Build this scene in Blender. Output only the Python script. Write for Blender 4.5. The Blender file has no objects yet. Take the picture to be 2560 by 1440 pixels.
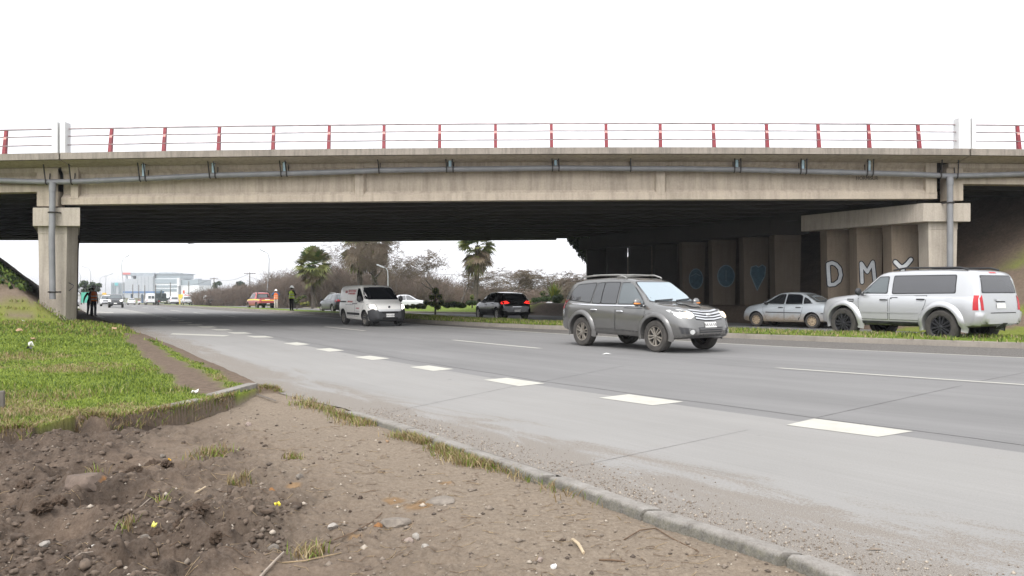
import bpy, bmesh, math, random
import numpy as np
from mathutils import Vector, Matrix
from mathutils.geometry import delaunay_2d_cdt
from mathutils.bvhtree import BVHTree

random.seed(7)
RNG = np.random.default_rng(7)
SC = bpy.context.scene
COL = SC.collection
F, YH, H = 2066.0, 725.0, 1.5          # focal length in photo pixels, horizon row, eye height (m)
R = math.radians


def zr(Y):
    """Long profile of the road: level near the bridge, falling 1.27 % beyond it."""
    Y = np.asarray(Y, float)
    t = np.clip(Y - 40.0, 0, 10)
    z = -0.0127 * (t * t / 20.0 + np.clip(Y - 50.0, 0, 420.0))
    return z if z.ndim else float(z)


def gnd(px, py, dz=0.0):
    """Where the sight line through a photo point meets the road surface (plus dz)."""
    k = (py - YH) / F
    Y = (H - dz) / max(k, 1e-4)
    for _ in range(60):
        Yn = (H - dz - zr(min(Y, 2000))) / max(k, 1e-4)
        Y = 0.5 * Y + 0.5 * min(Yn, 2000)
    return Vector(((px - 1280) / F * Y, Y, zr(Y) + dz))


def at(px, py, Y):
    return Vector(((px - 1280) / F * Y, Y, H - (py - YH) / F * Y))


def colx(px, Y, dz=0.0):
    return Vector(((px - 1280) / F * Y, Y, zr(Y) + dz))


# ---------------------------------------------------------------- objects
def link(o):
    COL.objects.link(o)
    return o


def tag(o, label=None, cat=None, group=None, kind=None):
    if label: o['label'] = label
    if cat: o['category'] = cat
    if group: o['group'] = group
    if kind: o['kind'] = kind
    return o


def empty(name, loc=(0, 0, 0), rz=0.0, parent=None):
    o = bpy.data.objects.new(name, None)
    o.location = loc
    o.rotation_euler = (0, 0, rz)
    o.empty_display_size = 0.3
    if parent is not None: o.parent = parent
    return link(o)


def copy_tree(o, parent=None):
    c = o.copy()
    link(c)
    c.parent = parent
    for ch in list(o.children):
        copy_tree(ch, c)
    return c


def mesh_np(name, V, Fq, mats, parent=None, fm=None, smooth=False, attrs=None, uv=None):
    """Mesh from numpy vertex (n,3) and face (m,k) arrays."""
    V = np.asarray(V, np.float32)
    Fq = np.asarray(Fq, np.int32)
    me = bpy.data.meshes.new(name)
    k = Fq.shape[1]
    me.vertices.add(len(V))
    me.vertices.foreach_set('co', V.ravel())
    me.loops.add(Fq.size)
    me.loops.foreach_set('vertex_index', Fq.ravel())
    me.polygons.add(len(Fq))
    me.polygons.foreach_set('loop_start', np.arange(0, Fq.size, k, dtype=np.int32))
    me.polygons.foreach_set('loop_total', np.full(len(Fq), k, np.int32))
    for m in (mats if isinstance(mats, (list, tuple)) else [mats]):
        me.materials.append(m)
    if fm is not None:
        me.polygons.foreach_set('material_index', np.asarray(fm, np.int32))
    if smooth:
        me.polygons.foreach_set('use_smooth', np.ones(len(Fq), bool))
    me.update(calc_edges=True)
    for an, av in (attrs or {}).items():
        a = me.attributes.new(an, 'FLOAT', 'POINT')
        a.data.foreach_set('value', np.asarray(av, np.float32))
    if uv is not None:
        l = me.uv_layers.new(name='UVMap')
        l.data.foreach_set('uv', np.asarray(uv, np.float32)[Fq.ravel()].ravel())
    o = bpy.data.objects.new(name, me)
    if parent is not None: o.parent = parent
    return link(o)


class MB:
    def __init__(s):
        s.v, s.f, s.m = [], [], []

    def add(s, verts, faces, m=0):
        b = len(s.v)
        s.v += [tuple(p) for p in verts]
        s.f += [tuple(b + i for i in f) for f in faces]
        s.m += [m] * len(faces)

    def box(s, c, d, rz=0.0, m=0, rot=None):
        x, y, z = d[0] / 2, d[1] / 2, d[2] / 2
        M = rot if rot is not None else Matrix.Rotation(rz, 3, 'Z')
        c = Vector(c)
        p = [c + M @ Vector((i * x, j * y, k * z)) for k in (-1, 1) for j in (-1, 1) for i in (-1, 1)]
        s.add(p, [(0, 2, 3, 1), (4, 5, 7, 6), (0, 1, 5, 4), (2, 6, 7, 3), (0, 4, 6, 2), (1, 3, 7, 5)], m)

    def bar(s, a, b, w, h, m=0):
        a, b = Vector(a), Vector(b)
        d = b - a
        L = d.length
        if L < 1e-6: return
        q = d.to_track_quat('X', 'Z').to_matrix()
        s.box((a + b) / 2, (L, w, h), rot=q, m=m)

    def tube(s, pts, rad, n=6, m=0, cap=True):
        pts = [Vector(p) for p in pts]
        if not hasattr(rad, '__len__'): rad = [rad] * len(pts)
        rings, ref = [], None
        for i, p in enumerate(pts):
            d = (pts[min(i + 1, len(pts) - 1)] - pts[max(i - 1, 0)])
            d.normalize()
            if ref is None:
                ref = d.orthogonal().normalized()
            else:
                ref = (ref - d * ref.dot(d))
                ref = ref.normalized() if ref.length > 1e-5 else d.orthogonal().normalized()
            e = d.cross(ref)
            rings.append([p + (ref * math.cos(2 * math.pi * k / n) + e * math.sin(2 * math.pi * k / n)) * rad[i] for k in range(n)])
        V = [q for r in rings for q in r]
        Fc = []
        for i in range(len(rings) - 1):
            for k in range(n):
                a, b = i * n + k, i * n + (k + 1) % n
                Fc.append((a, b, b + n, a + n))
        if cap:
            Fc.append(tuple(reversed(range(n))))
            Fc.append(tuple((len(rings) - 1) * n + k for k in range(n)))
        s.add(V, Fc, m)

    def prism(s, poly, d0, d1, axis='y', m=0):
        """poly in the plane across `axis`, run from d0 to d1 along it."""
        n = len(poly)
        def P(p, d):
            return {'y': (p[0], d, p[1]), 'x': (d, p[0], p[1]), 'z': (p[0], p[1], d)}[axis]
        V = [P(p, d0) for p in poly] + [P(p, d1) for p in poly]
        Fc = [tuple(range(n)), tuple(reversed(range(n, 2 * n)))]
        Fc += [(i, i + n, (i + 1) % n + n, (i + 1) % n) for i in range(n)]
        s.add(V, Fc, m)

    def lathe(s, prof, n=24, axis='y', c=(0, 0, 0), m=0):
        """prof: (radius, along) pairs, closed in itself."""
        V, Fc = [], []
        for k in range(n):
            a = 2 * math.pi * k / n
            for r, t in prof:
                p = {'y': (r * math.cos(a), t, r * math.sin(a)), 'z': (r * math.cos(a), r * math.sin(a), t),
                     'x': (t, r * math.cos(a), r * math.sin(a))}[axis]
                V.append((p[0] + c[0], p[1] + c[1], p[2] + c[2]))
        q = len(prof)
        for k in range(n):
            for i in range(q - 1):
                a, b = k * q + i, ((k + 1) % n) * q + i
                Fc.append((a, b, b + 1, a + 1))
        s.add(V, Fc, m)

    def ball(s, c, r, nu=10, nv=7, m=0, zmin=-1.0):
        r = r if hasattr(r, '__len__') else (r, r, r)
        prof = []
        for j in range(nv + 1):
            t = -math.pi / 2 + math.pi * j / nv
            prof.append((math.cos(t), max(math.sin(t), zmin)))
        V, Fc = [], []
        for k in range(nu):
            a = 2 * math.pi * k / nu
            for q, z in prof:
                V.append((c[0] + r[0] * q * math.cos(a), c[1] + r[1] * q * math.sin(a), c[2] + r[2] * z))
        q = nv + 1
        for k in range(nu):
            for i in range(nv):
                a, b = k * q + i, ((k + 1) % nu) * q + i
                Fc.append((a, b, b + 1, a + 1))
        s.add(V, Fc, m)

    def build(s, name, mats, parent=None, smooth=None, fix=True, bevel=0):
        me = bpy.data.meshes.new(name)
        me.from_pydata(s.v, [], s.f)
        for mm in (mats if isinstance(mats, (list, tuple)) else [mats]):
            me.materials.append(mm)
        if len(set(s.m)) > 1 or (s.m and s.m[0]):
            me.polygons.foreach_set('material_index', np.asarray(s.m, np.int32))
        me.update()
        if fix or bevel:
            bm = bmesh.new()
            bm.from_mesh(me)
            bmesh.ops.remove_doubles(bm, verts=bm.verts, dist=1e-5)
            bmesh.ops.recalc_face_normals(bm, faces=bm.faces)
            if bevel:
                ed = [e for e in bm.edges if len(e.link_faces) == 2 and e.calc_face_angle(0) > R(30)]
                bmesh.ops.bevel(bm, geom=ed, offset=bevel, segments=2, profile=0.6, affect='EDGES', clamp_overlap=True)
            bm.to_mesh(me)
            bm.free()
        if smooth:
            me.polygons.foreach_set('use_smooth', np.ones(len(me.polygons), bool))
            me.set_sharp_from_angle(angle=R(smooth))
        me.update()
        o = bpy.data.objects.new(name, me)
        if parent is not None: o.parent = parent
        return link(o)


# ---------------------------------------------------------------- numpy noise
def vnoise(x, y, seed=0):
    xi, yi = np.floor(x).astype(np.int64), np.floor(y).astype(np.int64)
    fx, fy = x - xi, y - yi
    fx, fy = fx * fx * (3 - 2 * fx), fy * fy * (3 - 2 * fy)
    def h(a, b):
        n = (a * 374761393 + b * 668265263 + seed * 974634521) & 0xFFFFFFFF
        n = ((n ^ (n >> 13)) * 1274126177) & 0xFFFFFFFF
        return ((n ^ (n >> 16)) & 0xFFFF) / 65535.0
    a, b, c, d = h(xi, yi), h(xi + 1, yi), h(xi, yi + 1), h(xi + 1, yi + 1)
    return (a * (1 - fx) + b * fx) * (1 - fy) + (c * (1 - fx) + d * fx) * fy


def fbm(x, y, oct=4, seed=0, gain=0.5):
    s, a, t = 0.0, 1.0, 0.0
    for i in range(oct):
        s = s + a * vnoise(x * 2 ** i + 17.3 * i, y * 2 ** i - 9.1 * i, seed + i)
        t += a
        a *= gain
    return s / t


def sstep(a, b, x):
    t = np.clip((x - a) / (b - a), 0, 1)
    return t * t * (3 - 2 * t)


# ---------------------------------------------------------------- materials
class NT:
    def __init__(s, name):
        s.mat = bpy.data.materials.new(name)
        s.mat.use_nodes = True
        s.n = s.mat.node_tree.nodes
        s.l = s.mat.node_tree.links
        s.b = s.n['Principled BSDF']
        s.out = s.n['Material Output']
        s._c = None

    def new(s, t, **kw):
        n = s.n.new(t)
        for k, v in kw.items(): setattr(n, k, v)
        return n

    def coord(s, kind='Object', scale=(1, 1, 1)):
        if s._c is None: s._c = s.new('ShaderNodeTexCoord')
        if tuple(scale) == (1, 1, 1): return s._c.outputs[kind]
        m = s.new('ShaderNodeMapping')
        m.inputs['Scale'].default_value = scale
        s.l.new(s._c.outputs[kind], m.inputs[0])
        return m.outputs[0]

    def noise(s, scale, detail=4, rough=0.55, vec=None, dist=0.0):
        n = s.new('ShaderNodeTexNoise')
        n.inputs['Scale'].default_value = scale
        n.inputs['Detail'].default_value = detail
        n.inputs['Roughness'].default_value = rough
        n.inputs['Distortion'].default_value = dist
        s.l.new(vec if vec is not None else s.coord(), n.inputs['Vector'])
        return n.outputs['Fac']

    def ramp(s, fac, stops):
        r = s.new('ShaderNodeValToRGB')
        e = r.color_ramp.elements
        while len(e) < len(stops): e.new(0.5)
        for i, (p, c) in enumerate(stops):
            e[i].position = p
            e[i].color = (c, c, c, 1) if not hasattr(c, '__len__') else tuple(c) + (1,)
        s.l.new(fac, r.inputs[0])
        return r.outputs[0]

    def mix(s, fac, a, b, mode='MIX'):
        m = s.new('ShaderNodeMix', data_type='RGBA', blend_type=mode)
        for sock, val in ((m.inputs[0], fac), (m.inputs[6], a), (m.inputs[7], b)):
            if isinstance(val, (int, float)):
                sock.default_value = val if sock == m.inputs[0] else (val, val, val, 1)
            elif isinstance(val, (tuple, list)):
                sock.default_value = tuple(val) + (1,)
            else:
                s.l.new(val, sock)
        return m.outputs[2]

    def math(s, op, a, b=0.0):
        m = s.new('ShaderNodeMath', operation=op)
        for i, val in enumerate((a, b)):
            if isinstance(val, (int, float)): m.inputs[i].default_value = val
            else: s.l.new(val, m.inputs[i])
        return m.outputs[0]

    def attr(s, name):
        return s.new('ShaderNodeAttribute', attribute_name=name).outputs['Fac']

    def sep(s, vec):
        n = s.new('ShaderNodeSeparateXYZ')
        s.l.new(vec, n.inputs[0])
        return n.outputs

    def bump(s, h, strength=0.3, dist=0.02):
        b = s.new('ShaderNodeBump')
        b.inputs['Strength'].default_value = strength
        b.inputs['Distance'].default_value = dist
        s.l.new(h, b.inputs['Height'])
        s.l.new(b.outputs[0], s.b.inputs['Normal'])

    def set(s, color=None, rough=None, metal=None, spec=None, coat=None, emit=None, estr=None):
        for key, v in (('Base Color', color), ('Roughness', rough), ('Metallic', metal), ('Specular IOR Level', spec),
                       ('Coat Weight', coat), ('Emission Color', emit), ('Emission Strength', estr)):
            if v is None: continue
            sock = s.b.inputs[key]
            if isinstance(v, (int, float)): sock.default_value = v
            elif isinstance(v, (tuple, list)): sock.default_value = tuple(v) + (1,)
            else: s.l.new(v, sock)
        return s.mat


def flat(name, c, rough=0.6, metal=0.0, var=0.12, scale=6.0, spec=0.5, coat=0.0, emit=None, estr=0.0, bump=0.0):
    """A base colour with a little uneven tone to it."""
    t = NT(name)
    if var:
        f = t.noise(scale, 5)
        lo, hi = tuple(x * (1 - var) for x in c), tuple(min(1, x * (1 + var)) for x in c)
        col = t.ramp(f, [(0.3, lo), (0.7, hi)])
        if bump: t.bump(f, bump, 0.01)
    else:
        col = c
    return t.set(color=col, rough=rough, metal=metal, spec=spec, coat=coat, emit=emit, estr=estr)


def concrete(name, c, stain=0.5, streak=0.5, scale=1.0, rough=0.9):
    """Cast concrete: broad blotches, vertical run-off streaks, pits."""
    t = NT(name)
    big = t.noise(0.7 * scale, 5, 0.6)
    fine = t.noise(14 * scale, 6, 0.7)
    st = t.noise(1.6 * scale, 5, 0.65, t.coord('Object', (3.2, 3.2, 0.28)))
    dk = tuple(x * (1 - 0.45 * stain) for x in c)
    lt = tuple(min(1, x * (1 + 0.22 * stain)) for x in c)
    col = t.ramp(big, [(0.3, dk), (0.5, c), (0.72, lt)])
    col = t.mix(t.math('MULTIPLY', t.ramp(st, [(0.45, 0.0), (0.68, 1.0)]), 0.75 * streak), col, tuple(x * 0.42 for x in c))
    col = t.mix(0.30, col, t.ramp(fine, [(0.25, tuple(x * 0.55 for x in c)), (0.75, tuple(min(1, x * 1.35) for x in c))]))
    t.bump(fine, 0.25, 0.01)
    return t.set(color=col, rough=rough, spec=0.25)


def paint(name, c, metal=0.0, dirt=0.35, dirtc=(0.17, 0.13, 0.09), rough=0.28, zlo=0.25, zhi=0.75, flake=0.0):
    """Car paint with a clear coat; road dirt splashed on it up to about sill height."""
    t = NT(name)
    z = t.sep(t.coord())[2]
    n = t.noise(3.5, 5, 0.65)
    edge = t.math('ADD', z, t.math('MULTIPLY', t.math('SUBTRACT', n, 0.5), 0.5))
    m = t.new('ShaderNodeMapRange')
    m.inputs['From Min'].default_value, m.inputs['From Max'].default_value = zhi, zlo
    t.l.new(edge, m.inputs['Value'])
    fac = t.math('MULTIPLY', m.outputs[0], dirt)
    film = t.math('MULTIPLY', t.ramp(t.noise(1.3, 4), [(0.4, 0.0), (0.8, 1.0)]), 0.12 * min(1, dirt * 2))
    fac = t.math('MAXIMUM', fac, film)
    col = t.mix(fac, c, dirtc)
    rg = t.math('ADD', t.math('MULTIPLY', fac, 0.6), rough)
    t.set(color=col, rough=rg, metal=metal, coat=0.6)
    t.b.inputs['Coat Roughness'].default_value = 0.06
    return t.mat


def leafmat(name, c1, c2, rough=0.6, scale=1.2):
    t = NT(name)
    f = t.noise(scale, 3)
    oi = t.noise(9.0, 2)
    col = t.mix(0.5, t.ramp(f, [(0.35, c1), (0.65, c2)]), t.ramp(oi, [(0.35, c1), (0.65, c2)]))
    t.set(color=col, rough=rough, spec=0.3)
    return t.mat


# ---------------------------------------------------------------- camera, light, sky
cam = bpy.data.cameras.new('camera')
cam.sensor_fit = 'HORIZONTAL'
cam.sensor_width = 36.0
cam.lens = 36.0 * F / 2560.0
cam.shift_y = (YH - 720.0) / 2560.0
cam.clip_start, cam.clip_end = 0.1, 5000
co = link(bpy.data.objects.new('camera', cam))
co.location = (0, 0, H)
co.rotation_euler = (R(90), 0, 0)
SC.camera = co

SUN_EL, SUN_AZ = 52.0, 200.0            # azimuth clockwise from +Y: high, behind the camera
w = bpy.data.worlds.new('World')
SC.world = w
w.use_nodes = True
nt = w.node_tree
bg = nt.nodes['Background']
sky = nt.nodes.new('ShaderNodeTexSky')
sky.sky_type = 'NISHITA'
sky.sun_disc = False
sky.sun_elevation = R(SUN_EL)
sky.sun_rotation = R(SUN_AZ)
sky.air_density, sky.dust_density, sky.ozone_density = 1.0, 0.8, 1.0
hs = nt.nodes.new('ShaderNodeHueSaturation')    # a closed cloud sheet: next to no blue left
hs.inputs['Saturation'].default_value = 0.10
hs.inputs['Value'].default_value = 1.0
nt.links.new(sky.outputs[0], hs.inputs['Color'])
tc = nt.nodes.new('ShaderNodeTexCoord')
sx_ = nt.nodes.new('ShaderNodeSeparateXYZ')
nt.links.new(tc.outputs['Generated'], sx_.inputs[0])
cr = nt.nodes.new('ShaderNodeValToRGB')         # overcast: the zenith about three times as bright as the horizon
el = cr.color_ramp.elements
prof = [(0.0, 0.74), (0.122, 0.78), (0.21, 0.98), (0.33, 1.25), (0.5, 1.7), (0.71, 2.0), (0.87, 2.2), (1.0, 2.6)]
while len(el) < len(prof): el.new(0.5)
for e_, (p_, v_) in zip(el, prof):
    e_.position = p_
    e_.color = (v_ / 2.6, v_ / 2.6, v_ / 2.6 * (1.06 if p_ < 0.15 else 1.0), 1)
nt.links.new(sx_.outputs[2], cr.inputs[0])
mx = nt.nodes.new('ShaderNodeMix'); mx.data_type = 'RGBA'; mx.blend_type = 'MULTIPLY'; mx.inputs[0].default_value = 1
vm = nt.nodes.new('ShaderNodeVectorMath'); vm.operation = 'SCALE'; vm.inputs['Scale'].default_value = 2.6
nt.links.new(hs.outputs[0], mx.inputs[6]); nt.links.new(cr.outputs[0], mx.inputs[7])
nt.links.new(mx.outputs[2], vm.inputs[0]); nt.links.new(vm.outputs[0], bg.inputs['Color'])
bg.inputs['Strength'].default_value = 0.15
sun = bpy.data.lights.new('sun', 'SUN')
sun.energy = 0.8
sun.angle = R(18)
sun.color = (1.0, 0.97, 0.92)
so = link(bpy.data.objects.new('sun', sun))
d = Vector((math.sin(R(SUN_AZ)) * math.cos(R(SUN_EL)), math.cos(R(SUN_AZ)) * math.cos(R(SUN_EL)), math.sin(R(SUN_EL))))
so.rotation_euler = (-d).to_track_quat('-Z', 'Y').to_euler()
so.location = d * 60
vs = SC.view_settings
vs.view_transform, vs.look, vs.exposure, vs.gamma = 'Standard', 'None', 0.92, 1.0
try:
    SC.cycles.use_denoising = True
    SC.cycles.max_bounces = 6
    SC.cycles.diffuse_bounces = 3
    SC.cycles.volume_bounces = 0
    SC.cycles.transparent_max_bounces = 8
    SC.cycles.sample_clamp_indirect = 6
except Exception:
    pass
# ================================================================ GROUND, ROADS
def polyX(pts, far=-0.528, near=None):
    """Turn road points into X as a smooth function of Y, run on straight at both ends."""
    P = sorted([(p[1], p[0]) for p in pts])
    ys, xs = np.array([p[0] for p in P]), np.array([p[1] for p in P])
    s0 = near if near is not None else (xs[1] - xs[0]) / (ys[1] - ys[0])
    ys = np.concatenate([[ys[0] - 40], ys, [ys[-1] + 900]])
    xs = np.concatenate([[xs[0] - 40 * s0], xs, [xs[-1] + 900 * far]])
    def f(Y):
        Y = np.asarray(Y, float)
        r = np.maximum(Y * 0.06, 0.25)
        out = sum(np.interp(Y + r * k, ys, xs) for k in (-1.0, -0.5, 0, 0.5, 1.0)) / 5
        return out if out.ndim else float(out)
    return f


kerb_px = [(2200, 1440), (2000, 1360), (1640, 1260), (1380, 1180), (1200, 1120), (1050, 1062), (860, 1020)]
edge_px = [(625, 960), (560, 925), (490, 895), (440, 870), (350, 835), (300, 815), (240, 795), (203, 783), (187, 772)]
XA = polyX([gnd(*p) for p in kerb_px + [(725, 992)] + edge_px])
blk_px = [(2120, 1071), (1600, 999), (1285, 955), (1080, 920), (930, 895), (823, 875), (741, 860), (676, 847),
          (625, 837), (581, 829.5), (545, 823), (512, 816), (481, 811), (459, 806)]
XB = polyX([gnd(*p) for p in blk_px])
XC = polyX([gnd(*p) for p in [(2560, 962), (1935, 920), (1345, 871), (1132, 850), (914, 827), (814, 817), (699, 806), (645, 800.5)]])
XE = polyX([gnd(*p) for p in [(2560, 894), (1920, 865), (1410, 835), (1080, 814), (850, 796), (560, 777)]])
XF = polyX([gnd(p[0], p[1], 0.15) for p in [(2560, 857), (1920, 837), (1400, 814), (1080, 802), (850, 784), (560, 768)]])
XG = polyX([gnd(p[0], p[1], 0.15) for p in [(2560, 844), (1920, 829.5), (1400, 807)]] + [Vector((XF(Y) + 2.4, Y, 0)) for Y in (42, 50, 60, 80)])
XJ = polyX([Vector((x, y, 0)) for y, x in [(20, 24), (28, 16.2), (33.3, 13.0), (38, 10.0), (44, 6.0), (52, 1.0), (56, -1.6), (58.5, -3.6), (60.5, -7.6), (66, -11.5), (99, -25), (150, -51)]])

kf = [gnd(*p) for p in [(2090, 1440), (1990, 1395), (1600, 1275), (1380, 1195), (1180, 1130), (1020, 1075), (930, 1045)]]
XK = polyX([Vector((p.x, p.y, 0)) for p in kf] + [Vector((-2.2, 10.35, 0)), Vector((-3.0, 11.3, 0))], far=-1.0)   # front top edge of the kerb
def road_edge(Y):
    Y = np.asarray(Y, float)
    return np.where(Y < 10.3, XK(Y) + 0.125, XA(Y))


YS = np.concatenate([np.arange(2.5, 14, 0.25), np.arange(14, 60, 0.75), np.geomspace(60, 900, 60)])


def strip_arrays(fa, fb, ys, n=4, dz=0.0, za=None):
    xa, xb = fa(ys), fb(ys)
    t = np.linspace(0, 1, n + 1)
    X = xa[:, None] * (1 - t) + xb[:, None] * t
    Yg = np.repeat(ys[:, None], n + 1, 1)
    Z = np.repeat(zr(ys)[:, None] + dz, n + 1, 1)
    V = np.stack([X, Yg, Z], -1).reshape(-1, 3)
    L = np.concatenate([[0], np.cumsum(np.hypot(np.diff(ys), np.diff((xa + xb) / 2)))])
    UV = np.stack([np.repeat(L[:, None], n + 1, 1), np.repeat(t[None], len(ys), 0)], -1).reshape(-1, 2)
    i, j = np.meshgrid(np.arange(len(ys) - 1), np.arange(n), indexing='ij')
    a = (i * (n + 1) + j).ravel()
    Fq = np.stack([a, a + 1, a + n + 2, a + n + 1], -1)
    return V, Fq, UV


def strips(name, parts, mats, ys=YS):
    Vs, Fs, Us, Ms, b = [], [], [], [], 0
    for fa, fb, n, dz, mi in parts:
        V, Fq, U = strip_arrays(fa, fb, ys, n, dz)
        Vs.append(V); Fs.append(Fq + b); Us.append(U); Ms.append(np.full(len(Fq), mi))
        b += len(V)
    return mesh_np(name, np.concatenate(Vs), np.concatenate(Fs), mats, fm=np.concatenate(Ms), uv=np.concatenate(Us))


def road_mat(name, c, dusty=0.0, track=0.3, width=4.0):
    """Worn concrete road: long wheel-polished streaks, speckle, patches of washed-in grit by the kerb."""
    t = NT(name)
    uv = t.coord('UV')
    sx = t.sep(uv)
    long_ = t.noise(1.0, 5, 0.6, t.coord('UV', (0.10, 5.0, 1)))
    streak = t.noise(1.0, 4, 0.7, t.coord('UV', (0.5, 60.0, 1)))
    big = t.noise(0.35, 5, 0.6)
    fine = t.noise(60, 4, 0.8)
    col = t.ramp(long_, [(0.3, tuple(x * (1 - track) for x in c)), (0.7, tuple(x * (1 + track * 0.6) for x in c))])
    col = t.mix(0.35, col, t.ramp(big, [(0.3, tuple(x * 0.78 for x in c)), (0.7, tuple(x * 1.2 for x in c))]))
    col = t.mix(0.25, col, t.ramp(streak, [(0.3, tuple(x * 0.75 for x in c)), (0.7, tuple(x * 1.2 for x in c))]))
    col = t.mix(0.22, col, t.ramp(fine, [(0.3, tuple(x * 0.5 for x in c)), (0.7, tuple(x * 1.5 for x in c))]))
    rgh = 0.85
    if dusty:
        m = t.new('ShaderNodeMapRange')
        m.inputs['From Min'].default_value, m.inputs['From Max'].default_value = 0.42, 0.0
        t.l.new(sx[1], m.inputs['Value'])
        pat = t.noise(1.0, 6, 0.72, t.coord('UV', (0.55, 9.0, 1)), 0.6)
        spk = t.noise(38, 5, 0.85)
        a = t.math('ADD', t.math('MULTIPLY', pat, 0.66), t.math('MULTIPLY', spk, 0.62))
        a = t.math('ADD', a, t.math('MULTIPLY', m.outputs[0], 0.30))
        fac = t.math('MULTIPLY', t.ramp(a, [(0.76, 0.0), (0.82, 1.0)]), dusty)
        grit = t.ramp(t.noise(120, 3, 0.9), [(0.35, (0.085, 0.072, 0.060)), (0.52, (0.19, 0.165, 0.14)), (0.70, (0.42, 0.39, 0.35))])
        col = t.mix(fac, col, grit)
    oil = t.ramp(t.noise(1.0, 5, 0.65, t.coord('UV', (0.22, 2.6, 1)), 0.4), [(0.60, 0.0), (0.78, 0.55)])
    col = t.mix(oil, col, tuple(x * 0.62 for x in c))
    spot = t.ramp(t.noise(2.2, 3, 0.5), [(0.72, 0.0), (0.76, 0.5)])
    col = t.mix(spot, col, tuple(x * 0.55 for x in c))
    t.bump(fine, 0.15, 0.004)
    return t.set(color=col, rough=rgh, spec=0.3)


M_lane0 = road_mat('worn_concrete', (0.245, 0.236, 0.224), 0.9, 0.16)
M_lane1 = road_mat('grey_concrete', (0.178, 0.173, 0.169), 0, 0.42)
M_far = road_mat('far_concrete', (0.16, 0.157, 0.155), 0, 0.25)
t = NT('road_paint')
w1, w2 = t.noise(3.0, 6, 0.75), t.noise(40, 5, 0.8)
wm = t.ramp(t.math('ADD', t.math('MULTIPLY', w1, 0.6), t.math('MULTIPLY', w2, 0.5)), [(0.60, 0.0), (0.70, 0.75)])
M_mark = t.set(color=t.mix(wm, t.ramp(w1, [(0.3, (0.37, 0.355, 0.31)), (0.7, (0.49, 0.475, 0.42))]), (0.24, 0.23, 0.215)), rough=0.8)
M_joint = flat('joint_tar', (0.060, 0.056, 0.053), 0.9)
t = NT('gravel'); g1 = t.noise(28, 5, 0.85)
t.bump(g1, 0.8, 0.03)
M_gravel = t.set(color=t.ramp(g1, [(0.3, (0.045, 0.042, 0.04)), (0.5, (0.13, 0.12, 0.11)), (0.7, (0.30, 0.28, 0.26))]), rough=0.95, spec=0.2)
M_kerb = concrete('kerb_concrete', (0.23, 0.205, 0.175), 0.7, 0.3, 2.0)
t = NT('turf')
n1, n2, n3 = t.noise(0.6, 5, 0.65), t.noise(9, 5, 0.7), t.noise(70, 3, 0.8)
gc = t.ramp(n2, [(0.28, (0.062, 0.098, 0.016)), (0.5, (0.115, 0.165, 0.022)), (0.72, (0.19, 0.23, 0.045))])
gc = t.mix(t.ramp(n1, [(0.52, 0.0), (0.72, 0.55)]), gc, (0.20, 0.17, 0.075))
t.bump(n3, 0.6, 0.03)
M_turf = t.set(color=gc, rough=0.95, spec=0.15)
t = NT('far_field')
M_field = t.set(color=t.ramp(t.noise(0.05, 6, 0.6), [(0.35, (0.075, 0.085, 0.035)), (0.65, (0.14, 0.12, 0.075))]), rough=1.0, spec=0.1)

# the ground as one sheet out past everything, just under the roads and verges
gy = np.concatenate([np.linspace(-30, 60, 24), np.geomspace(64, 1500, 30)])
gx = np.linspace(-1, 1, 41)
gx = np.sign(gx) * np.abs(gx) ** 1.6 * 900
X, Yg = np.meshgrid(gx, gy)
V = np.stack([X, Yg, zr(np.maximum(Yg, 0)) - 0.45], -1).reshape(-1, 3)
i, j = np.meshgrid(np.arange(len(gy) - 1), np.arange(len(gx) - 1), indexing='ij')
a = (i * len(gx) + j).ravel()
tag(mesh_np('ground', V, np.stack([a, a + 1, a + len(gx) + 1, a + len(gx)], -1), M_field), kind='structure')

tag(strips('road', [(road_edge, XB, 8, 0, 0), (XB, XC, 4, 0, 1), (XC, XE, 5, 0, 1)], [M_lane0, M_lane1]), kind='structure')
tag(strips('road_shoulder', [(lambda Y: XE(Y) + 0.0, XF, 3, -0.004, 0)], [M_gravel]), kind='structure')
YF = YS[YS > 14]
tag(strips('far_road', [(lambda Y: XG(Y) + 0.12, XJ, 6, 0.0, 0)], [M_far], YF), kind='structure')


def kerb_arrays(f, side, ys, h=0.15, w=0.16):
    """Kerb along f(Y): upstand face on f, top running to f + side*w."""
    x, z = f(ys), zr(ys)
    jit = (vnoise(ys * 1.7, ys * 0 + 3, 5) - 0.5) * 0.03
    prof = [(0, -0.2), (0, h - 0.025), (0.025 * side, h), (w * side, h), (w * side, -0.2)]
    V = np.concatenate([np.stack([x + p[0] + jit, ys, z + p[1] + jit * 0.5], -1)[:, None] for p in prof], 1).reshape(-1, 3)
    n = len(prof)
    i, j = np.meshgrid(np.arange(len(ys) - 1), np.arange(n - 1), indexing='ij')
    a = (i * n + j).ravel()
    return V, np.stack([a, a + n, a + n + 1, a + 1] if side > 0 else [a, a + 1, a + n + 1, a + n], -1)


YK = np.concatenate([np.arange(14, 70, 0.3), np.geomspace(70, 500, 50)])
for f, s, dx in ((XF, 1, 0), (XG, -1, 0.12)):
    V, Fq = kerb_arrays(lambda Y, f=f, dx=dx: f(Y) + dx, s, YK)
    tag(mesh_np('kerb', V, Fq, M_kerb), kind='structure')
V, Fq = kerb_arrays(XJ, 1, np.arange(53, 140, 0.5), 0.13, 0.18)
tag(mesh_np('kerb', V, Fq, M_kerb), kind='structure')
YA = np.concatenate([np.arange(27, 60, 0.4), np.geomspace(60, 400, 40)])
V, Fq = kerb_arrays(XA, -1, YA, 0.06, 0.2)
tag(mesh_np('kerb', V, Fq, M_kerb), kind='structure')

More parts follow.
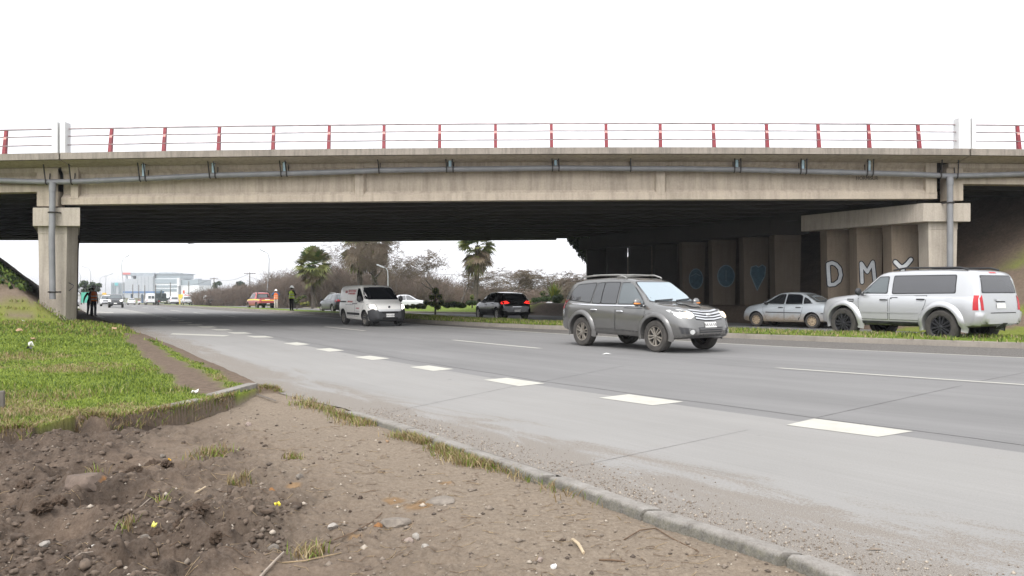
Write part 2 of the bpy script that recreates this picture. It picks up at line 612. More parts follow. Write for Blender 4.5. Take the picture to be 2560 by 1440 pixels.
# grass on the median: a slightly humped strip
ys = YK
n = 10
tt = np.linspace(0, 1, n + 1)
xa, xb = XF(ys) + 0.16, XG(ys) - 0.05
X = xa[:, None] * (1 - tt) + xb[:, None] * tt
Yg = np.repeat(ys[:, None], n + 1, 1)
Z = zr(Yg) + 0.14 + 0.09 * np.sin(np.pi * tt) * fbm(X * 0.9, Yg * 0.9, 3, 3) + 0.03 * fbm(X * 3, Yg * 3, 2, 4)
i, j = np.meshgrid(np.arange(len(ys) - 1), np.arange(n), indexing='ij')
a = (i * (n + 1) + j).ravel()
MEDIAN_V = np.stack([X, Yg, Z], -1)
tag(mesh_np('median_ground', MEDIAN_V.reshape(-1, 3), np.stack([a, a + 1, a + n + 2, a + n + 1], -1), M_turf, smooth=True), kind='structure')

# verge beyond the far carriageway
ys = np.concatenate([np.arange(55, 100, 1.5), np.geomspace(100, 500, 40)])
wid = np.array([0.18, 1.2, 3, 6, 10, 16, 26, 45, 80, 150])
xa = XJ(ys)
X = xa[:, None] + wid
Yg = np.repeat(ys[:, None], len(wid), 1)
hump = 0.5 * sstep(0.5, 9, wid)[None] * (1 - sstep(70, 120, ys))[:, None]
Z = zr(Yg) + 0.125 + hump * fbm(X * 0.15, Yg * 0.15, 3, 8)
n = len(wid)
i, j = np.meshgrid(np.arange(len(ys) - 1), np.arange(n - 1), indexing='ij')
a = (i * n + j).ravel()
tag(mesh_np('far_lawn', np.stack([X, Yg, Z], -1).reshape(-1, 3), np.stack([a, a + 1, a + n + 1, a + n], -1), M_turf, smooth=True), kind='structure')
# verge on the near side past the bridge
ys = np.geomspace(58, 500, 40)
wid = np.array([-0.2, -2, -6, -15, -40, -120])
X = XA(ys)[:, None] + wid
Yg = np.repeat(ys[:, None], len(wid), 1)
Z = zr(Yg) + np.array([0.06, 0.1, 0.2, 0.25, 0.3, 0.3])
n = len(wid)
i, j = np.meshgrid(np.arange(len(ys) - 1), np.arange(n - 1), indexing='ij')
a = (i * n + j).ravel()
tag(mesh_np('roadside_verge', np.stack([X, Yg, Z], -1).reshape(-1, 3), np.stack([a, a + n, a + n + 1, a + 1], -1), M_turf, smooth=True), kind='structure')

# ---------------------------------------------------------------- painted markings
mk = MB()
def quad_mark(pts, m=0, dz=0.004):
    mk.add([(p[0], p[1], zr(p[1]) + dz) for p in pts], [tuple(range(len(pts)))], m)
blocks = [[(1966, 1063), (2035, 1047), (2283, 1079), (2195, 1093)], [(1497, 995), (1572, 986), (1709, 1005), (1632, 1014)],
          [(1209, 950), (1268, 945), (1363, 959), (1297, 966)], [(1024, 918), (1072, 914), (1134, 923), (1083, 928)],
          [(885, 893), (925, 889.5), (975, 896.5), (931, 900.5)], [(788, 873), (824, 870.5), (861, 876.5), (823, 879.5)],
          [(709, 858.5), (742, 856), (775, 861), (742, 864)]]
for q in blocks:
    quad_mark([gnd(*p) for p in q])
def along(f, Y0, Y1, w, off=0.0, n=4):
    for k in range(n):
        a, b = Y0 + (Y1 - Y0) * k / n, Y0 + (Y1 - Y0) * (k + 1) / n
        p = [(f(a) + off - w / 2, a), (f(b) + off - w / 2, b), (f(b) + off + w / 2, b), (f(a) + off + w / 2, a)]
        quad_mark(p)
Yc = 24.2
for k in range(26):
    Yc += 2.3 + 0.012 * k
    along(XB, Yc - 0.45, Yc + 0.45, 0.62, 0.0, 1)
for px0, px1 in (((2560, 962), (1935, 920)), ((1345, 871), (1132, 850)), ((914, 827), (814, 817)), ((699, 806), (645, 800.5))):
    a, b = gnd(*px0)[1], gnd(*px1)[1]
    along(XC, a - (5 if px0[0] == 2560 else 0), b, 0.17, 0.0, 6)
for px0, px1 in (((580, 793), (545, 789)), ((502, 785), (476, 781.5)), ((450, 778.5), (428, 775.5)), ((405, 773.5), (390, 771.5)), ((377, 769.8), (366, 768.3)), ((352, 766.5), (343, 765.5))):
    a, b = gnd(*px0)[1], gnd(*px1)[1]
    along(XC, a, b, 0.22, 0, 2)
ye = np.concatenate([np.arange(10, 60, 1.0), np.geomspace(60, 260, 22)])
for a, b in zip(ye[:-1], ye[1:]):
    along(XE, a, b, 0.16, -0.12, 1)
for a, b in zip(ye[:-1], ye[1:]):
    if a > 44: along(XA, a, b, 0.16, 0.45, 1)
# the two stop lines across the slip lane
quad_mark([gnd(425, 836), gnd(432, 833.5), gnd(575, 838.5), gnd(560, 841)])
quad_mark([gnd(243, 781.2), gnd(243, 779.8), gnd(284, 780.6), gnd(283, 782)])
# a tapered white splinter where the merge marking has been overpainted
for px0, px1 in (((1180, 798.5), (1330, 801)),):
    quad_mark([gnd(px0[0], px0[1] - 1), gnd(px1[0], px1[1] - 1), gnd(px1[0], px1[1]), gnd(px0[0], px0[1] + .5)])
# tarred joints between the slabs
def joint(f, Y0, Y1, off, w=0.022):
    yy = np.arange(Y0, Y1, 0.6)
    for a, b in zip(yy[:-1], yy[1:]):
        ja, jb = (0.03 * math.sin(a * 3.1) + off, 0.03 * math.sin(b * 3.1) + off)
        quad_mark([(f(a) + ja - w, a), (f(b) + jb - w, b), (f(b) + jb + w, b), (f(a) + ja + w, a)], 1, 0.003)
joint(XB, 6, 30, 0.52, 0.009)
joint(XC, 10, 40, -0.3, 0.007)
def cross(p, q, w=0.005):
    a, b = gnd(*p), gnd(*q)
    n = 12
    for k in range(n):
        c, e = a.lerp(b, k / n), a.lerp(b, (k + 1) / n)
        s = Vector((b - a).normalized()); nrm = Vector((-s.y, s.x, 0)) * w * (0.7 + 0.6 * random.random())
        quad_mark([c - nrm, e - nrm, e + nrm, c + nrm], 1, 0.0025)
cross((2043, 1044), (2405, 964)); cross((2440, 955), (2700, 905)); cross((1380, 1180), (1870, 1075), 0.0025)
cross((930, 1040), (1290, 965), 0.003); cross((1297, 966), (1560, 915), 0.004); cross((640, 985), (690, 1002), 0.012)
tag(mk.build('road_marking', [M_mark, M_joint], fix=False), kind='structure')
# two mud drips off passing tyres and the odd crushed scrap are left to the grit in the surface

# ---------------------------------------------------------------- near ground: turned earth and lawn in one sheet
scarp_px = [(-260, 1105), (0, 1100), (60, 1095), (150, 1060), (270, 1065), (420, 1040), (540, 1008), (612, 992), (640, 975)]
SP = [gnd(p[0], p[1], 0.05) for p in scarp_px]
sx = np.array([p.x for p in SP]); sy = np.array([p.y for p in SP])


def grass_line(X):
    return np.interp(X, sx, sy)


PATH = [gnd(*p, 0.1) for p in [(330, 838), (350, 862), (400, 895), (455, 930), (500, 960), (530, 975)]]


def lawn_z(X, Y):
    e = np.maximum(XA(Y) - X, 0) * 0.885
    ramp = sstep(10, 30, Y)
    z = 0.035 + 0.10 * (1 - np.exp(-e / 1.5)) + 0.42 * (1 - np.exp(-e / 2.4)) * ramp
    return z + 0.05 * (fbm(X * 0.7, Y * 0.7, 3, 21) - 0.5)


def near_ground(X, Y):
    """Height, and how much is grass / orange clay / pale compacted gravel."""
    gl = grass_line(X) + 0.35 * (fbm(X * 1.3, Y * 0 + 2.2, 3, 31) - 0.5) * 1.6 + 0.16 * (fbm(X * 5, Y * 1.5, 3, 32) - 0.5)
    g = Y - gl                                     # >0 on the lawn side
    kd = XK(Y) - X                                 # distance in from the kerb face
    bare = sstep(0.2, 2.6, kd - 0.4 * fbm(X, Y, 2, 12))
    base = -0.068 - 0.012 * sstep(0.1, 0.8, kd) + 0.05 * bare
    clod = fbm(X * 2.2, Y * 2.2, 4, 1, 0.5)
    clod2 = np.abs(fbm(X * 5.5, Y * 5.5, 3, 2, 0.5) - 0.5) * 2
    lump = fbm(X * 0.9, Y * 0.9, 3, 3)
    rough = np.clip(sstep(0.9, 2.8, kd) * sstep(0.24, 0.52, lump), 0, 1)
    dirt = base + (lump - 0.5) * 0.22 * bare + (clod - 0.5) * (0.04 + 0.24 * rough) - clod2 * (0.008 + 0.075 * rough)
    dirt += (fbm(X * 18, Y * 18, 3, 5) - 0.5) * (0.012 + 0.055 * rough) + (fbm(X * 60, Y * 60, 2, 9) - 0.5) * 0.010
    for px, py, r, dp in HOLES:
        c = gnd(px, py, 0)
        d2 = ((X - c.x) / r) ** 2 + ((Y - c.y) / (r * 0.75)) ** 2
        dirt -= dp * np.exp(-d2 * 1.4) * (0.55 + 0.9 * fbm(X * 5, Y * 5, 3, 14))
        dirt += 0.45 * dp * np.exp(-((np.sqrt(d2) - 1.35) / 0.4) ** 2) * fbm(X * 7, Y * 7, 3, 15)
    dirt -= 0.11 * np.exp(-((g + 0.16) / 0.17) ** 2) * sstep(0.3, 1.2, XA(Y) - X)
    up = sstep(-0.035, 0.05, g)
    z = dirt * (1 - up) + lawn_z(X, Y) * up + 0.05 * np.exp(-(g / 0.12) ** 2) * fbm(X * 9, Y * 9, 3, 6)
    z += up * (0.02 * (fbm(X * 8, Y * 8, 3, 16) - 0.5))
    mouth = sstep(9.7, 10.6, Y) * sstep(1.1, 0.1, XA(Y) - X) * (1 - up)
    z = z * (1 - mouth) + mouth * (-0.012 + 0.03 * (fbm(X * 6, Y * 6, 3, 18) - 0.5))
    # keep under the road sheet and drop away under the driveway mouth
    on_road = sstep(0.03, 0.16, X - XA(Y))
    z = z * (1 - on_road) + (-0.16) * on_road
    grass = sstep(0.08, 0.15, g + 0.12 * (fbm(X * 7, Y * 7, 3, 40) - 0.5))
    dry = np.clip(sstep(4.2, 0.6, g) * sstep(0.34, 0.56, fbm(X * 0.8, Y * 0.8, 4, 51) + 0.16 * sstep(-3.6, -5.2, X)) + sstep(0.62, 0.75, fbm(X * 0.5, Y * 0.5, 4, 52)) * 0.7, 0, 1)
    for p, q in zip(PATH[:-1], PATH[1:]):
        d = q - p
        tt = np.clip(((X - p.x) * d.x + (Y - p.y) * d.y) / d.length_squared, 0, 1)
        dd = np.hypot(X - p.x - tt * d.x, (Y - p.y - tt * d.y) * 0.6)
        wob = 0.26 + 0.25 * (fbm(X * 2, Y * 2, 3, 60) - 0.5)
        grass = grass * sstep(wob - 0.12, wob + 0.16, dd)
    ed = XA(Y) - X                                    # frayed bare strip along the road edge
    grass = grass * sstep(0.02, 0.35, ed - 0.35 * fbm(X * 1.5, Y * 1.5, 3, 63))
    clay = np.zeros_like(X)
    for px, py, r in CLAY:
        c = gnd(px, py, -0.08)
        d2 = np.hypot((X - c.x) / r, (Y - c.y) / (r * 1.0))
        clay = np.maximum(clay, sstep(1.15, 0.45, d2 + 0.9 * (fbm(X * 9, Y * 9, 4, 70) - 0.5)))
    clay *= 1 - up
    pale = sstep(3.4, 0.7, kd + 1.1 * (fbm(X * 1.6, Y * 1.6, 4, 80) - 0.5)) * (1 - up)
    return z, grass, dry, clay, pale, rough * (1 - up)


HOLES = [(215, 1172, 0.30, 0.26), (140, 1300, 0.32, 0.20), (300, 1235, 0.26, 0.28), (400, 1185, 0.22, 0.20), (440, 1365, 0.26, 0.24),
         (560, 1320, 0.16, 0.18), (340, 1385, 0.22, 0.20), (50, 1235, 0.26, 0.18), (470, 1150, 0.2, 0.14), (590, 1040, 0.22, 0.08), (330, 1060, 0.3, .05)]
CLAY = [(1045, 1265, 0.13), (985, 1252, 0.09), (1115, 1208, 0.07), (735, 1225, 0.07), (890, 1335, 0.07), (1010, 1305, 0.06)]

ny, nx = 640, 720
Yr = np.geomspace(3.3, 14.0, ny)
tn = np.linspace(-0.74, 0.52, nx)
Yg, T = np.meshgrid(Yr, tn, indexing='ij')
X = T * Yg
Z, GR, DRY, CLY, PAL, RGH = near_ground(X, Yg)
i, j = np.meshgrid(np.arange(ny - 1), np.arange(nx - 1), indexing='ij')
a = (i * nx + j).ravel()
Fq = np.stack([a, a + 1, a + nx + 1, a + nx], -1)
keep = (X[:-1, :-1] < XA(Yg[:-1, :-1]) + 0.25).ravel()

t = NT('earth_and_turf')
n_f, n_m, n_b = t.noise(55, 5, 0.8), t.noise(9, 6, 0.7), t.noise(1.4, 5, 0.6)
soil = t.ramp(n_m, [(0.28, (0.060, 0.039, 0.026)), (0.5, (0.122, 0.084, 0.058)), (0.74, (0.195, 0.142, 0.102))])
dark = t.ramp(n_m, [(0.3, (0.014, 0.009, 0.006)), (0.7, (0.062, 0.041, 0.029))])
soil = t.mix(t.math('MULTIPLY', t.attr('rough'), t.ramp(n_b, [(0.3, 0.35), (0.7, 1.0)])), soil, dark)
grv = t.ramp(t.noise(26, 6, 0.8), [(0.25, (0.115, 0.086, 0.060)), (0.5, (0.215, 0.170, 0.125)), (0.78, (0.33, 0.275, 0.21))])
soil = t.mix(t.attr('pale'), soil, grv)
soil = t.mix(0.3, soil, t.ramp(n_f, [(0.3, (0.03, 0.022, 0.017)), (0.68, (0.22, 0.185, 0.155))]))
soil = t.mix(t.attr('clay'), soil, t.ramp(n_m, [(0.3, (0.14, 0.088, 0.045)), (0.7, (0.25, 0.165, 0.095))]))
spk = t.noise(130, 2, 0.9)
soil = t.mix(t.ramp(spk, [(0.70, 0.0), (0.76, 0.7)]), soil, (0.34, 0.31, 0.28))
g2 = t.ramp(t.noise(11, 5, 0.75), [(0.28, (0.075, 0.105, 0.014)), (0.5, (0.135, 0.178, 0.020)), (0.72, (0.205, 0.240, 0.040))])
g2 = t.mix(t.attr('dry'), g2, t.ramp(t.noise(40, 4, 0.8), [(0.3, (0.085, 0.060, 0.028)), (0.7, (0.24, 0.17, 0.085))]))
g2 = t.mix(0.25, g2, t.ramp(t.noise(90, 3, 0.8), [(0.3, (0.03, 0.045, 0.01)), (0.7, (0.24, 0.28, 0.08))]))
t.bump(t.math('ADD', n_f, t.noise(140, 3, 0.8)), 0.45, 0.012)
M_near = t.set(color=t.mix(t.attr('grass'), soil, g2), rough=0.95, spec=0.15)
NEAR_AT = dict(grass=GR.ravel(), dry=DRY.ravel(), clay=CLY.ravel(), pale=PAL.ravel(), rough=RGH.ravel())
tag(mesh_np('near_ground', np.stack([X, Yg, Z], -1).reshape(-1, 3), Fq[keep], M_near, smooth=True, attrs=NEAR_AT), kind='structure')

# lawn beyond that up to the banks, on a coarser sheet
ny2, nx2 = 160, 260
Yr = np.linspace(13.9, 62, ny2)
sft = np.concatenate([np.linspace(0, 6, 120), np.linspace(6.2, 60, 140)])
Yg = np.repeat(Yr[:, None], nx2, 1)
X = XA(Yg) + 0.05 - sft[None]
Z, GR, DRY, CLY, PAL, RGH = near_ground(X, Yg)
BANKL0 = 0.0
def bank_left(X, Y):
    side = (-16.65 - 0.528 * (Y - 30.64) - X) * 0.885
    front = Y - 28.2
    s = np.minimum(side, front)
    back = 58 - Y
    return np.minimum(np.clip(np.minimum(s, back), 0, None) * 0.78, 6.0), s
bl, sl = bank_left(X, Yg)
Z = Z * (X < XA(Yg) + 0.06) + bl + bl * 0.10 * (fbm(X * 0.8, Yg * 0.8, 4, 90) - 0.5)
on = sstep(0.0, 0.3, sl)
GR = GR * (1 - on) + on * sstep(0.47, 0.55, fbm(X * 0.55 + Yg * 0.2, Z * 1.1 + 4, 4, 91) + 0.05 + 0.20 * sstep(1.6, 3.2, sl) + 0.10 * sstep(-17.4, -16.4, X))
# under the deck nothing much grows on the foot of the slope beside the road
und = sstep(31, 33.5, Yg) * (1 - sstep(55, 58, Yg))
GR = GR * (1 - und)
DRY = np.maximum(DRY, 0.5 * on)
PAL = np.maximum(PAL * 0, 0.35 * on)
i, j = np.meshgrid(np.arange(ny2 - 1), np.arange(nx2 - 1), indexing='ij')
a = (i * nx2 + j).ravel()
tag(mesh_np('lawn_and_bank', np.stack([X, Yg, Z], -1).reshape(-1, 3), np.stack([a, a + nx2, a + nx2 + 1, a + 1], -1), M_near, smooth=True,
            attrs=dict(grass=GR.ravel(), dry=DRY.ravel(), clay=CLY.ravel() * 0, pale=PAL.ravel(), rough=RGH.ravel() * 0 + 0.5 * und.ravel())), kind='structure')  # soil beneath the deck darkened through rough, its shade put into the colour
LAWN2 = (X, Yg, Z, GR, DRY)

# right-hand bank, rising behind the far piers
def bank_right(X, Y):
    xp = 15.92 - 0.528 * (Y - 30.64)
    s = (X - (xp - 1.9)) * 0.885
    z = 0.06 + 0.70 * sstep(0, 1.3, s) + np.clip(s - 2.5, 0, None) * 0.85
    front = np.clip(Y - 23.8 - 0.12 * (X - 15), 0, None) * 0.62 + 0.1
    back = np.clip(57.5 + 1.2 * np.clip(s - 2.5, 0, 12) - Y, 0, None) * 0.6 + 0.1
    return np.minimum(np.minimum(np.minimum(z, front), back), 6.0), s
Yr = np.linspace(23.2, 73, 150)
sft = np.concatenate([np.linspace(-0.5, 9, 110), np.linspace(9.4, 45, 70)])
Yg = np.repeat(Yr[:, None], len(sft), 1)
X = (15.92 - 0.528 * (Yg - 30.64) - 1.9) + sft[None]
Z, S = bank_right(X, Yg)
Z = Z + 0.14 * sstep(3, 5, S) * (fbm(X * 0.9, Yg * 0.9, 4, 95) - 0.5) + zr(Yg) - 0.10 * sstep(0.3, -0.4, S)
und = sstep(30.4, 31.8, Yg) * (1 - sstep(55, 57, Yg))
GR = sstep(0.50, 0.56, fbm(X * 0.5, Yg * 0.5 + Z, 4, 97) + 0.32 * np.exp(-((Z - 3.3 - 0.35 * (X - 19.3)) / 0.32) ** 2) + 0.25 * sstep(54, 57, Yg)) * (1 - und)
n = len(sft)
i, j = np.meshgrid(np.arange(len(Yr) - 1), np.arange(n - 1), indexing='ij')
a = (i * n + j).ravel()
zero = np.zeros(X.size)
tag(mesh_np('embankment', np.stack([X, Yg, Z], -1).reshape(-1, 3), np.stack([a, a + 1, a + n + 1, a + n], -1), M_near, smooth=True,
            attrs=dict(grass=GR.ravel(), dry=zero + 0.25, clay=zero, pale=zero + 0.25 * (1 - und.ravel()), rough=0.85 * und.ravel())), kind='structure')  # rough and pale darken the soil under the deck, standing in for shade

# pale paved ramp on the far side, climbing to the right
pv = MB()
q = [at(1318, 781, 60), at(1336, 784, 58), at(1393, 757, 64), at(1370, 754, 72)]
pv.add(q, [(0, 1, 2, 3)])
M_pave = concrete('paving', (0.27, 0.265, 0.265), 0.5, 0.0, 3)
tag(pv.build('path', M_pave), kind='structure')

# ---------------------------------------------------------------- kerb stones at the near edge (each a stone)
M_kst = concrete('kerbstone', (0.25, 0.22, 0.19), 0.9, 0.2, 3.0)
t = NT('kerbstone_mossy')
z_ = t.sep(t.coord())[2]
nn = t.noise(9, 6, 0.7)
base = t.ramp(t.noise(5, 6, 0.7), [(0.3, (0.16, 0.137, 0.113)), (0.5, (0.245, 0.22, 0.19)), (0.7, (0.30, 0.275, 0.245))])
m_ = t.math('ADD', z_, t.math('MULTIPLY', t.math('SUBTRACT', nn, 0.5), 0.06))
moss = t.ramp(m_, [(0.0, 1.0), (0.001, 1.0)])
mr = t.new('ShaderNodeMapRange'); mr.inputs['From Min'].default_value, mr.inputs['From Max'].default_value = 0.004, -0.022
t.l.new(m_, mr.inputs['Value'])
base = t.mix(t.math('MULTIPLY', mr.outputs[0], 0.8), base, t.ramp(t.noise(20, 4), [(0.35, (0.045, 0.038, 0.022)), (0.65, (0.11, 0.098, 0.055))]))
base = t.mix(0.3, base, t.ramp(t.noise(70, 4, 0.8), [(0.3, 0.05), (0.7, 0.36)]))
t.bump(t.noise(40, 5, 0.7), 0.5, 0.01)
M_kst = t.set(color=base, rough=0.95, spec=0.2)
KL = [('kerb stone running out of the bottom edge of the picture, mossy underneath', 3.2, 4.66, 0.0),
      ('long kerb stone between two cracked joints, beside the short stick on the bare earth', 4.70, 5.60, 0.012),
      ('kerb stone just past the broken, chipped kerb corner, set a little back', 5.64, 6.62, 0.0),
      ('kerb stone with the broken, chipped end standing proud of the next one', 6.68, 7.75, 0.035),
      ('kerb stone half grown over by brown dry grass along the earth', 7.78, 8.90, 0.01),
      ('last kerb stone before the driveway mouth, behind a fringe of dry grass', 8.93, 10.2, 0.0)]
for lab, y0, y1, push in KL:
    ys = np.linspace(y0, y1, 12)
    prof = [(0.0, -0.3), (0.0, -0.028), (0.012, -0.008), (0.03, 0.006), (0.135, 0.006), (0.135, -0.3)]
    rings = []
    for yy in ys:
        x = XK(yy) - push
        jit = (vnoise(np.array([yy * 5.0]), np.array([1.0]), 44)[0] - 0.5) * 0.02
        rings.append([(x + p[0] + (jit if k in (0, 1, 2, 3) else 0), yy, p[1] + (jit * 0.4 if k in (1, 2, 3) else 0)) for k, p in enumerate(prof)])
    b = MB()
    n = len(prof)
    b.add([p for r in rings for p in r], [(i * n + k, i * n + (k + 1) % n, (i + 1) * n + (k + 1) % n, (i + 1) * n + k) for i in range(len(rings) - 1) for k in range(n)]
          + [tuple(range(n)), tuple(reversed(range((len(rings) - 1) * n, len(rings) * n)))])
    tag(b.build('kerb_stone', M_kst, smooth=40), lab, 'kerb stone', 'kerb stones at the road edge')
# the kerb returning into the old driveway on the lawn side
def pxline(p, q, n, dz):
    a, b = gnd(p[0], p[1], dz), gnd(q[0], q[1], dz)
    return [a.lerp(b, k / n) for k in range(n + 1)]
for lab, p, q in (('pale kerb stone bordering the lawn at the driveway mouth, ending at the chipped yellowish corner', (632, 957), (528, 985)),
                  ('sunken kerb stone lying deep in the lawn grass, leading down to the bare earth', (500, 996), (375, 1022))):
    pts = pxline(p, q, 6, 0.13)
    b = MB()
    for k in range(6):
        a, c = pts[k], pts[k + 1]
        b.bar((a.x, a.y, a.z - 0.2), (c.x, c.y, c.z - 0.2), 0.16, 0.4)
    tag(b.build('kerb_stone', M_kst, bevel=0.012), lab, 'kerb stone', 'kerb stones at the road edge')
# ================================================================ OVERPASS
YB = 33.3                                # face of the outer girder
TAN = 0.528                              # skew: piers run along the road


def bx(px, Y=YB):
    return (px - 1280) / F * Y


_cr = np.polyfit([-31, -20, -10, -0.6, 10, 20, 31], [-0.52, -0.25, -0.10, 0.0, 0.0, -0.07, -0.24], 4)
def crest(x):
    return float(np.polyval(_cr, max(-33, min(33, x))))


def extrude_x(prof, xa, xb, n, skew=0.0, mb=None, m=0, f=crest, caps=True):
    """Section prof [(Y, z)] run along X with the deck's crest curve."""
    mb = mb or MB()
    k = len(prof)
    V, Fc = [], []
    for i in range(n + 1):
        t = i / n
        for (y, z) in prof:
            x = xa + (xb - xa) * t - skew * (y - prof[0][0])
            V.append((x, y, z + f(x)))
    for i in range(n):
        for q in range(k):
            a, b = i * k + q, i * k + (q + 1) % k
            Fc.append((a, b, b + k, a + k))
    if caps:
        Fc += [tuple(range(k)), tuple(reversed(range(n * k, n * k + k)))]
    mb.add(V, Fc, m)
    return mb


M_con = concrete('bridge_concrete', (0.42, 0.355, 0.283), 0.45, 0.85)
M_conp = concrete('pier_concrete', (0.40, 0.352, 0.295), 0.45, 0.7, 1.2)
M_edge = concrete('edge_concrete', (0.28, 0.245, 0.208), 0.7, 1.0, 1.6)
M_soot = concrete('shade_dark_concrete', (0.036, 0.031, 0.026), 0.6, 0.3)  # gloom under the deck put into the colour: near-black concrete
M_pierd = concrete('darker_pier_concrete', (0.225, 0.180, 0.135), 0.5, 0.5, 1.2)  # darker tone for the columns behind the front one
M_white = concrete('whitewashed_concrete', (0.66, 0.655, 0.65), 0.12, 0.18, 2.0)
M_red = flat('red_post_paint', (0.21, 0.018, 0.026), 0.5, var=0.35, scale=4)
M_redl = flat('pink_reflector', (0.75, 0.30, 0.27), 0.4, var=0.1)
M_rail = flat('rail_paint', (0.30, 0.24, 0.24), 0.5, var=0.4, scale=2.5)
M_pvc = flat('grey_pvc', (0.20, 0.20, 0.205), 0.45, var=0.15, scale=2)
M_iron = flat('black_iron', (0.022, 0.018, 0.017), 0.6, var=0.3)
M_blue = flat('pale_blue_pipe', (0.42, 0.58, 0.66), 0.4, var=0.2)
M_asph = flat('asphalt', (0.05, 0.05, 0.05), 0.9)
M_dark = flat('dark_void', (0.012, 0.011, 0.010), 0.9)

# whole overpass scaled down about the camera position: nearer, its outline from there unchanged
SB = 0.92
bridge = tag(empty('overpass', (0, SB * YB, H * (1 - SB))), 'weathered concrete road overpass with red-posted railing, crossing above the whole road', 'overpass')
def bpart(mb, name, mats, parent=None, **kw):
    o = mb.build(name, mats, None, **kw)
    par = parent or bridge
    o.parent = par
    o.matrix_parent_inverse = Matrix.Translation((0, -YB, 0)) if par is bridge else Matrix.Identity(4)
    return o

XL0, XR0 = bx(153), bx(2343)             # ends of the main outer girder
JL, JR = bx(148.5, 32.3), bx(2426, 32.3)     # joints in the edge beam
# deck slab
extr = [(32.72, 6.84), (32.72, 6.98), (61.0, 6.98), (61.0, 6.84), (60.3, 6.68), (33.3, 6.68)]
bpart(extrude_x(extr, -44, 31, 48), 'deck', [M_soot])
mb = extrude_x([(33.0, 7.0), (33.0, 7.03), (60.6, 7.03), (60.6, 7.0)], -44, 31, 32)
bpart(mb, 'carriageway', [M_asph])
# edge beams: three lengths each side, the near ones tapering underneath to the girder
for xa, xb in ((-44, JL - 0.03), (JL + 0.03, JR - 0.03), (JR + 0.03, 31)):
    mb = extrude_x([(32.3, 6.82), (32.3, 7.075), (32.718, 7.085), (32.718, 6.80)], xa, xb, 24)
    bpart(mb, 'edge_beam', [M_edge])
    mb = extrude_x([(32.36, 6.80), (33.28, 6.66), (33.28, 6.676), (32.72, 6.798)], xa, xb, 24)
    bpart(mb, 'slab_soffit', [M_con])
mb = extrude_x([(61.02, 6.80), (61.02, 7.085), (61.42, 7.075), (61.42, 6.82)], -44, 31, 24)
bpart(mb, 'edge_beam', [M_soot])

# girders
def girder_prof(Y, zb=5.10, zt=6.66, hw=0.27, web=0.10):
    c = Y + hw
    return [(c - hw, zb), (c - hw, zb + 0.27), (c - web, zb + 0.43), (c - web, zt - 0.32), (c - hw + 0.02, zt - 0.17), (c - hw + 0.02, zt),
            (c + hw, zt), (c + hw, zt - 0.17), (c + web, zt - 0.32), (c + web, zb + 0.43), (c + hw, zb + 0.27), (c + hw, zb)]
gcrest = np.polyfit([XL0, bx(640), bx(1240), bx(1920), XR0], [-0.165, -0.06, 0.0, 0.07, 0.075], 3)
def gcr(x):
    return float(np.polyval(gcrest, max(-20, min(19, x))))
NG = 15
GS = (60.2 - YB - 0.55) / (NG - 1)
g0 = bpart(extrude_x(girder_prof(YB), XL0, XR0, 40, f=gcr), 'girder', [M_con])
# stiffeners, end blocks on the outer girder
for px in (898, 1652):
    x = bx(px); z = gcr(x)
    b = MB()
    P = [(YB - 0.012, 5.12), (YB + 0.2, 5.10), (YB + 0.2, 6.6), (YB - 0.012, 6.6)]
    for sx_ in (1,):
        b.add([(x - 0.17, YB - 0.012, 5.30 + z), (x + 0.17, YB - 0.012, 5.30 + z), (x + 0.17, YB - 0.012, 6.55 + z), (x - 0.17, YB - 0.012, 6.55 + z),
               (x - 0.27, YB + 0.2, 5.36 + z), (x + 0.27, YB + 0.2, 5.36 + z), (x + 0.27, YB + 0.2, 6.55 + z), (x - 0.27, YB + 0.2, 6.55 + z)],
              [(0, 1, 2, 3), (0, 4, 5, 1), (1, 5, 6, 2), (3, 2, 6, 7), (0, 3, 7, 4)])
    bpart(b, 'stiffener', [M_con], g0, bevel=0.02)
for px0, px1 in ((177, 196), (2314, 2342)):
    b = MB()
    x0, x1 = bx(px0), bx(px1)
    zc = gcr((x0 + x1) / 2)
    b.box(((x0 + x1) / 2, YB + 0.10, 5.98 + zc), (x1 - x0, 0.235, 1.32))
    bpart(b, 'end_block', [M_con], g0, bevel=0.02)
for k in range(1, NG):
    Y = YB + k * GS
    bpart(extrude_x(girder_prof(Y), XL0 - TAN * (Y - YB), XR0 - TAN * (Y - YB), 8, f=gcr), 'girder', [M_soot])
# side spans: shallower girders with deep dapped ends over the piers
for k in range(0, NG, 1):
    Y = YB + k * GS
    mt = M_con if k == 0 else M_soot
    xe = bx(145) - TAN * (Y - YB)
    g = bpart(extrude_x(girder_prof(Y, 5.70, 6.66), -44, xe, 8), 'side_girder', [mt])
    xs = bx(2372) - TAN * (Y - YB)
    h = bpart(extrude_x(girder_prof(Y, 5.83, 6.66), xs, 31, 8), 'side_girder', [mt])
    if k == 0:
        for par, px0, px1, zb in ((g, 92, 145, 4.87), (h, 2366, 2408, 5.10)):
            x0, x1 = bx(px0), bx(px1)
            b = MB(); b.box(((x0 + x1) / 2, YB + 0.25, (zb + 6.40) / 2), (x1 - x0, 0.52, 6.40 - zb))
            bpart(b, 'end_block', [M_con], par, bevel=0.015)
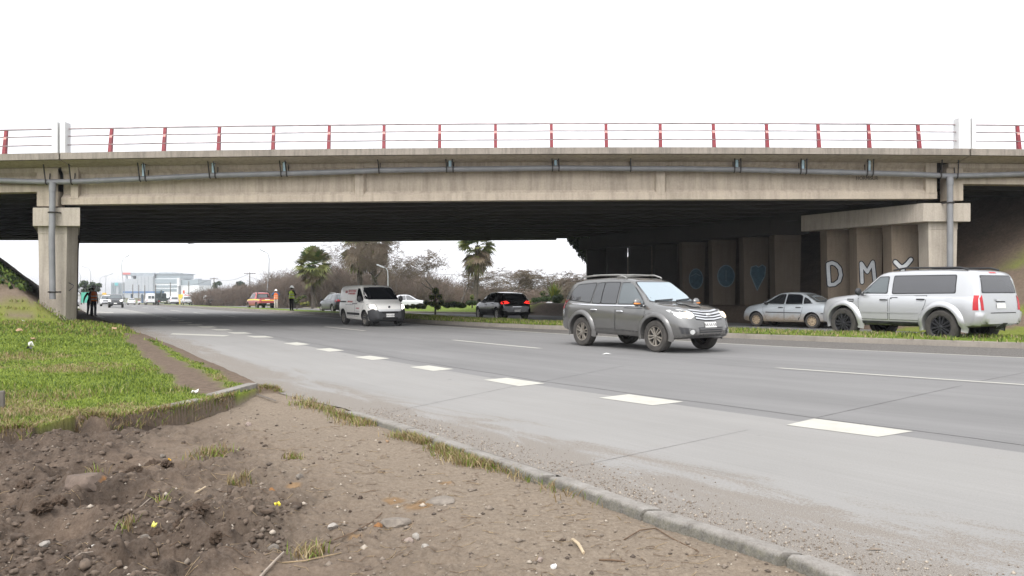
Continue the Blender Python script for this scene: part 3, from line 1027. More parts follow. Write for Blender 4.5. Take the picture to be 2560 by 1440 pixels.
# lettering cast on the outer girder by its maker
def text_obj(txt, size, name, mat, parent, loc, rot, ext=0.004, sx=1.0, offset=0.0):
    cu = bpy.data.curves.new(name, 'FONT')
    cu.body, cu.size, cu.extrude, cu.align_x, cu.align_y, cu.offset = txt, size, ext, 'CENTER', 'CENTER', offset
    tmp = bpy.data.objects.new(name + '_src', cu)
    COL.objects.link(tmp)
    dg = bpy.context.evaluated_depsgraph_get()
    me = bpy.data.meshes.new_from_object(tmp.evaluated_get(dg))
    bpy.data.objects.remove(tmp)
    me.materials.clear(); me.materials.append(mat)
    M = Matrix.Translation(loc) @ rot.to_4x4() @ Matrix.Diagonal((sx, 1, 1, 1))
    me.transform(M)
    o = bpy.data.objects.new(name, me)
    o.parent = parent
    return link(o)
M_ink = flat('stencil_paint', (0.055, 0.048, 0.04), 0.9, var=0.3)
FRONT = Matrix.Rotation(R(90), 3, 'X')
xt = bx(2172)
text_obj('HORMISUR', 0.21, 'stencil_lettering', M_ink, g0, (xt, YB + 0.165, 1.5 + (725 - 445) / 62.04 + 0.01), FRONT, sx=0.86)

# piers: two bents behind one another on either side, columns and cap set along the road
def column(x, Y, zb, zt, wt, wb, mat, name='column', dep=0.85):
    """Tapered blade column, its flat face to the front."""
    V = []
    for z, w_, e in ((zb, wb, 0.0), (zt - 0.34, wt * 0.985, 0.0), (zt - 0.30, wt, 0.015), (zt, wt, 0.015)):
        h = w_ / 2
        V += [(x - h, Y - e, z), (x + h, Y - e, z), (x + h, Y + dep + e, z), (x - h, Y + dep + e, z)]
    n = 4
    Fc = [(i * n + k, i * n + (k + 1) % n, (i + 1) * n + (k + 1) % n, (i + 1) * n + k) for i in range(3) for k in range(n)]
    Fc += [tuple(range(n)), tuple(range(3 * n, 4 * n))]
    b = MB(); b.add(V, Fc)
    return bpart(b, name, [mat], bevel=0.025)


COLS = {}
M_shadep = concrete('shade_dark_pier', (0.115, 0.092, 0.070), 0.5, 0.5)  # under-deck shade painted into the column colour, a step lighter than the girders
cys = [33.42, 34.95, 36.5, 37.95, 40.7, 42.6, 44.7, 46.9, 49.1, 51.3, 53.5, 55.6]
XCR, XCL = bx(2365), bx(131)
for side, xc, zc0, base in ((1, XCR, -0.03, 0.45), (-1, XCL, -0.21, 0.28)):
    zt, zb_ = 5.02 + zc0, 4.28 + zc0
    for bent, (ya, yb) in enumerate(((33.2, 38.8), (40.5, 55.9 if side > 0 else 57.2))):
        pts = []
        hw = 0.95
        sh = -0.13 * side
        for yy in (ya, yb):
            xx = xc + sh * 0.5 - TAN * (yy - YB) + (0.10 if side < 0 else 0)
            pts.append((xx, yy))
        b = MB()
        V = []
        zo = 0.0 if bent == 0 else -0.02
        for (xx, yy) in pts:
            V += [(xx - hw, yy, zb_ + zo), (xx + hw, yy, zb_ + zo), (xx + hw, yy, zt + zo), (xx - hw, yy, zt + zo)]
        b.add(V, [(0, 1, 2, 3), (7, 6, 5, 4), (0, 4, 5, 1), (1, 5, 6, 2), (2, 6, 7, 3), (3, 7, 4, 0)])
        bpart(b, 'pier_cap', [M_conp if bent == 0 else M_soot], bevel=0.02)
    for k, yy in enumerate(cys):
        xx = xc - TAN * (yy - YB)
        mt = M_conp if k == 0 else (M_pierd if k < 4 else M_soot if k > 7 else M_shadep)
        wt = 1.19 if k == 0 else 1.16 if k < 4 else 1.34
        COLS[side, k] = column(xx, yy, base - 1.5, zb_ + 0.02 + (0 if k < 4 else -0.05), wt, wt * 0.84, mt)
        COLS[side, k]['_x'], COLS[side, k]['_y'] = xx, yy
# dark end diaphragms closing the girder bays over the piers
for xe, off, y1 in ((XL0, -0.1, 57.0), (XR0, 0.12, 55.8)):
    b = MB()
    y0 = YB + 0.8
    x0, x1 = xe + off - TAN * (y0 - YB), xe + off - TAN * (y1 - YB)
    z = gcr(xe)
    for (q0, q1) in ((-0.12, 0.12),):
        b.add([(x0 + q0, y0, 4.78 + z), (x0 + q1, y0, 4.78 + z), (x0 + q1, y0, 6.60 + z), (x0 + q0, y0, 6.60 + z),
               (x1 + q0, y1, 4.80 + z), (x1 + q1, y1, 4.80 + z), (x1 + q1, y1, 6.60 + z - .1), (x1 + q0, y1, 6.60 + z - .1)],
              [(0, 1, 2, 3), (7, 6, 5, 4), (0, 4, 5, 1), (1, 5, 6, 2), (2, 6, 7, 3), (3, 7, 4, 0)])
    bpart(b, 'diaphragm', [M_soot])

# ---- painted letters and marks on the piers
M_gw = flat('graffiti_white', (0.52, 0.54, 0.55), 0.8, var=0.12)
M_gk = flat('graffiti_black', (0.014, 0.015, 0.022), 0.8)
M_gb = flat('graffiti_blue', (0.035, 0.075, 0.10), 0.8, var=0.3)
M_gl = flat('graffiti_pale_blue', (0.12, 0.16, 0.19), 0.8, var=0.2)
def ribbon(mb, pts, w, y, m=0, closed=False):
    P = [Vector((p[0], p[1])) for p in pts]
    n = len(P)
    rng = range(n if closed else n - 1)
    for i in rng:
        a, c = P[i], P[(i + 1) % n]
        d_ = (c - a)
        if d_.length < 1e-6: continue
        nrm = Vector((-d_.y, d_.x)).normalized() * (w / 2)
        yy = y - 0.0001 * (i % 7)
        mb.add([(a.x - nrm.x, yy, a.y - nrm.y), (c.x - nrm.x, yy, c.y - nrm.y), (c.x + nrm.x, yy, c.y + nrm.y), (a.x + nrm.x, yy, a.y + nrm.y)], [(0, 1, 2, 3)], m)
    for i, p in enumerate(P):
        k = 8
        yy = y - 0.00085 - 0.00004 * (i % 5)
        mb.add([(p.x + math.cos(2 * math.pi * q / k) * w / 2, yy, p.y + math.sin(2 * math.pi * q / k) * w / 2) for q in range(k)], [tuple(range(k))], m)
def pxz(px, py, Y):
    return ((px - 1280) / F * Y, H - (py - YH) / F * Y)
def graffiti(k, name, strokes, label):
    """strokes: list of (material, width px, points in photo px, closed) laid on the column's front face."""
    c = COLS[1, k]
    Y = cys[k]
    b = MB()
    for li, (m, w, pts, cl) in enumerate(strokes):
        ribbon(b, [pxz(p[0], p[1], Y) for p in pts], w / F * Y, Y - 0.004 - 0.0025 * li, m, cl)
    o = bpart(b, name, [M_gk, M_gw, M_gb, M_gl], c, fix=False)
    o['label'] = label
D_ = [(2070, 660), (2071, 685), (2073, 712), (2086, 711), (2098, 702), (2102, 688), (2099, 671), (2090, 661), (2080, 657)]
graffiti(3, 'graffiti_letter', [(0, 14, D_, True), (1, 8.5, D_, True)], 'painted white letter D outlined in black')
Mz = [(2155, 706), (2153, 658), (2168, 680), (2182, 655), (2187, 703)]
graffiti(2, 'graffiti_letter', [(0, 13, Mz, False), (1, 8, Mz, False)], 'painted white letter M outlined in black')
Y1, Y2 = [(2238, 655), (2250, 667), (2258, 668), (2268, 660), (2277, 649)], [(2256, 668), (2257, 690), (2258, 706)]
graffiti(1, 'graffiti_letter', [(0, 16, Y1, False), (0, 16, Y2, False), (1, 9.5, Y1, False), (1, 9.5, Y2, False)], 'painted white letter Y outlined in black')
hrt = [(1878, 668), (1890, 664), (1896, 668), (1906, 662), (1914, 668), (1912, 690), (1898, 716), (1893, 726), (1884, 705), (1876, 685)]
def fillpoly(mb, pts, y, m):
    mb.add([(p[0], y, p[1]) for p in pts], [tuple(range(len(pts)))], m)
def blob(k, pts, label, inner=None):
    Y = cys[k]; c = COLS[1, k]; b = MB()
    fillpoly(b, [pxz(*p, Y) for p in pts], Y - 0.004, 2)
    ribbon(b, [pxz(*p, Y) for p in pts], 2.4 / F * Y, Y - 0.006, 3, True)
    if inner: ribbon(b, [pxz(*p, Y) for p in inner], 1.6 / F * Y, Y - 0.0075, 3, False)
    o = bpart(b, 'graffiti_shape', [M_gk, M_gw, M_gb, M_gl], c, fix=False); o['label'] = label
blob(5, hrt, 'pointed blue painted shape')
blob(6, [(1815 + 21 * math.cos(a * 0.4), 690 + 27 * math.sin(a * 0.4)) for a in range(16)], 'round blue painted shape', [(1815, 675), (1815, 703)])
blob(7, [(1740 + 17 * math.cos(a * 0.4), 697 + 25 * math.sin(a * 0.4)) for a in range(16)], 'tall rounded blue painted shape', [(1728, 690), (1740, 684), (1752, 690)])
# small black tag on the near left column
b = MB(); Yl = cys[0]
cl = COLS[-1, 0]
tg = [(173, 707), (184, 713), (183, 719), (173, 727)]
ribbon(b, [(bx(p[0], 33.6), H - (p[1] - YH) / F * 33.6) for p in tg], 0.03, 33.42 + 0.16, 0, False)
o = bpart(b, 'graffiti_mark', [M_gk], cl, fix=False)

# ---- railing: three bays between white end posts
railing = None
post_px = [12, 276, 410, 547, 683, 822, 960, 1099, 1239, 1379, 1516, 1651, 1785, 1918, 2047, 2173, 2298, 2547]
def rz_(x): return 7.078 + crest(x)
Yp = 32.45
pm = MB()
pm.add([(-0.065, 0, 0), (0.065, 0, 0), (0.055, 0.15, 1.0), (-0.055, 0.15, 1.0), (-0.065, 0.16, 0), (0.065, 0.16, 0), (0.055, 0.25, 1.0), (-0.055, 0.25, 1.0)],
       [(0, 1, 2, 3), (5, 4, 7, 6), (4, 0, 3, 7), (1, 5, 6, 2), (3, 2, 6, 7), (0, 4, 5, 1)], 0)
pm.add([(-0.058, 0.0915, 0.615), (0.058, 0.0915, 0.615), (0.057, 0.1025, 0.69), (-0.057, 0.1025, 0.69)], [(0, 1, 2, 3)], 1)
for v in range(8, 12):
    pm.v[v] = (pm.v[v][0], pm.v[v][1] - 0.004, pm.v[v][2])
proto_post = None
RAILS = []
for (xa, xb) in ((-44, bx(131, Yp)), (bx(165, Yp), bx(2395, Yp)), (bx(2439, Yp), 31)):
    rl = None
    b = MB()
    nseg = max(6, int((xb - xa) / 1.1))
    for hz, yy, r_ in ((0.985, 0.16, 0.030), (0.69, 0.12, 0.024), (0.335, 0.07, 0.024)):
        pts = [(xa + (xb - xa) * i / nseg, Yp + yy, rz_(xa + (xb - xa) * i / nseg) + hz + 0.004 * math.sin(i * 2.3)) for i in range(nseg + 1)]
        b.tube(pts, r_, 6)
    o = bpart(b, 'railing', [M_rail])
    RAILS.append((xa, xb, o))
for px in post_px + [-140, -290, 2690, 2830]:
    x = bx(px, Yp + 0.1)
    par = next((o for xa, xb, o in RAILS if xa <= x <= xb), None)
    if par is None: continue
    if proto_post is None:
        proto_post = pm.build('post', [M_red, M_redl], None); p = proto_post
    else:
        p = proto_post.copy(); link(p)
    p.parent = par
    p.location = (x, Yp, rz_(x) - 0.01)
    p.rotation_euler = (0, R(random.uniform(-0.6, 0.6)), 0)
for px0, px1 in ((131, 146), (151, 165), (2395, 2425), (2428, 2438)):
    b = MB(); x0, x1 = bx(px0, 32.4), bx(px1, 32.4)
    b.box(((x0 + x1) / 2, 32.55, rz_(x0) + 0.60), (x1 - x0, 0.42, 1.24))
    bpart(b, 'end_post', [M_white], bevel=0.012)
# ... and a plain one along the far edge
b = MB()
for hz in (0.98, 0.68, 0.33):
    b.tube([(-44 + 75 * i / 50, 61.25, rz_(-44 + 75 * i / 50) + hz) for i in range(51)], 0.02, 5)
for i in range(34):
    x = -44 + 2.22 * i
    b.bar((x, 61.25, rz_(x)), (x, 61.25, rz_(x) + 1), 0.08, 0.1)
bpart(b, 'far_railing', [M_red])

# ---- storm-water pipe slung along the girder
pipe_px = [(-60, 447), (0, 451), (60, 453.5), (130, 455), (185, 454), (270, 450.5), (360, 446.5), (530, 438.5), (710, 434), (860, 429.5), (945, 426), (1125, 423), (1240, 422), (1388, 420),
           (1575, 421.5), (1720, 422), (1840, 424), (2005, 428), (2172, 432.5), (2290, 436), (2375, 440), (2460, 438), (2560, 435), (2640, 432)]
Yq = 33.08
b = MB()
b.tube([at(p[0], p[1], Yq) for p in pipe_px], 0.108, 12)
pipe = bpart(b, 'drain_pipe', [M_pvc], smooth=40)
for px in (240, 440, 780, 1270, 1700, 1930, 2100, 600, 1050):      # sockets
    y = np.interp(px, [p[0] for p in pipe_px], [p[1] for p in pipe_px])
    q = at(px, y, Yq); q2 = at(px + 9, np.interp(px + 9, [p[0] for p in pipe_px], [p[1] for p in pipe_px]), Yq)
    b = MB(); b.tube([q, q2], 0.122, 12); bpart(b, 'pipe_socket', [M_pvc], pipe, smooth=40)
for px in (118, 181, 352, 366, 526, 540, 704, 718, 948, 1117, 1133, 1381, 1397, 1576, 1835, 1850, 2000, 2014, 2166, 2180, 2350, 2391):
    y = np.interp(px, [p[0] for p in pipe_px], [p[1] for p in pipe_px])
    b = MB()
    q = at(px, y, Yq)
    b.tube([(q.x - 0.03, 32.85, 6.76 + crest(q.x)), (q.x, 32.95, q.z + 0.05), (q.x, 32.955, q.z - 0.05), (q.x, 33.06, q.z - 0.118), (q.x, 33.19, q.z - 0.03)], 0.026, 5)
    b.tube([(q.x + 0.01, 33.26, q.z + 0.36), (q.x + 0.01, 33.22, q.z - 0.02)], 0.02, 5)
    bpart(b, 'hanger', [M_iron], pipe)
for px in (359, 533, 711, 1125, 1389, 1842, 2007, 2173):
    y = np.interp(px, [p[0] for p in pipe_px], [p[1] for p in pipe_px])
    b = MB(); q = at(px, y, Yq + 0.02)
    b.tube([(q.x, q.y, q.z + 0.02), (q.x, q.y, 6.74 + crest(q.x))], 0.062, 8, 0)
    b.tube([(q.x - 0.09, q.y, 6.69 + crest(q.x)), (q.x + 0.09, q.y, 6.69 + crest(q.x))], 0.03, 6, 1)
    bpart(b, 'outlet_stub', [M_blue, M_iron], pipe, smooth=40)
for px, y0, y1, Yd in ((131.5, 456, 748, 32.98), (2375, 441, 770, 32.98)):
    b = MB()
    b.tube([at(px, y0, Yd), at(px - (2 if px < 1000 else 0), (y0 + y1) / 2, Yd), at(px, y1, Yd)], 0.118, 14, 0)
    b.tube([at(px, y0 + 5, Yd), at(px, y0 + 22, Yd)], 0.136, 14, 0)
    dp = bpart(b, 'down_pipe', [M_pvc], pipe, smooth=40)
    for yc in ((531, 730) if px < 1000 else (507,)):
        b = MB()
        q = at(px, yc, Yd)
        b.tube([(q.x - 0.22, q.y + 0.2, q.z), (q.x - 0.13, q.y - 0.08, q.z), (q.x, q.y - 0.135, q.z), (q.x + 0.13, q.y - 0.08, q.z), (q.x + 0.22, q.y + 0.2, q.z)], 0.03, 5, 0)
        bpart(b, 'pipe_clamp', [M_iron], pipe)

bridge.scale = (SB,) * 3
# ================================================================ VEHICLES
def curve(pts, r=0.0):
    xs, ys = np.array([p[0] for p in pts], float), np.array([p[1] for p in pts], float)
    def f(x):
        if r == 0: return float(np.interp(x, xs, ys))
        k = np.linspace(-1, 1, 9) * min(r, max(1e-4, min(x - xs[0], xs[-1] - x)) + 1e-4)
        return float(np.interp(x + k, xs, ys).mean())
    return f


def section(w, z0, zb, zt, wr, gfull):
    hh = zb - z0
    low = [(0, z0), (0.82 * w, z0), (0.94 * w, z0 + 0.05 * hh), (0.985 * w, z0 + 0.20 * hh), (w, z0 + 0.52 * hh), (0.995 * w, z0 + 0.76 * hh), (0.975 * w, z0 + 0.92 * hh), (0.95 * w, zb)]
    g = max(zt - zb, 0.02)
    k = min(1, g / 0.3)
    gf = min(1, g / gfull)
    we = 0.935 * w + (wr - 0.935 * w) * gf
    cab = [(0.935 * w, zb + 0.012), (0.935 * w * 0.5 + we * 0.5 + 0.012, zb + 0.5 * (g - 0.1 * k)), (we, zt - 0.11 * k), (we - 0.018 * k, zt - 0.062 * k), (we - 0.075 * k, zt - 0.025 * k), (0.55 * we, zt - 0.006), (0, zt)]
    hood = [(0.93 * w, zb + 0.25 * g), (0.885 * w, zb + 0.5 * g), (0.82 * w, zb + 0.7 * g), (0.72 * w, zb + 0.84 * g), (0.55 * w, zb + 0.94 * g), (0.28 * w, zb + 0.985 * g), (0, zt)]
    s = sstep(0.10, 0.34, g)
    return low + [((1 - s) * a[0] + s * c[0], (1 - s) * a[1] + s * c[1]) for a, c in zip(hood, cab)]


M_well = flat('wheel_well', (0.010, 0.010, 0.010), 0.95, var=0)
M_tyre = flat('tyre_rubber', (0.030, 0.028, 0.026), 0.85, var=0.3, scale=8)
M_tyred = flat('dusty_tyre_rubber', (0.048, 0.043, 0.038), 0.9, var=0.3, scale=8)
M_alloy = flat('alloy', (0.45, 0.43, 0.40), 0.35, 0.8, var=0.25)
M_alloyd = flat('dirty_alloy', (0.33, 0.30, 0.26), 0.42, 0.6, var=0.35)
M_blackrim = flat('black_rim', (0.05, 0.05, 0.055), 0.3, 0.5, var=0.2)
M_steelrim = flat('steel_wheel', (0.20, 0.185, 0.165), 0.55, 0.3, var=0.3)
M_mudrim = flat('muddy_hubcap', (0.33, 0.255, 0.17), 0.8, 0.0, var=0.3)
M_plastic = flat('black_plastic', (0.028, 0.028, 0.030), 0.55, var=0.25)
M_trim = flat('window_trim', (0.012, 0.012, 0.013), 0.4, var=0)
M_chrome = flat('chrome', (0.75, 0.75, 0.76), 0.12, 1.0, var=0)
M_plate = flat('number_plate', (0.72, 0.71, 0.68), 0.5, var=0.05)
M_platek = flat('plate_marks', (0.09, 0.085, 0.09), 0.6, var=0)
M_tail = flat('tail_lens', (0.42, 0.012, 0.018), 0.15, var=0.15)
M_taillit = flat('lit_tail_lens', (0.6, 0.02, 0.02), 0.2, var=0, emit=(1.0, 0.03, 0.02), estr=0.9)
M_amber = flat('amber_lens', (0.75, 0.26, 0.05), 0.2, var=0.1)
M_clear = flat('clear_lens', (0.62, 0.62, 0.60), 0.1, 0.4, var=0.2)
M_lamp = flat('lit_headlamp', (0.9, 0.88, 0.8), 0.2, var=0, emit=(1.0, 0.93, 0.82), estr=3.0)
M_lampw = flat('lit_warm_headlamp', (0.9, 0.75, 0.5), 0.2, var=0, emit=(1.0, 0.80, 0.52), estr=1.1)
M_redtxt = flat('red_lettering', (0.42, 0.08, 0.09), 0.6, var=0.2)
M_greytxt = flat('grey_lettering', (0.30, 0.30, 0.31), 0.6, var=0.2)
M_yellow = flat('yellow_reflective', (0.75, 0.58, 0.04), 0.4, var=0.08)
M_roofrail = flat('roof_rail', (0.35, 0.34, 0.32), 0.3, 0.7, var=0.1)


def glass(name, c, rough=0.03, metal=0.0, spec=0.8, ior=1.6):
    t = NT(name)
    t.set(color=c, rough=rough, metal=metal, spec=spec)
    t.b.inputs['IOR'].default_value = ior
    return t.mat


G_dark = glass('tinted_glass', (0.016, 0.017, 0.019), 0.04, 0.0, 0.8, 1.75)
G_blk = glass('dark_glass', (0.006, 0.007, 0.009), 0.04)
G_screen = glass('sky_reflecting_windscreen', (0.50, 0.58, 0.62), 0.05, 0.85)
G_mid = glass('grey_glass', (0.13, 0.145, 0.15), 0.05, 0.5)
G_haze = glass('grey_tinted_glass', (0.085, 0.085, 0.09), 0.08, 0.35)

WHEELS = {}
def wheel_mesh(style, r, wd=0.21):
    key = (style, r)
    if key in WHEELS: return WHEELS[key]
    tmat, rmat = {'alloy': (M_tyre, M_alloy), 'dirty': (M_tyred, M_alloyd), 'black': (M_tyred, M_blackrim), 'steel': (M_tyre, M_steelrim), 'mud': (M_tyred, M_mudrim), 'dark': (M_tyre, M_blackrim)}[style]
    rr = r * (0.64 if style != 'dirty' else 0.62)
    h = wd / 2
    b = MB()
    b.lathe([(rr, -h * 0.8), (rr + 0.02, -h * 0.95), (r * 0.9, -h), (r * 0.97, -h * 0.86), (r, -h * 0.6), (r, h * 0.6), (r * 0.97, h * 0.86), (r * 0.9, h), (rr + 0.02, h * 0.95), (rr, h * 0.8), (rr, -h * 0.8)], 32)
    ty = b.build('wheel', [tmat], smooth=35)
    me_t = ty.data
    bpy.data.objects.remove(ty)
    b = MB()                                 # outer face looks along +y
    b.lathe([(rr, -h * 0.6), (rr, h * 0.86), (rr * 0.94, h * 0.84), (rr * 0.90, h * 0.45), (rr * 0.90, -h * 0.6)], 32, m=0)
    b.lathe([(rr * 0.9, h * 0.25), (0.001, h * 0.25)], 24, m=1)
    b.lathe([(rr * 0.20, h * 0.2), (rr * 0.19, h * 0.78), (rr * 0.12, h * 0.86), (0.001, h * 0.86)], 14, m=0)
    if style in ('steel', 'mud'):
        b.lathe([(rr * 0.93, h * 0.42), (rr * 0.72, h * 0.66), (rr * 0.35, h * 0.5), (0.001, h * 0.62)], 24, m=0)
        for k in range(9):
            a = 2 * math.pi * k / 9
            b.box((rr * 0.74 * math.cos(a), h * 0.64, rr * 0.74 * math.sin(a)), (rr * 0.13, 0.03, rr * 0.10), rot=Matrix.Rotation(-a, 3, 'Y'), m=1)
    else:
        ns = 5 if style != 'black' else 6
        for k in range(ns):
            a = 2 * math.pi * k / ns + 0.3
            for s in ((-1, 1) if style in ('dirty', 'black') else (0,)):
                ca, sa = math.cos(a), math.sin(a)
                off = s * rr * 0.13
                p0 = Vector((ca * rr * 0.15 - sa * off * 0.5, h * 0.70, sa * rr * 0.15 + ca * off * 0.5))
                p1 = Vector((ca * rr * 0.93 - sa * off * 1.5, h * 0.74, sa * rr * 0.93 + ca * off * 1.5))
                d_ = (p1 - p0); L = d_.length; d_.normalize()
                wv = rr * (0.17 if s else 0.26)
                n_ = Vector((-d_.z, 0, d_.x)) * wv / 2
                y_ = Vector((0, h * 0.16, 0))
                V = [p0 - n_ * 0.8 - y_, p0 + n_ * 0.8 - y_, p1 + n_ - y_, p1 - n_ - y_, p0 - n_ * 0.55 + y_, p0 + n_ * 0.55 + y_, p1 + n_ * 0.7 + y_, p1 - n_ * 0.7 + y_]
                b.add(V, [(4, 5, 6, 7), (0, 4, 7, 3), (1, 2, 6, 5), (3, 7, 6, 2), (0, 1, 5, 4)], 0)
    rm = b.build('rim', [rmat, M_well], smooth=35)
    me_r = rm.data
    bpy.data.objects.remove(rm)
    WHEELS[key] = (me_t, me_r)
    return WHEELS[key]


def offset_poly(poly, d):
    c = Vector((sum(p[0] for p in poly) / len(poly), sum(p[1] for p in poly) / len(poly)))
    out = []
    n = len(poly)
    area = sum(poly[i][0] * poly[(i + 1) % n][1] - poly[(i + 1) % n][0] * poly[i][1] for i in range(n))
    sg = 1 if area > 0 else -1
    for i in range(n):
        p, a, e = Vector(poly[i]), Vector(poly[i - 1]), Vector(poly[(i + 1) % n])
        d1, d2 = (p - a).normalized(), (e - p).normalized()
        n1, n2 = Vector((d1.y, -d1.x)) * sg, Vector((d2.y, -d2.x)) * sg
        m = (n1 + n2)
        m = m.normalized() if m.length > 1e-4 else n1
        out.append(tuple(p + m * d / max(0.45, m.dot(n1))))
    return out


def round_poly(poly, r=0.04, k=3):
    out, n = [], len(poly)
    for i in range(n):
        p, a, e = Vector(poly[i]), Vector(poly[i - 1]), Vector(poly[(i + 1) % n])
        r1 = min(r, (a - p).length * 0.4, (e - p).length * 0.4)
        q0, q1 = p + (a - p).normalized() * r1, p + (e - p).normalized() * r1
        for j in range(k + 1):
            t = j / k
            out.append(tuple((q0 * (1 - t) + p * t) * (1 - t) + (p * (1 - t) + q1 * t) * t))
    return out


class Car:
    def __init__(c, name, sp, label, cat, group=None):
        c.sp = sp
        c.root = tag(empty(name), label, cat, group)
        W = sp['w']
        top, belt, bot, plan = curve(sp['top'], 0.05), curve(sp['belt'], 0.15), curve(sp['bot'], 0.1), curve(sp['plan'], 0.10)
        xr, xf = sp['top'][0][0], sp['top'][-1][0]
        xs = set(np.round(np.arange(xr, xf, 0.07), 3)) | {p[0] for p in sp['top']} | {xf, xr, xr + .012, xr + .03, xr + .06, xf - .012, xf - .03, xf - .06}
        xs = sorted(xs)
        zmax = max(p[1] for p in sp['top'])
        gfull = sp.get('gfull', 0.62)
        rings = []
        for x in xs:
            h = section(plan(x), bot(x), min(belt(x), top(x) - 0.02), top(x), sp['wr'], gfull)
            rings.append([(x, y, z) for y, z in h] + [(x, -y, z) for y, z in reversed(h[1:-1])])
        n = len(rings[0])
        b = MB()
        V = [p for r_ in rings for p in r_]
        Fc = []
        for i in range(len(rings) - 1):
            for k in range(n):
                a, e = i * n + k, i * n + (k + 1) % n
                Fc.append((a, e, e + n, a + n))
        Fc += [tuple(range(n)), tuple(reversed(range((len(rings) - 1) * n, len(rings) * n)))]
        b.add(V, Fc)
        c.body = b.build('body', [sp['paint']], c.root, smooth=None)
        # wheel housings cut out of the closed shell
        r = sp['r']; ax = sp['wb'] / 2
        cut = MB()
        for x in (-ax, ax):
            for s in (-1, 1):
                y0, y1 = s * (W - 0.33), s * (W + 0.2)
                k = 28
                rad = r + sp.get('gap', 0.065)
                P = [(x + rad * math.cos(2 * math.pi * i / k), r + 0.02 + rad * math.sin(2 * math.pi * i / k)) for i in range(k)]
                cut.prism(P, min(y0, y1), max(y0, y1), 'y')
        cu = cut.build('cutter', [M_well])
        md = c.body.modifiers.new('arch', 'BOOLEAN')
        md.operation, md.solver, md.object = 'DIFFERENCE', 'EXACT', cu
        try: md.material_mode = 'TRANSFER'
        except Exception: pass
        dg = bpy.context.evaluated_depsgraph_get()
        me = bpy.data.meshes.new_from_object(c.body.evaluated_get(dg))
        c.body.modifiers.clear()
        c.body.data = me
        me.name = 'body'
        bpy.data.objects.remove(cu)
        me.polygons.foreach_set('use_smooth', np.ones(len(me.polygons), bool))
        me.set_sharp_from_angle(angle=R(38))
        c.bvh = BVHTree.FromPolygons([v.co.copy() for v in me.vertices], [tuple(p.vertices) for p in me.polygons])
        c.wheels()

    def wheels(c):
        sp = c.sp
        mt, mr = wheel_mesh(sp['style'], sp['r'], sp.get('tw', 0.21))
        ax = sp['wb'] / 2
        for x in (ax, -ax):
            for s in (1, -1):
                w = link(bpy.data.objects.new('wheel', mt)); w.parent = c.root
                w.location = (x, s * (sp['w'] - sp.get('inset', 0.13)), sp['r'])
                w.rotation_euler = (0, random.uniform(0, 1.2), 0 if s > 0 else math.pi)
                q = link(bpy.data.objects.new('rim', mr)); q.parent = w

    def ray(c, proj, u, v, sgn=1):
        if proj == 'S': o, d_ = Vector((u, 4 * sgn, v)), Vector((0, -sgn, 0))
        elif proj == 'F': o, d_ = Vector((6, u, v)), Vector((-1, 0, 0))
        elif proj == 'B': o, d_ = Vector((-6, u, v)), Vector((1, 0, 0))
        else: o, d_ = Vector((u, v, 5)), Vector((0, 0, -1))
        hit, nrm, _, _ = c.bvh.ray_cast(o, d_)
        if hit is None:
            q = o + d_ * 3.0
            hit, nrm, _, _ = c.bvh.find_nearest(q)
        if nrm.dot(d_) > 0: nrm = -nrm
        return hit, nrm, d_

    def decal(c, mb, proj, poly, m=0, off=0.004, sgn=1, sp=0.085):
        """Skin a flat outline onto the body shell."""
        P = []
        n = len(poly)
        for i in range(n):
            a, e = Vector(poly[i]), Vector(poly[(i + 1) % n])
            k = max(1, int((e - a).length / sp))
            P += [a.lerp(e, j / k) for j in range(k)]
        nb = len(P)
        us, vs_ = [p[0] for p in P], [p[1] for p in P]
        def inside(q):
            r_ = False
            for i in range(n):
                a, e = poly[i], poly[(i + 1) % n]
                if (a[1] > q[1]) != (e[1] > q[1]) and q[0] < (e[0] - a[0]) * (q[1] - a[1]) / (e[1] - a[1]) + a[0]: r_ = not r_
            return r_
        for u in np.arange(min(us) + sp * 0.6, max(us), sp):
            for v in np.arange(min(vs_) + sp * 0.6, max(vs_), sp):
                if inside((u, v)) and min((Vector((u, v)) - p).length for p in P) > sp * 0.4: P.append(Vector((u, v)))
        V2, _, F2, *_ = delaunay_2d_cdt(P, [(i, (i + 1) % nb) for i in range(nb)], [], 1, 1e-5)
        V3 = []
        for p in V2:
            h, nr, d_ = c.ray(proj, p[0], p[1], sgn)
            V3.append(h + nr * off)
        Fc = []
        for f in F2:
            a, e, g = (V3[i] for i in f)
            nn = (e - a).cross(g - a)
            Fc.append(tuple(f) if nn.dot(d_) < 0 else tuple(reversed(f)))
        mb.add(V3, Fc, m)

    def part(c, name, proj, items, mats, sgn=1, parent=None, label=None, rnd=0.0):
        mb = MB()
        for it in items:
            poly, m = it[0], it[1]
            off = it[2] if len(it) > 2 else 0.004
            if rnd: poly = round_poly(poly, rnd)
            c.decal(mb, proj, poly, m, off, sgn)
        o = mb.build(name, mats, parent or c.root, fix=False)
        o.data.polygons.foreach_set('use_smooth', np.ones(len(o.data.polygons), bool))
        if label: o['label'] = label
        return o

    def window(c, proj, poly, mat, sgn=1, name='side_window', frame=0.022, rnd=0.05):
        return c.part(name, proj, [(round_poly(offset_poly(poly, frame), rnd), 1, 0.003), (round_poly(poly, rnd), 0, 0.006)], [mat, M_trim], sgn)

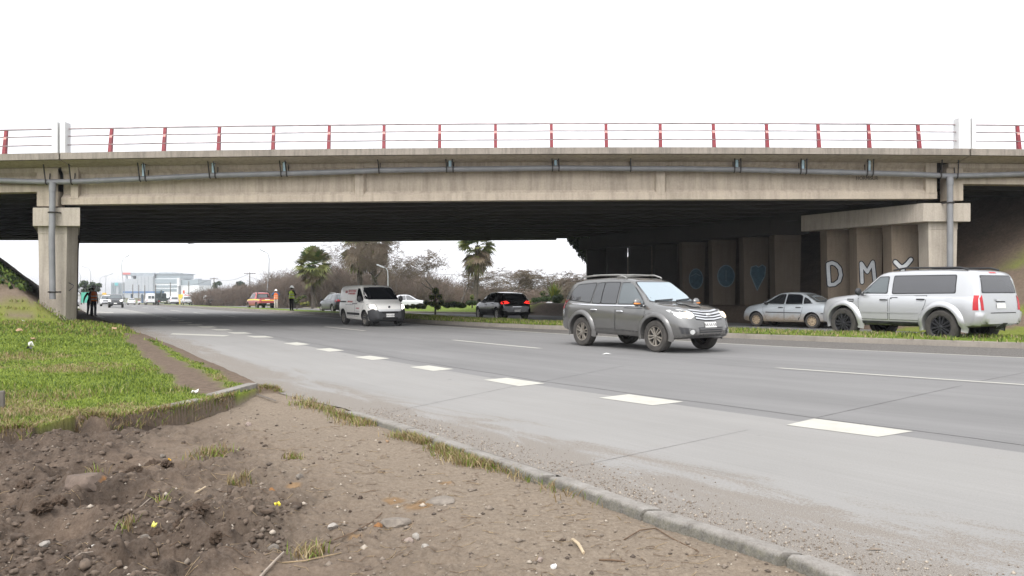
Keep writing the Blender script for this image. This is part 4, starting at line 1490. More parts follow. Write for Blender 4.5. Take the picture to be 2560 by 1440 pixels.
    def sides(c, wins, mats, doors=(), handles=(), hmat=None):
        for s in (1, -1):
            for poly, mt in zip(wins, mats):
                c.window('S', poly, mt, s)
            for di, poly in enumerate(doors):
                d_ = c.part('door', 'S', [(offset_poly(poly, 0.011), 1, 0.002), (poly, 0, 0.0045)], [c.sp['paint'], M_trim], s)
                if di < len(handles):
                    h, nr, _ = c.ray('S', handles[di][0], handles[di][1], s)
                    b = MB()
                    b.tube([h + nr * 0.0 + Vector((-0.10, 0, 0)), h + nr * 0.035 + Vector((-0.08, 0, 0)), h + nr * 0.035 + Vector((0.08, 0, 0)), h + Vector((0.10, 0, 0))], 0.017, 6)
                    b.build('door_handle', [hmat or c.sp['paint']], d_)

    def mirrors(c, x, z, mat, size=(0.07, 0.11, 0.085), lamp=None):
        for s in (1, -1):
            h, nr, _ = c.ray('S', x, z - 0.05, s)
            b = MB()
            y = h.y + s * (size[1] + 0.05)
            b.ball((x + 0.02, y, z + 0.03), size, 12, 8, 0)
            b.bar((x, h.y - s * 0.04, z - 0.05), (x + 0.02, y, z - 0.02), 0.05, 0.04, 1)
            o = b.build('mirror', [mat, M_plastic], c.root, smooth=60)
            if lamp:
                q = MB(); q.ball((x + 0.045, y + s * 0.015, z + 0.005), (0.055, size[1] * 0.96, 0.03), 10, 6)
                q.build('indicator', [lamp], o, smooth=60)

    def arches(c, mat, wd=0.10, out=0.045, up=0.05):
        sp = c.sp
        r = sp['r'] + sp.get('gap', 0.065)
        for x in (sp['wb'] / 2, -sp['wb'] / 2):
            for s in (1, -1):
                b = MB()
                n = 22
                V, Fc = [], []
                for i in range(n + 1):
                    a = R(-14) + R(208) * i / n
                    ca, sa = math.cos(a), math.sin(a)
                    for rr_, o_ in ((r - 0.01, -0.16), (r - 0.012, out), (r + 0.03, out + 0.012), (r + wd * 0.7, out * 0.7), (r + wd, -0.012)):
                        px, pz = x + ca * rr_, sp['r'] + 0.02 + sa * rr_
                        h, nr, _ = c.ray('S', x + ca * (r + wd), max(sp['r'] + 0.02 + sa * (r + wd), 0.42), s)
                        V.append((px, h.y + s * o_, pz))
                for i in range(n):
                    for k in range(4):
                        q = i * 5 + k
                        Fc.append((q, q + 1, q + 6, q + 5))
                b.add(V, Fc)
                b.build('wheel_arch', [mat], c.root, smooth=50)

    def lamps(c, proj, poly, mats, name, mirror=True, inner=None, rnd=0.03, label=None):
        for s in ((1, -1) if mirror else (1,)):
            it = [(round_poly([(p[0] * s, p[1]) for p in poly], rnd), 0, 0.006)]
            if inner: it.append((round_poly([(p[0] * s, p[1]) for p in inner], rnd), 1, 0.010))
            c.part(name, proj, it, mats, label=label)

    def plate(c, proj, y, z, w=0.36, h=0.13, marks=True):
        it = [([(y - w / 2, z - h / 2), (y + w / 2, z - h / 2), (y + w / 2, z + h / 2), (y - w / 2, z + h / 2)], 0, 0.014)]
        if marks:
            for k in range(6):
                u = y - w * 0.40 + w * 0.16 * k + (0.012 if k > 1 else 0) + (0.012 if k > 3 else 0) - 0.012
                it.append(([(u - w * 0.045, z - h * 0.25), (u + w * 0.045, z - h * 0.28), (u + w * 0.03, z + h * 0.22), (u - w * 0.045, z + h * 0.26)], 1, 0.017))
        return c.part('number_plate', proj, it, [M_plate, M_platek])

    def strip(c, proj, pts, w, mat, name, sgn=1, off=0.008):
        """A narrow moulding along a polyline."""
        up = [(p[0], p[1] + w / 2) for p in pts]; dn = [(p[0], p[1] - w / 2) for p in reversed(pts)]
        return c.part(name, proj, [(up + dn, 0, off)], [mat], sgn)

    def wipers(c, pts, name='wiper'):
        for (a, e) in pts:
            b = MB()
            P = []
            for k in range(5):
                t_ = k / 4
                h, nr, _ = c.ray('F', a[0] + (e[0] - a[0]) * t_, a[1] + (e[1] - a[1]) * t_)
                P.append(h + nr * 0.025)
            b.tube(P, 0.014, 5)
            b.build(name, [M_plastic], c.root)

    def place(c, contact_px=None, heading=0.0, side=-1, at_=None, front=True, scale=1.0, dz=0.0):
        """Stand the car so that its front (or rear) wheel on `side` touches the road under a photo point."""
        h = Vector((math.cos(heading), math.sin(heading), 0))
        l = Vector((-h.y, h.x, 0))
        if at_ is not None: P = Vector(at_)
        else:
            g = gnd(*contact_px)
            P = g - h * (c.sp['wb'] / 2) * (1 if front else -1) * scale - l * side * (c.sp['w'] - 0.06) * scale
        c.root.location = (P.x, P.y, zr(P.y) + dz)
        pitch = -math.atan((zr(P.y + 1) - zr(P.y - 1)) / 2 * h.y)
        c.root.rotation_euler = (0, pitch, heading)
        c.root.scale = (scale,) * 3
        return c


# ---------------------------------------------------------------- 1 grey SUV, nearest
P_grey = paint('grey_metallic', (0.175, 0.172, 0.167), 0.6, 0.22, (0.13, 0.11, 0.09), 0.19)
P_greyd = paint('grey_cladding', (0.135, 0.132, 0.128), 0.4, 0.22, (0.11, 0.09, 0.07), 0.42)
suv = dict(w=0.90, wr=0.665, wb=2.70, r=0.375, gap=0.075, style='dirty', paint=P_grey, tw=0.24, gfull=0.66,
    top=[(-2.33, 0.60), (-2.31, 0.95), (-2.24, 1.20), (-2.02, 1.60), (-1.86, 1.70), (-1.5, 1.755), (-0.6, 1.785), (0.1, 1.755), (0.36, 1.69), (1.10, 1.19), (1.22, 1.15), (1.7, 1.09), (2.02, 1.00), (2.18, 0.90), (2.25, 0.72), (2.28, 0.56)],
    belt=[(-2.33, 0.94), (-2.2, 1.04), (-1, 1.08), (1.1, 1.05), (1.7, 0.97), (2.1, 0.84), (2.28, 0.54)],
    bot=[(-2.33, 0.46), (-2.15, 0.40), (-1.9, 0.36), (1.8, 0.32), (2.1, 0.34), (2.28, 0.44)],
    plan=[(-2.33, 0.72), (-2.22, 0.84), (-1.95, 0.895), (-1.2, 0.90), (1.5, 0.90), (1.85, 0.875), (2.1, 0.78), (2.22, 0.66), (2.28, 0.54)])
c = Car('sport_utility', suv, 'grey metallic off-roader with lit headlights in the nearest traffic lane', 'car')
c.root.name = 'off_road_car'
c.sides([[(0.93, 1.13), (0.02, 1.12), (0.02, 1.63), (0.30, 1.63), (0.42, 1.58)], [(-0.06, 1.12), (-0.62, 1.12), (-0.60, 1.64), (-0.06, 1.64)], [(-0.66, 1.12), (-0.98, 1.13), (-0.90, 1.62), (-0.64, 1.64)],
         [(-1.05, 1.14), (-1.98, 1.20), (-1.86, 1.45), (-1.70, 1.585), (-0.97, 1.63)]], [G_mid, G_dark, G_dark, G_dark],
        [[(1.02, 1.05), (0.0, 1.05), (0.0, 0.50), (0.80, 0.47), (0.86, 0.60), (1.00, 0.86)], [(-0.05, 1.05), (-0.99, 1.07), (-0.93, 0.85), (-0.80, 0.62), (-0.72, 0.50), (-0.05, 0.50)]],
        [(0.14, 0.93), (-0.84, 0.95)], M_chrome)
c.part('windscreen', 'F', [(round_poly([(-0.76, 1.165), (0.76, 1.165), (0.60, 1.665), (-0.60, 1.665)], 0.06), 1, 0.003), (round_poly([(-0.72, 1.185), (0.72, 1.185), (0.575, 1.645), (-0.575, 1.645)], 0.06), 0, 0.006)], [G_screen, M_trim])
c.window('B', [(-0.60, 1.18), (0.60, 1.18), (0.50, 1.55), (-0.50, 1.55)], G_dark, 1, 'rear_window')
c.wipers([((-0.62, 1.185), (-0.02, 1.215)), ((0.05, 1.185), (0.62, 1.225))])
c.lamps('F', [(0.42, 0.86), (0.58, 0.79), (0.80, 0.83), (0.845, 0.99), (0.66, 1.01), (0.47, 0.97)], [M_clear, M_lampw], 'headlight', inner=[(0.46, 0.86), (0.58, 0.81), (0.70, 0.83), (0.71, 0.93), (0.58, 0.95), (0.48, 0.93)])
gr = [([(-0.46, 0.76), (0.46, 0.76), (0.40, 0.74), (0, 0.715), (-0.40, 0.74)][::-1] if False else [(-0.42, 0.775), (0, 0.735), (0.42, 0.775), (0.46, 0.985), (0, 0.985), (-0.46, 0.985)], 0, 0.006)]
for k in range(4):
    z = 0.785 + 0.058 * k
    gr.append(([(-0.43 - .008 * k, z + 0.014), (-0.14, z - 0.02), (0.14, z - 0.02), (0.43 + .008 * k, z + 0.014), (0.43 + .008 * k, z + 0.046), (0.14, z + 0.006), (-0.14, z + 0.006), (-0.43 - .008 * k, z + 0.046)], 1, 0.016))
c.part('grille', 'F', gr, [M_plastic, M_chrome])
b = MB(); h, nr, _ = c.ray('F', 0, 0.87)
b.ball(h + nr * 0.02, (0.02, 0.085, 0.045), 12, 6); b.build('badge', [M_chrome], c.root, smooth=60)
lg = [([(-0.36, 0.42), (0.36, 0.42), (0.40, 0.60), (-0.40, 0.60)], 0, 0.004)]
for k in range(3): lg.append(([(-0.37, 0.455 + 0.05 * k), (0.37, 0.455 + 0.05 * k), (0.375, 0.475 + 0.05 * k), (-0.375, 0.475 + 0.05 * k)], 1, 0.012))
c.part('lower_grille', 'F', lg, [M_plastic, P_greyd])
c.plate('F', 0.0, 0.655, 0.38, 0.12)
for s in (1, -1):
    c.part('fog_light_recess', 'F', [([(s * 0.47, 0.44), (s * 0.76, 0.46), (s * 0.80, 0.62), (s * 0.50, 0.56)], 0, 0.005), ([(s * 0.585 + 0.05 * math.cos(a), 0.50 + 0.05 * math.sin(a)) for a in np.linspace(0, 6.28, 12, endpoint=False)], 1, 0.02)], [M_plastic, M_clear])
    c.part('tail_light', 'B', [([(s * 0.64, 0.98), (s * 0.80, 0.96), (s * 0.79, 1.22), (s * 0.66, 1.24)], 0, 0.006)], [M_tail])
    c.part('tail_light', 'S', [([(-2.30, 0.95), (-2.12, 0.97), (-2.12, 1.14), (-2.22, 1.15)], 0, 0.007)], [M_tail], s)
    c.strip('S', [(-1.95, 1.095), (-1.0, 1.075), (1.0, 1.075)], 0.028, M_chrome, 'window_moulding', s)
    c.part('side_sill', 'S', [([(0.92, 0.36), (0.90, 0.45), (-0.86, 0.47), (-0.88, 0.38)], 0, 0.018)], [P_greyd], s)
    b = MB()
    b.tube([(-1.75, s * 0.59, 1.72), (-1.6, s * 0.60, 1.80), (-0.9, s * 0.605, 1.835), (-0.2, s * 0.605, 1.835), (0.02, s * 0.60, 1.78), (0.08, s * 0.60, 1.75)], 0.022, 6)
    b.build('roof_rail', [M_roofrail], c.root, smooth=50)
b = MB()
for x in (-1.2, -0.35): b.tube([(x, -0.60, 1.835), (x, 0, 1.845), (x, 0.60, 1.835)], 0.02, 6); 
b.build('roof_bar', [M_roofrail], c.root, smooth=50)
sc_ = c.part('hood_scoop', 'T', [(round_poly([(1.35, -0.22), (1.85, -0.17), (1.85, 0.17), (1.35, 0.22)], 0.08), 0, 0.02)], [P_greyd])
c.arches(P_greyd, 0.11, 0.05)
c.mirrors(0.86, 1.13, P_grey, (0.075, 0.115, 0.095), M_amber)
c.part('bumper_crease', 'F', [([(-0.78, 0.385), (0.78, 0.385), (0.78, 0.40), (-0.78, 0.40)], 0, 0.006)], [P_greyd])
c.place((1640, 880.5), math.atan2(-0.825, 0.565), -1, scale=1.03)

# ---------------------------------------------------------------- 2 white delivery van
P_white = paint('van_white', (0.80, 0.78, 0.74), 0.0, 0.30, (0.36, 0.31, 0.25), 0.35)
van = dict(w=0.83, wr=0.70, wb=2.51, r=0.31, gap=0.06, style='steel', paint=P_white, gfull=0.62,
    top=[(-1.92, 0.55), (-1.90, 1.1), (-1.85, 1.52), (-1.74, 1.66), (-1.4, 1.70), (-0.5, 1.72), (0.40, 1.69), (0.60, 1.63), (1.32, 1.10), (1.42, 1.06), (1.78, 0.93), (1.93, 0.83), (2.0, 0.68), (2.05, 0.5)],
    belt=[(-1.92, 1.0), (0.9, 1.02), (1.4, 0.96), (1.75, 0.84), (1.95, 0.70), (2.05, 0.48)],
    bot=[(-1.92, 0.36), (-1.7, 0.28), (-1.2, 0.25), (1.6, 0.22), (1.9, 0.22), (2.05, 0.28)],
    plan=[(-1.92, 0.73), (-1.82, 0.80), (-1.5, 0.83), (1.35, 0.83), (1.7, 0.80), (1.9, 0.70), (2.0, 0.60), (2.05, 0.52)])
c = Car('delivery_van', van, 'small white delivery van with red lettering, lit headlights and black front bumper', 'van')
c.sides([[(1.06, 1.10), (0.30, 1.05), (0.30, 1.56), (0.52, 1.54)]], [G_blk], [[(1.16, 0.98), (0.24, 0.98), (0.24, 0.40), (0.84, 0.38), (0.90, 0.52), (1.08, 0.74)], [(0.18, 1.52), (-0.84, 1.52), (-0.84, 0.62), (-0.76, 0.42), (0.18, 0.40)]], [(0.36, 0.92), (0.06, 0.92)], M_plastic)
c.part('windscreen', 'F', [(round_poly([(-0.775, 1.10), (0.775, 1.10), (0.635, 1.625), (-0.635, 1.625)], 0.06), 1, 0.003), (round_poly([(-0.75, 1.12), (0.75, 1.12), (0.615, 1.60), (-0.615, 1.60)], 0.06), 0, 0.007)], [G_blk, M_trim])
for s in (1, -1):
    c.part('headlight', 'F', [(round_poly([(s * 0.50, 0.70), (s * 0.79, 0.74), (s * 0.795, 0.93), (s * 0.62, 0.95), (s * 0.52, 0.86)], 0.04), 0, 0.006), (round_poly([(s * 0.54, 0.72), (s * 0.75, 0.75), (s * 0.745, 0.88), (s * 0.60, 0.90)], 0.05), 1, 0.012)], [M_clear, M_lamp])
    c.part('bumper_wing', 'S', [([(2.02, 0.24), (2.02, 0.66), (1.86, 0.74), (1.72, 0.66), (1.66, 0.36), (1.64, 0.24)], 0, 0.02)], [M_plastic], s)
    c.part('tail_light', 'B', [([(s * 0.66, 0.80), (s * 0.77, 0.80), (s * 0.75, 1.20), (s * 0.66, 1.20)], 0, 0.006)], [M_tail])
    c.strip('S', [(-0.72, 0.50), (0.78, 0.50)], 0.10, M_plastic, 'side_moulding', s, 0.02)
    c.strip('S', [(-1.70, 0.99), (-0.92, 0.99)], 0.05, M_plastic, 'door_rail', s, 0.012)
c.part('bumper', 'F', [([(-0.80, 0.24), (0.80, 0.24), (0.80, 0.66), (0.52, 0.68), (0.46, 0.62), (-0.46, 0.62), (-0.52, 0.68), (-0.80, 0.66)], 0, 0.022)], [M_plastic])
c.part('grille', 'F', [([(-0.34, 0.54), (0.34, 0.54), (0.36, 0.60), (-0.36, 0.60)], 0, 0.03), ([(-0.34, 0.29), (0.34, 0.29), (0.34, 0.39), (-0.34, 0.39)], 0, 0.03)], [M_well])
c.part('bonnet_strip', 'F', [([(-0.50, 0.625), (0.50, 0.625), (0.54, 0.70), (-0.54, 0.70)], 0, 0.014)], [flat('pale_moulding', (0.60, 0.60, 0.60), 0.3, 0.3, var=0.1)])
c.plate('F', 0.0, 0.465, 0.36, 0.13).location.x += 0.02
b = MB(); h, nr, _ = c.ray('F', 0, 0.80)
b.ball(h + nr * 0.012, (0.02, 0.055, 0.05), 12, 6); b.build('badge', [M_plastic], c.root, smooth=60)
# the van's red and grey lettering, too soft in the photo to read: words as runs of short strokes
def scribble(c, rows, mats, s, name='lettering'):
    it = []
    for (x0, x1, z, hgt, m) in rows:
        x = x0
        rr_ = random.Random(int(x0 * 100 + z * 1000))
        while x < x1:
            wv = hgt * rr_.uniform(0.45, 0.8)
            it.append(([(x, z), (x + wv, z), (x + wv * 0.92, z + hgt * rr_.uniform(.8, 1)), (x + wv * .06, z + hgt)], m, 0.009))
            x += wv + hgt * (0.16 if rr_.random() > 0.22 else 0.5)
    return c.part(name, 'S', it, mats, s)
for s in (1, -1):
    scribble(c, [(-0.78, 0.05, 1.42, 0.085, 0), (-0.76, 0.02, 1.31, 0.085, 0), (-1.15, -0.92, 1.36, 0.12, 0), (-0.74, -0.10, 0.97, 0.07, 0), (-0.95, 0.0, 0.86, 0.035, 1), (0.36, 0.72, 0.70, 0.07, 0), (0.34, 0.78, 0.60, 0.03, 1)], [M_redtxt, M_greytxt], s)
c.mirrors(0.98, 1.10, M_plastic, (0.07, 0.10, 0.14))
b = MB(); b.tube([(0.42, 0, 1.68), (0.30, 0, 1.80)], 0.012, 5); b.ball((0.42, 0, 1.70), (0.03, 0.03, 0.02), 8, 5); b.build('aerial', [M_plastic], c.root)
b = MB()
for s in (1, -1): b.ball((0.45, s * 0.36, 1.10), (0.13, 0.20, 0.26), 10, 7); b.ball((0.47, s * .36, 1.40), (0.09, 0.1, 0.12), 8, 6)
b.build('seats', [M_plastic], c.root).name = 'front_seat'
c.place((913, 816), math.atan2(-0.855, 0.52), -1)

# ---------------------------------------------------------------- 3 silver SUV on the far carriageway
P_silver = paint('bright_silver', (0.50, 0.505, 0.515), 0.45, 0.25, (0.33, 0.29, 0.24), 0.30, 0.3, 0.85)
nit = dict(w=0.93, wr=0.735, wb=2.76, r=0.405, gap=0.075, style='black', paint=P_silver, tw=0.25, gfull=0.62,
    top=[(-2.32, 0.58), (-2.30, 1.05), (-2.23, 1.45), (-2.14, 1.70), (-1.98, 1.765), (-1.4, 1.80), (-0.5, 1.81), (0.20, 1.775), (0.40, 1.71), (0.95, 1.24), (1.05, 1.195), (1.8, 1.12), (2.06, 1.06), (2.17, 0.92), (2.22, 0.5)],
    belt=[(-2.32, 1.12), (0.95, 1.15), (1.7, 1.04), (2.1, 0.96), (2.22, 0.48)],
    bot=[(-2.32, 0.50), (-2.1, 0.42), (-1.8, 0.40), (1.8, 0.38), (2.22, 0.42)],
    plan=[(-2.32, 0.80), (-2.22, 0.87), (-2.0, 0.915), (-1.2, 0.92), (1.7, 0.92), (2.0, 0.88), (2.15, 0.78), (2.22, 0.66)])
c = Car('off_road_car', nit, 'boxy bright silver off-roader with black wheels and dark long rear side glass', 'car')
c.sides([[(0.80, 1.22), (0.10, 1.22), (0.10, 1.625), (0.36, 1.62)], [(-0.06, 1.21), (-1.70, 1.23), (-1.68, 1.64), (-0.06, 1.64)]], [G_mid, G_haze],
        [[(0.92, 1.14), (0.04, 1.14), (0.04, 0.55), (0.82, 0.55), (0.87, 0.72)], [(-0.02, 1.14), (-1.0, 1.15), (-0.98, 0.95), (-0.86, 0.70), (-0.80, 0.55), (-0.02, 0.55)]], [(0.16, 1.04), (-0.86, 1.06)], M_plastic)
c.window('F', [(-0.72, 1.24), (0.72, 1.24), (0.62, 1.67), (-0.62, 1.67)], G_mid, 1, 'windscreen')
c.window('B', [(-0.68, 1.24), (0.68, 1.24), (0.60, 1.62), (-0.60, 1.62)], G_haze, 1, 'rear_window')
for s in (1, -1):
    c.part('tail_light', 'B', [([(s * 0.70, 0.82), (s * 0.80, 0.82), (s * 0.80, 1.17), (s * 0.71, 1.17)], 0, 0.008)], [M_tail])
    c.part('tail_light', 'S', [([(-2.265, 0.82), (-2.15, 0.82), (-2.15, 1.17), (-2.25, 1.17)], 0, 0.008)], [M_tail], s)
    c.part('headlight', 'F', [(round_poly([(s * 0.58, 0.84), (s * 0.84, 0.84), (s * 0.84, 1.0), (s * 0.58, 1.0)], 0.05), 0, 0.006)], [M_clear])
    c.strip('S', [(-0.80, 0.73), (0.84, 0.73)], 0.03, P_silver, 'side_moulding', s, 0.02)
    c.part('side_sill', 'S', [([(0.90, 0.38), (0.90, 0.50), (-0.90, 0.50), (-0.90, 0.40)], 0, 0.012)], [M_plastic], s)
    c.part('wing_vent', 'S', [([(1.25, 0.98), (1.05, 0.98), (1.05, 1.06), (1.25, 1.06)], 0, 0.008), ([(1.24, 1.01), (1.06, 1.01), (1.06, 1.03), (1.24, 1.03)], 1, 0.011)], [M_plastic, P_silver], s)
    c.part('fuel_flap', 'S', [([(-1.50, 0.98), (-1.66, 0.98), (-1.66, 1.10), (-1.50, 1.10)], 0, 0.004)] if s > 0 else [([(-1.6, 1.0), (-1.62, 1.0), (-1.62, 1.02)], 0, 0.004)], [P_silver], s)
    b = MB(); b.tube([(-1.9, s * 0.63, 1.775), (-1.7, s * 0.64, 1.83), (-0.3, s * 0.645, 1.85), (0.05, s * 0.64, 1.80)], 0.024, 6); b.build('roof_rail', [M_trim], c.root, smooth=50)
    c.part('roof_gutter', 'T', [([(-1.9, s * 0.66), (0.30, s * 0.66), (0.30, s * 0.60), (-1.9, s * 0.60)], 0, 0.004)], [M_trim])
c.part('bumper', 'B', [([(-0.86, 0.50), (0.86, 0.50), (0.86, 0.78), (-0.86, 0.78)], 0, 0.05), ([(-0.52, 0.745), (0.52, 0.745), (0.52, 0.765), (-0.52, 0.765)], 1, 0.054)], [P_silver, M_trim])
c.part('tailgate_handle', 'B', [([(-0.20, 1.03), (0.20, 1.03), (0.20, 1.08), (-0.20, 1.08)], 0, 0.03), ([(-0.19, 1.005), (0.19, 1.005), (0.19, 1.028), (-0.19, 1.028)], 1, 0.006)], [P_silver, M_trim])
c.plate('B', 0, 0.92, 0.36, 0.12, False)
c.part('brake_light', 'B', [([(-0.14, 1.69), (0.14, 1.69), (0.14, 1.72), (-0.14, 1.72)], 0, 0.006)], [M_tail])
c.part('tow_bar', 'B', [([(-0.10, 0.44), (0.10, 0.44), (0.10, 0.52), (-0.10, 0.52)], 0, 0.10)], [M_plastic])
c.arches(P_silver, 0.13, 0.055)
c.mirrors(0.80, 1.22, M_plastic, (0.07, 0.11, 0.10))
c.place((2110, 845), R(90 + 30), 1, scale=1.16)

# ---------------------------------------------------------------- 4 dirty pale-blue sedan
P_blue = paint('pale_silver_blue', (0.41, 0.44, 0.465), 0.3, 0.85, (0.27, 0.20, 0.125), 0.30, 0.30, 0.62)
sed = dict(w=0.80, wr=0.575, wb=2.44, r=0.285, gap=0.055, style='mud', paint=P_blue, gfull=0.46,
    top=[(-2.10, 0.50), (-2.08, 0.82), (-2.02, 0.95), (-1.6, 0.995), (-1.42, 1.02), (-0.86, 1.33), (-0.62, 1.395), (-0.1, 1.42), (0.22, 1.385), (0.40, 1.32), (0.98, 0.985), (1.08, 0.955), (1.6, 0.87), (1.85, 0.75), (1.95, 0.62), (1.98, 0.48)],
    belt=[(-2.10, 0.80), (-1.9, 0.90), (-1.4, 0.94), (0.95, 0.90), (1.5, 0.79), (1.85, 0.66), (1.98, 0.46)],
    bot=[(-2.10, 0.34), (-1.9, 0.28), (-1.3, 0.22), (1.5, 0.20), (1.8, 0.22), (1.98, 0.28)],
    plan=[(-2.10, 0.64), (-2.0, 0.74), (-1.7, 0.79), (-1, 0.80), (1.2, 0.80), (1.6, 0.76), (1.85, 0.64), (1.98, 0.48)])
c = Car('saloon_car', sed, 'pale silver-blue saloon caked in brown mud along its lower half, just under the bridge', 'car')
c.sides([[(0.80, 0.955), (-0.02, 0.955), (-0.04, 1.315), (0.16, 1.31), (0.32, 1.25)], [(-0.11, 0.955), (-0.80, 0.965), (-0.76, 1.25), (-0.62, 1.31), (-0.13, 1.32)], [(-0.88, 0.97), (-1.22, 0.985), (-0.98, 1.15), (-0.86, 1.20)]], [G_dark, G_blk, G_dark],
        [[(0.90, 0.90), (-0.04, 0.90), (-0.04, 0.30), (0.72, 0.28), (0.78, 0.45), (0.88, 0.6)], [(-0.08, 0.90), (-0.84, 0.92), (-0.82, 0.70), (-0.74, 0.45), (-0.66, 0.30), (-0.08, 0.30)]], [(0.10, 0.80), (-0.66, 0.81)], M_plastic)
c.window('F', [(-0.66, 1.0), (0.66, 1.0), (0.54, 1.31), (-0.54, 1.31)], G_mid, 1, 'windscreen')
c.window('B', [(-0.62, 1.05), (0.62, 1.05), (0.51, 1.32), (-0.51, 1.32)], G_mid, 1, 'rear_window')
for s in (1, -1):
    c.part('tail_light', 'B', [([(s * 0.42, 0.68), (s * 0.72, 0.66), (s * 0.71, 0.90), (s * 0.45, 0.90)], 0, 0.006), ([(s * 0.50, 0.82), (s * 0.715, 0.82), (s * 0.705, 0.91), (s * 0.52, 0.91)], 1, 0.009)], [M_tail, M_amber])
    c.part('tail_light', 'S', [([(-2.07, 0.66), (-1.92, 0.68), (-1.90, 0.80), (-2.05, 0.82)], 0, 0.006), ([(-2.05, 0.82), (-1.90, 0.80), (-1.88, 0.91), (-2.03, 0.91)], 1, 0.006)], [M_tail, M_amber], s)
    c.part('headlight', 'F', [(round_poly([(s * 0.40, 0.62), (s * 0.64, 0.64), (s * 0.66, 0.76), (s * 0.42, 0.74)], 0.03), 0, 0.006)], [M_clear])
    c.strip('S', [(-1.85, 0.585), (-1.6, 0.585)], 0.035, M_plastic, 'side_moulding', s, 0.012)
    c.strip('S', [(-0.78, 0.60), (0.76, 0.60)], 0.03, M_plastic, 'side_moulding', s, 0.014)
c.part('bumper', 'B', [([(-0.70, 0.36), (0.70, 0.36), (0.72, 0.62), (-0.72, 0.62)], 0, 0.04)], [P_blue])
c.plate('B', 0, 0.76, 0.36, 0.12)
c.mirrors(0.70, 0.96, M_plastic, (0.06, 0.09, 0.065))
c.place((1891, 816), math.atan2(0.74, -0.67), 1)

# ---------------------------------------------------------------- 5 black hatchback, and the dark grey one behind the van
def hatch(name, label, pnt, style, scale=1.0, lit=False, wins=None):
    sp = dict(w=0.885, wr=0.64, wb=2.60, r=0.32, gap=0.055, style=style, paint=pnt, gfull=0.50,
        top=[(-2.05, 0.46), (-2.03, 0.85), (-1.95, 1.02), (-1.62, 1.34), (-1.50, 1.41), (-1.2, 1.445), (-0.5, 1.475), (0.0, 1.46), (0.28, 1.40), (1.10, 0.99), (1.22, 0.96), (1.75, 0.86), (2.0, 0.74), (2.10, 0.60), (2.14, 0.44)],
        belt=[(-2.05, 0.90), (-1.8, 0.99), (-1.2, 0.99), (1.0, 0.91), (1.6, 0.80), (2.0, 0.64), (2.14, 0.42)],
        bot=[(-2.05, 0.34), (-1.9, 0.28), (-1.3, 0.22), (1.6, 0.20), (2.14, 0.26)],
        plan=[(-2.05, 0.72), (-1.95, 0.80), (-1.7, 0.865), (-1, 0.885), (1.2, 0.885), (1.65, 0.84), (1.95, 0.72), (2.14, 0.52)])
    c = Car(name, sp, label, 'car')
    gl = wins or [G_mid, G_dark]
    c.sides([[(0.86, 0.985), (0.02, 0.985), (0.0, 1.37), (0.16, 1.365), (0.36, 1.28)], [(-0.08, 0.99), (-0.98, 1.03), (-0.82, 1.32), (-0.62, 1.365), (-0.10, 1.375)]], gl,
            [[(0.98, 0.90), (-0.02, 0.92), (-0.02, 0.32), (0.80, 0.30), (0.86, 0.50), (0.96, 0.62)], [(-0.06, 0.92), (-1.02, 0.95), (-0.98, 0.74), (-0.84, 0.48), (-0.74, 0.32), (-0.06, 0.32)]], [(0.12, 0.82), (-0.82, 0.86)], pnt)
    c.window('F', [(-0.70, 1.02), (0.70, 1.02), (0.58, 1.38), (-0.58, 1.38)], G_mid, 1, 'windscreen')
    c.window('B', [(-0.64, 1.06), (0.64, 1.06), (0.54, 1.36), (-0.54, 1.36)], gl[1], 1, 'rear_window')
    for s in (1, -1):
        c.part('tail_light', 'B', [([(s * 0.40, 0.90), (s * 0.76, 0.84), (s * 0.77, 0.99), (s * 0.56, 1.01)], 0, 0.008)], [M_taillit if lit else M_tail])
        c.part('tail_light', 'S', [([(-2.01, 0.85), (-1.80, 0.88), (-1.84, 0.98), (-1.97, 1.0)], 0, 0.008)], [M_taillit if lit else M_tail], s)
        c.part('headlight', 'F', [(round_poly([(s * 0.42, 0.64), (s * 0.70, 0.66), (s * 0.72, 0.80), (s * 0.46, 0.76)], 0.03), 0, 0.006)], [M_clear])
    c.part('bumper', 'B', [([(-0.78, 0.30), (0.78, 0.30), (0.80, 0.62), (-0.80, 0.62)], 0, 0.03)], [M_plastic if pnt is not P_black else P_black])
    c.plate('B', 0, 0.50 if pnt is P_black else 0.76, 0.34, 0.11).location.x = -0.03 if pnt is P_black else 0
    c.mirrors(0.78, 0.99, M_plastic, (0.06, 0.10, 0.075))
    return c
P_black = paint('black_paint', (0.006, 0.006, 0.007), 0.0, 0.03, (0.10, 0.085, 0.07), 0.18)
c = hatch('hatchback_car', 'black hatchback with red brake lights glowing, passing the clipped shrubs', P_black, 'alloy', 1, True, [G_mid, G_blk])
c.part('tailgate_trim', 'B', [([(-0.40, 0.885), (0.40, 0.885), (0.40, 0.905), (-0.40, 0.905)], 0, 0.012), ([(-0.25, 0.70), (0.25, 0.70), (0.25, 0.715), (-0.25, 0.715)], 0, 0.012)], [M_chrome])
c.place((1196, 797), R(90 + 24), 1, scale=0.95)
P_dgrey = paint('dark_grey', (0.085, 0.087, 0.095), 0.4, 0.3, (0.16, 0.14, 0.12), 0.3)
c = hatch('hatchback_car', 'dark grey hatchback with roof rails partly hidden behind the white van', P_dgrey, 'alloy', 1, False, [G_mid, G_mid])
for s in (1, -1):
    b = MB(); b.tube([(-1.4, s * 0.56, 1.43), (-1.2, s * 0.57, 1.50), (-0.2, s * 0.57, 1.525), (0.05, s * 0.57, 1.46)], 0.02, 6); b.build('roof_rail', [M_roofrail], c.root)
c.wheels
c.place((831, 782.5), R(90 + 31), 1, front=False, scale=1.0)

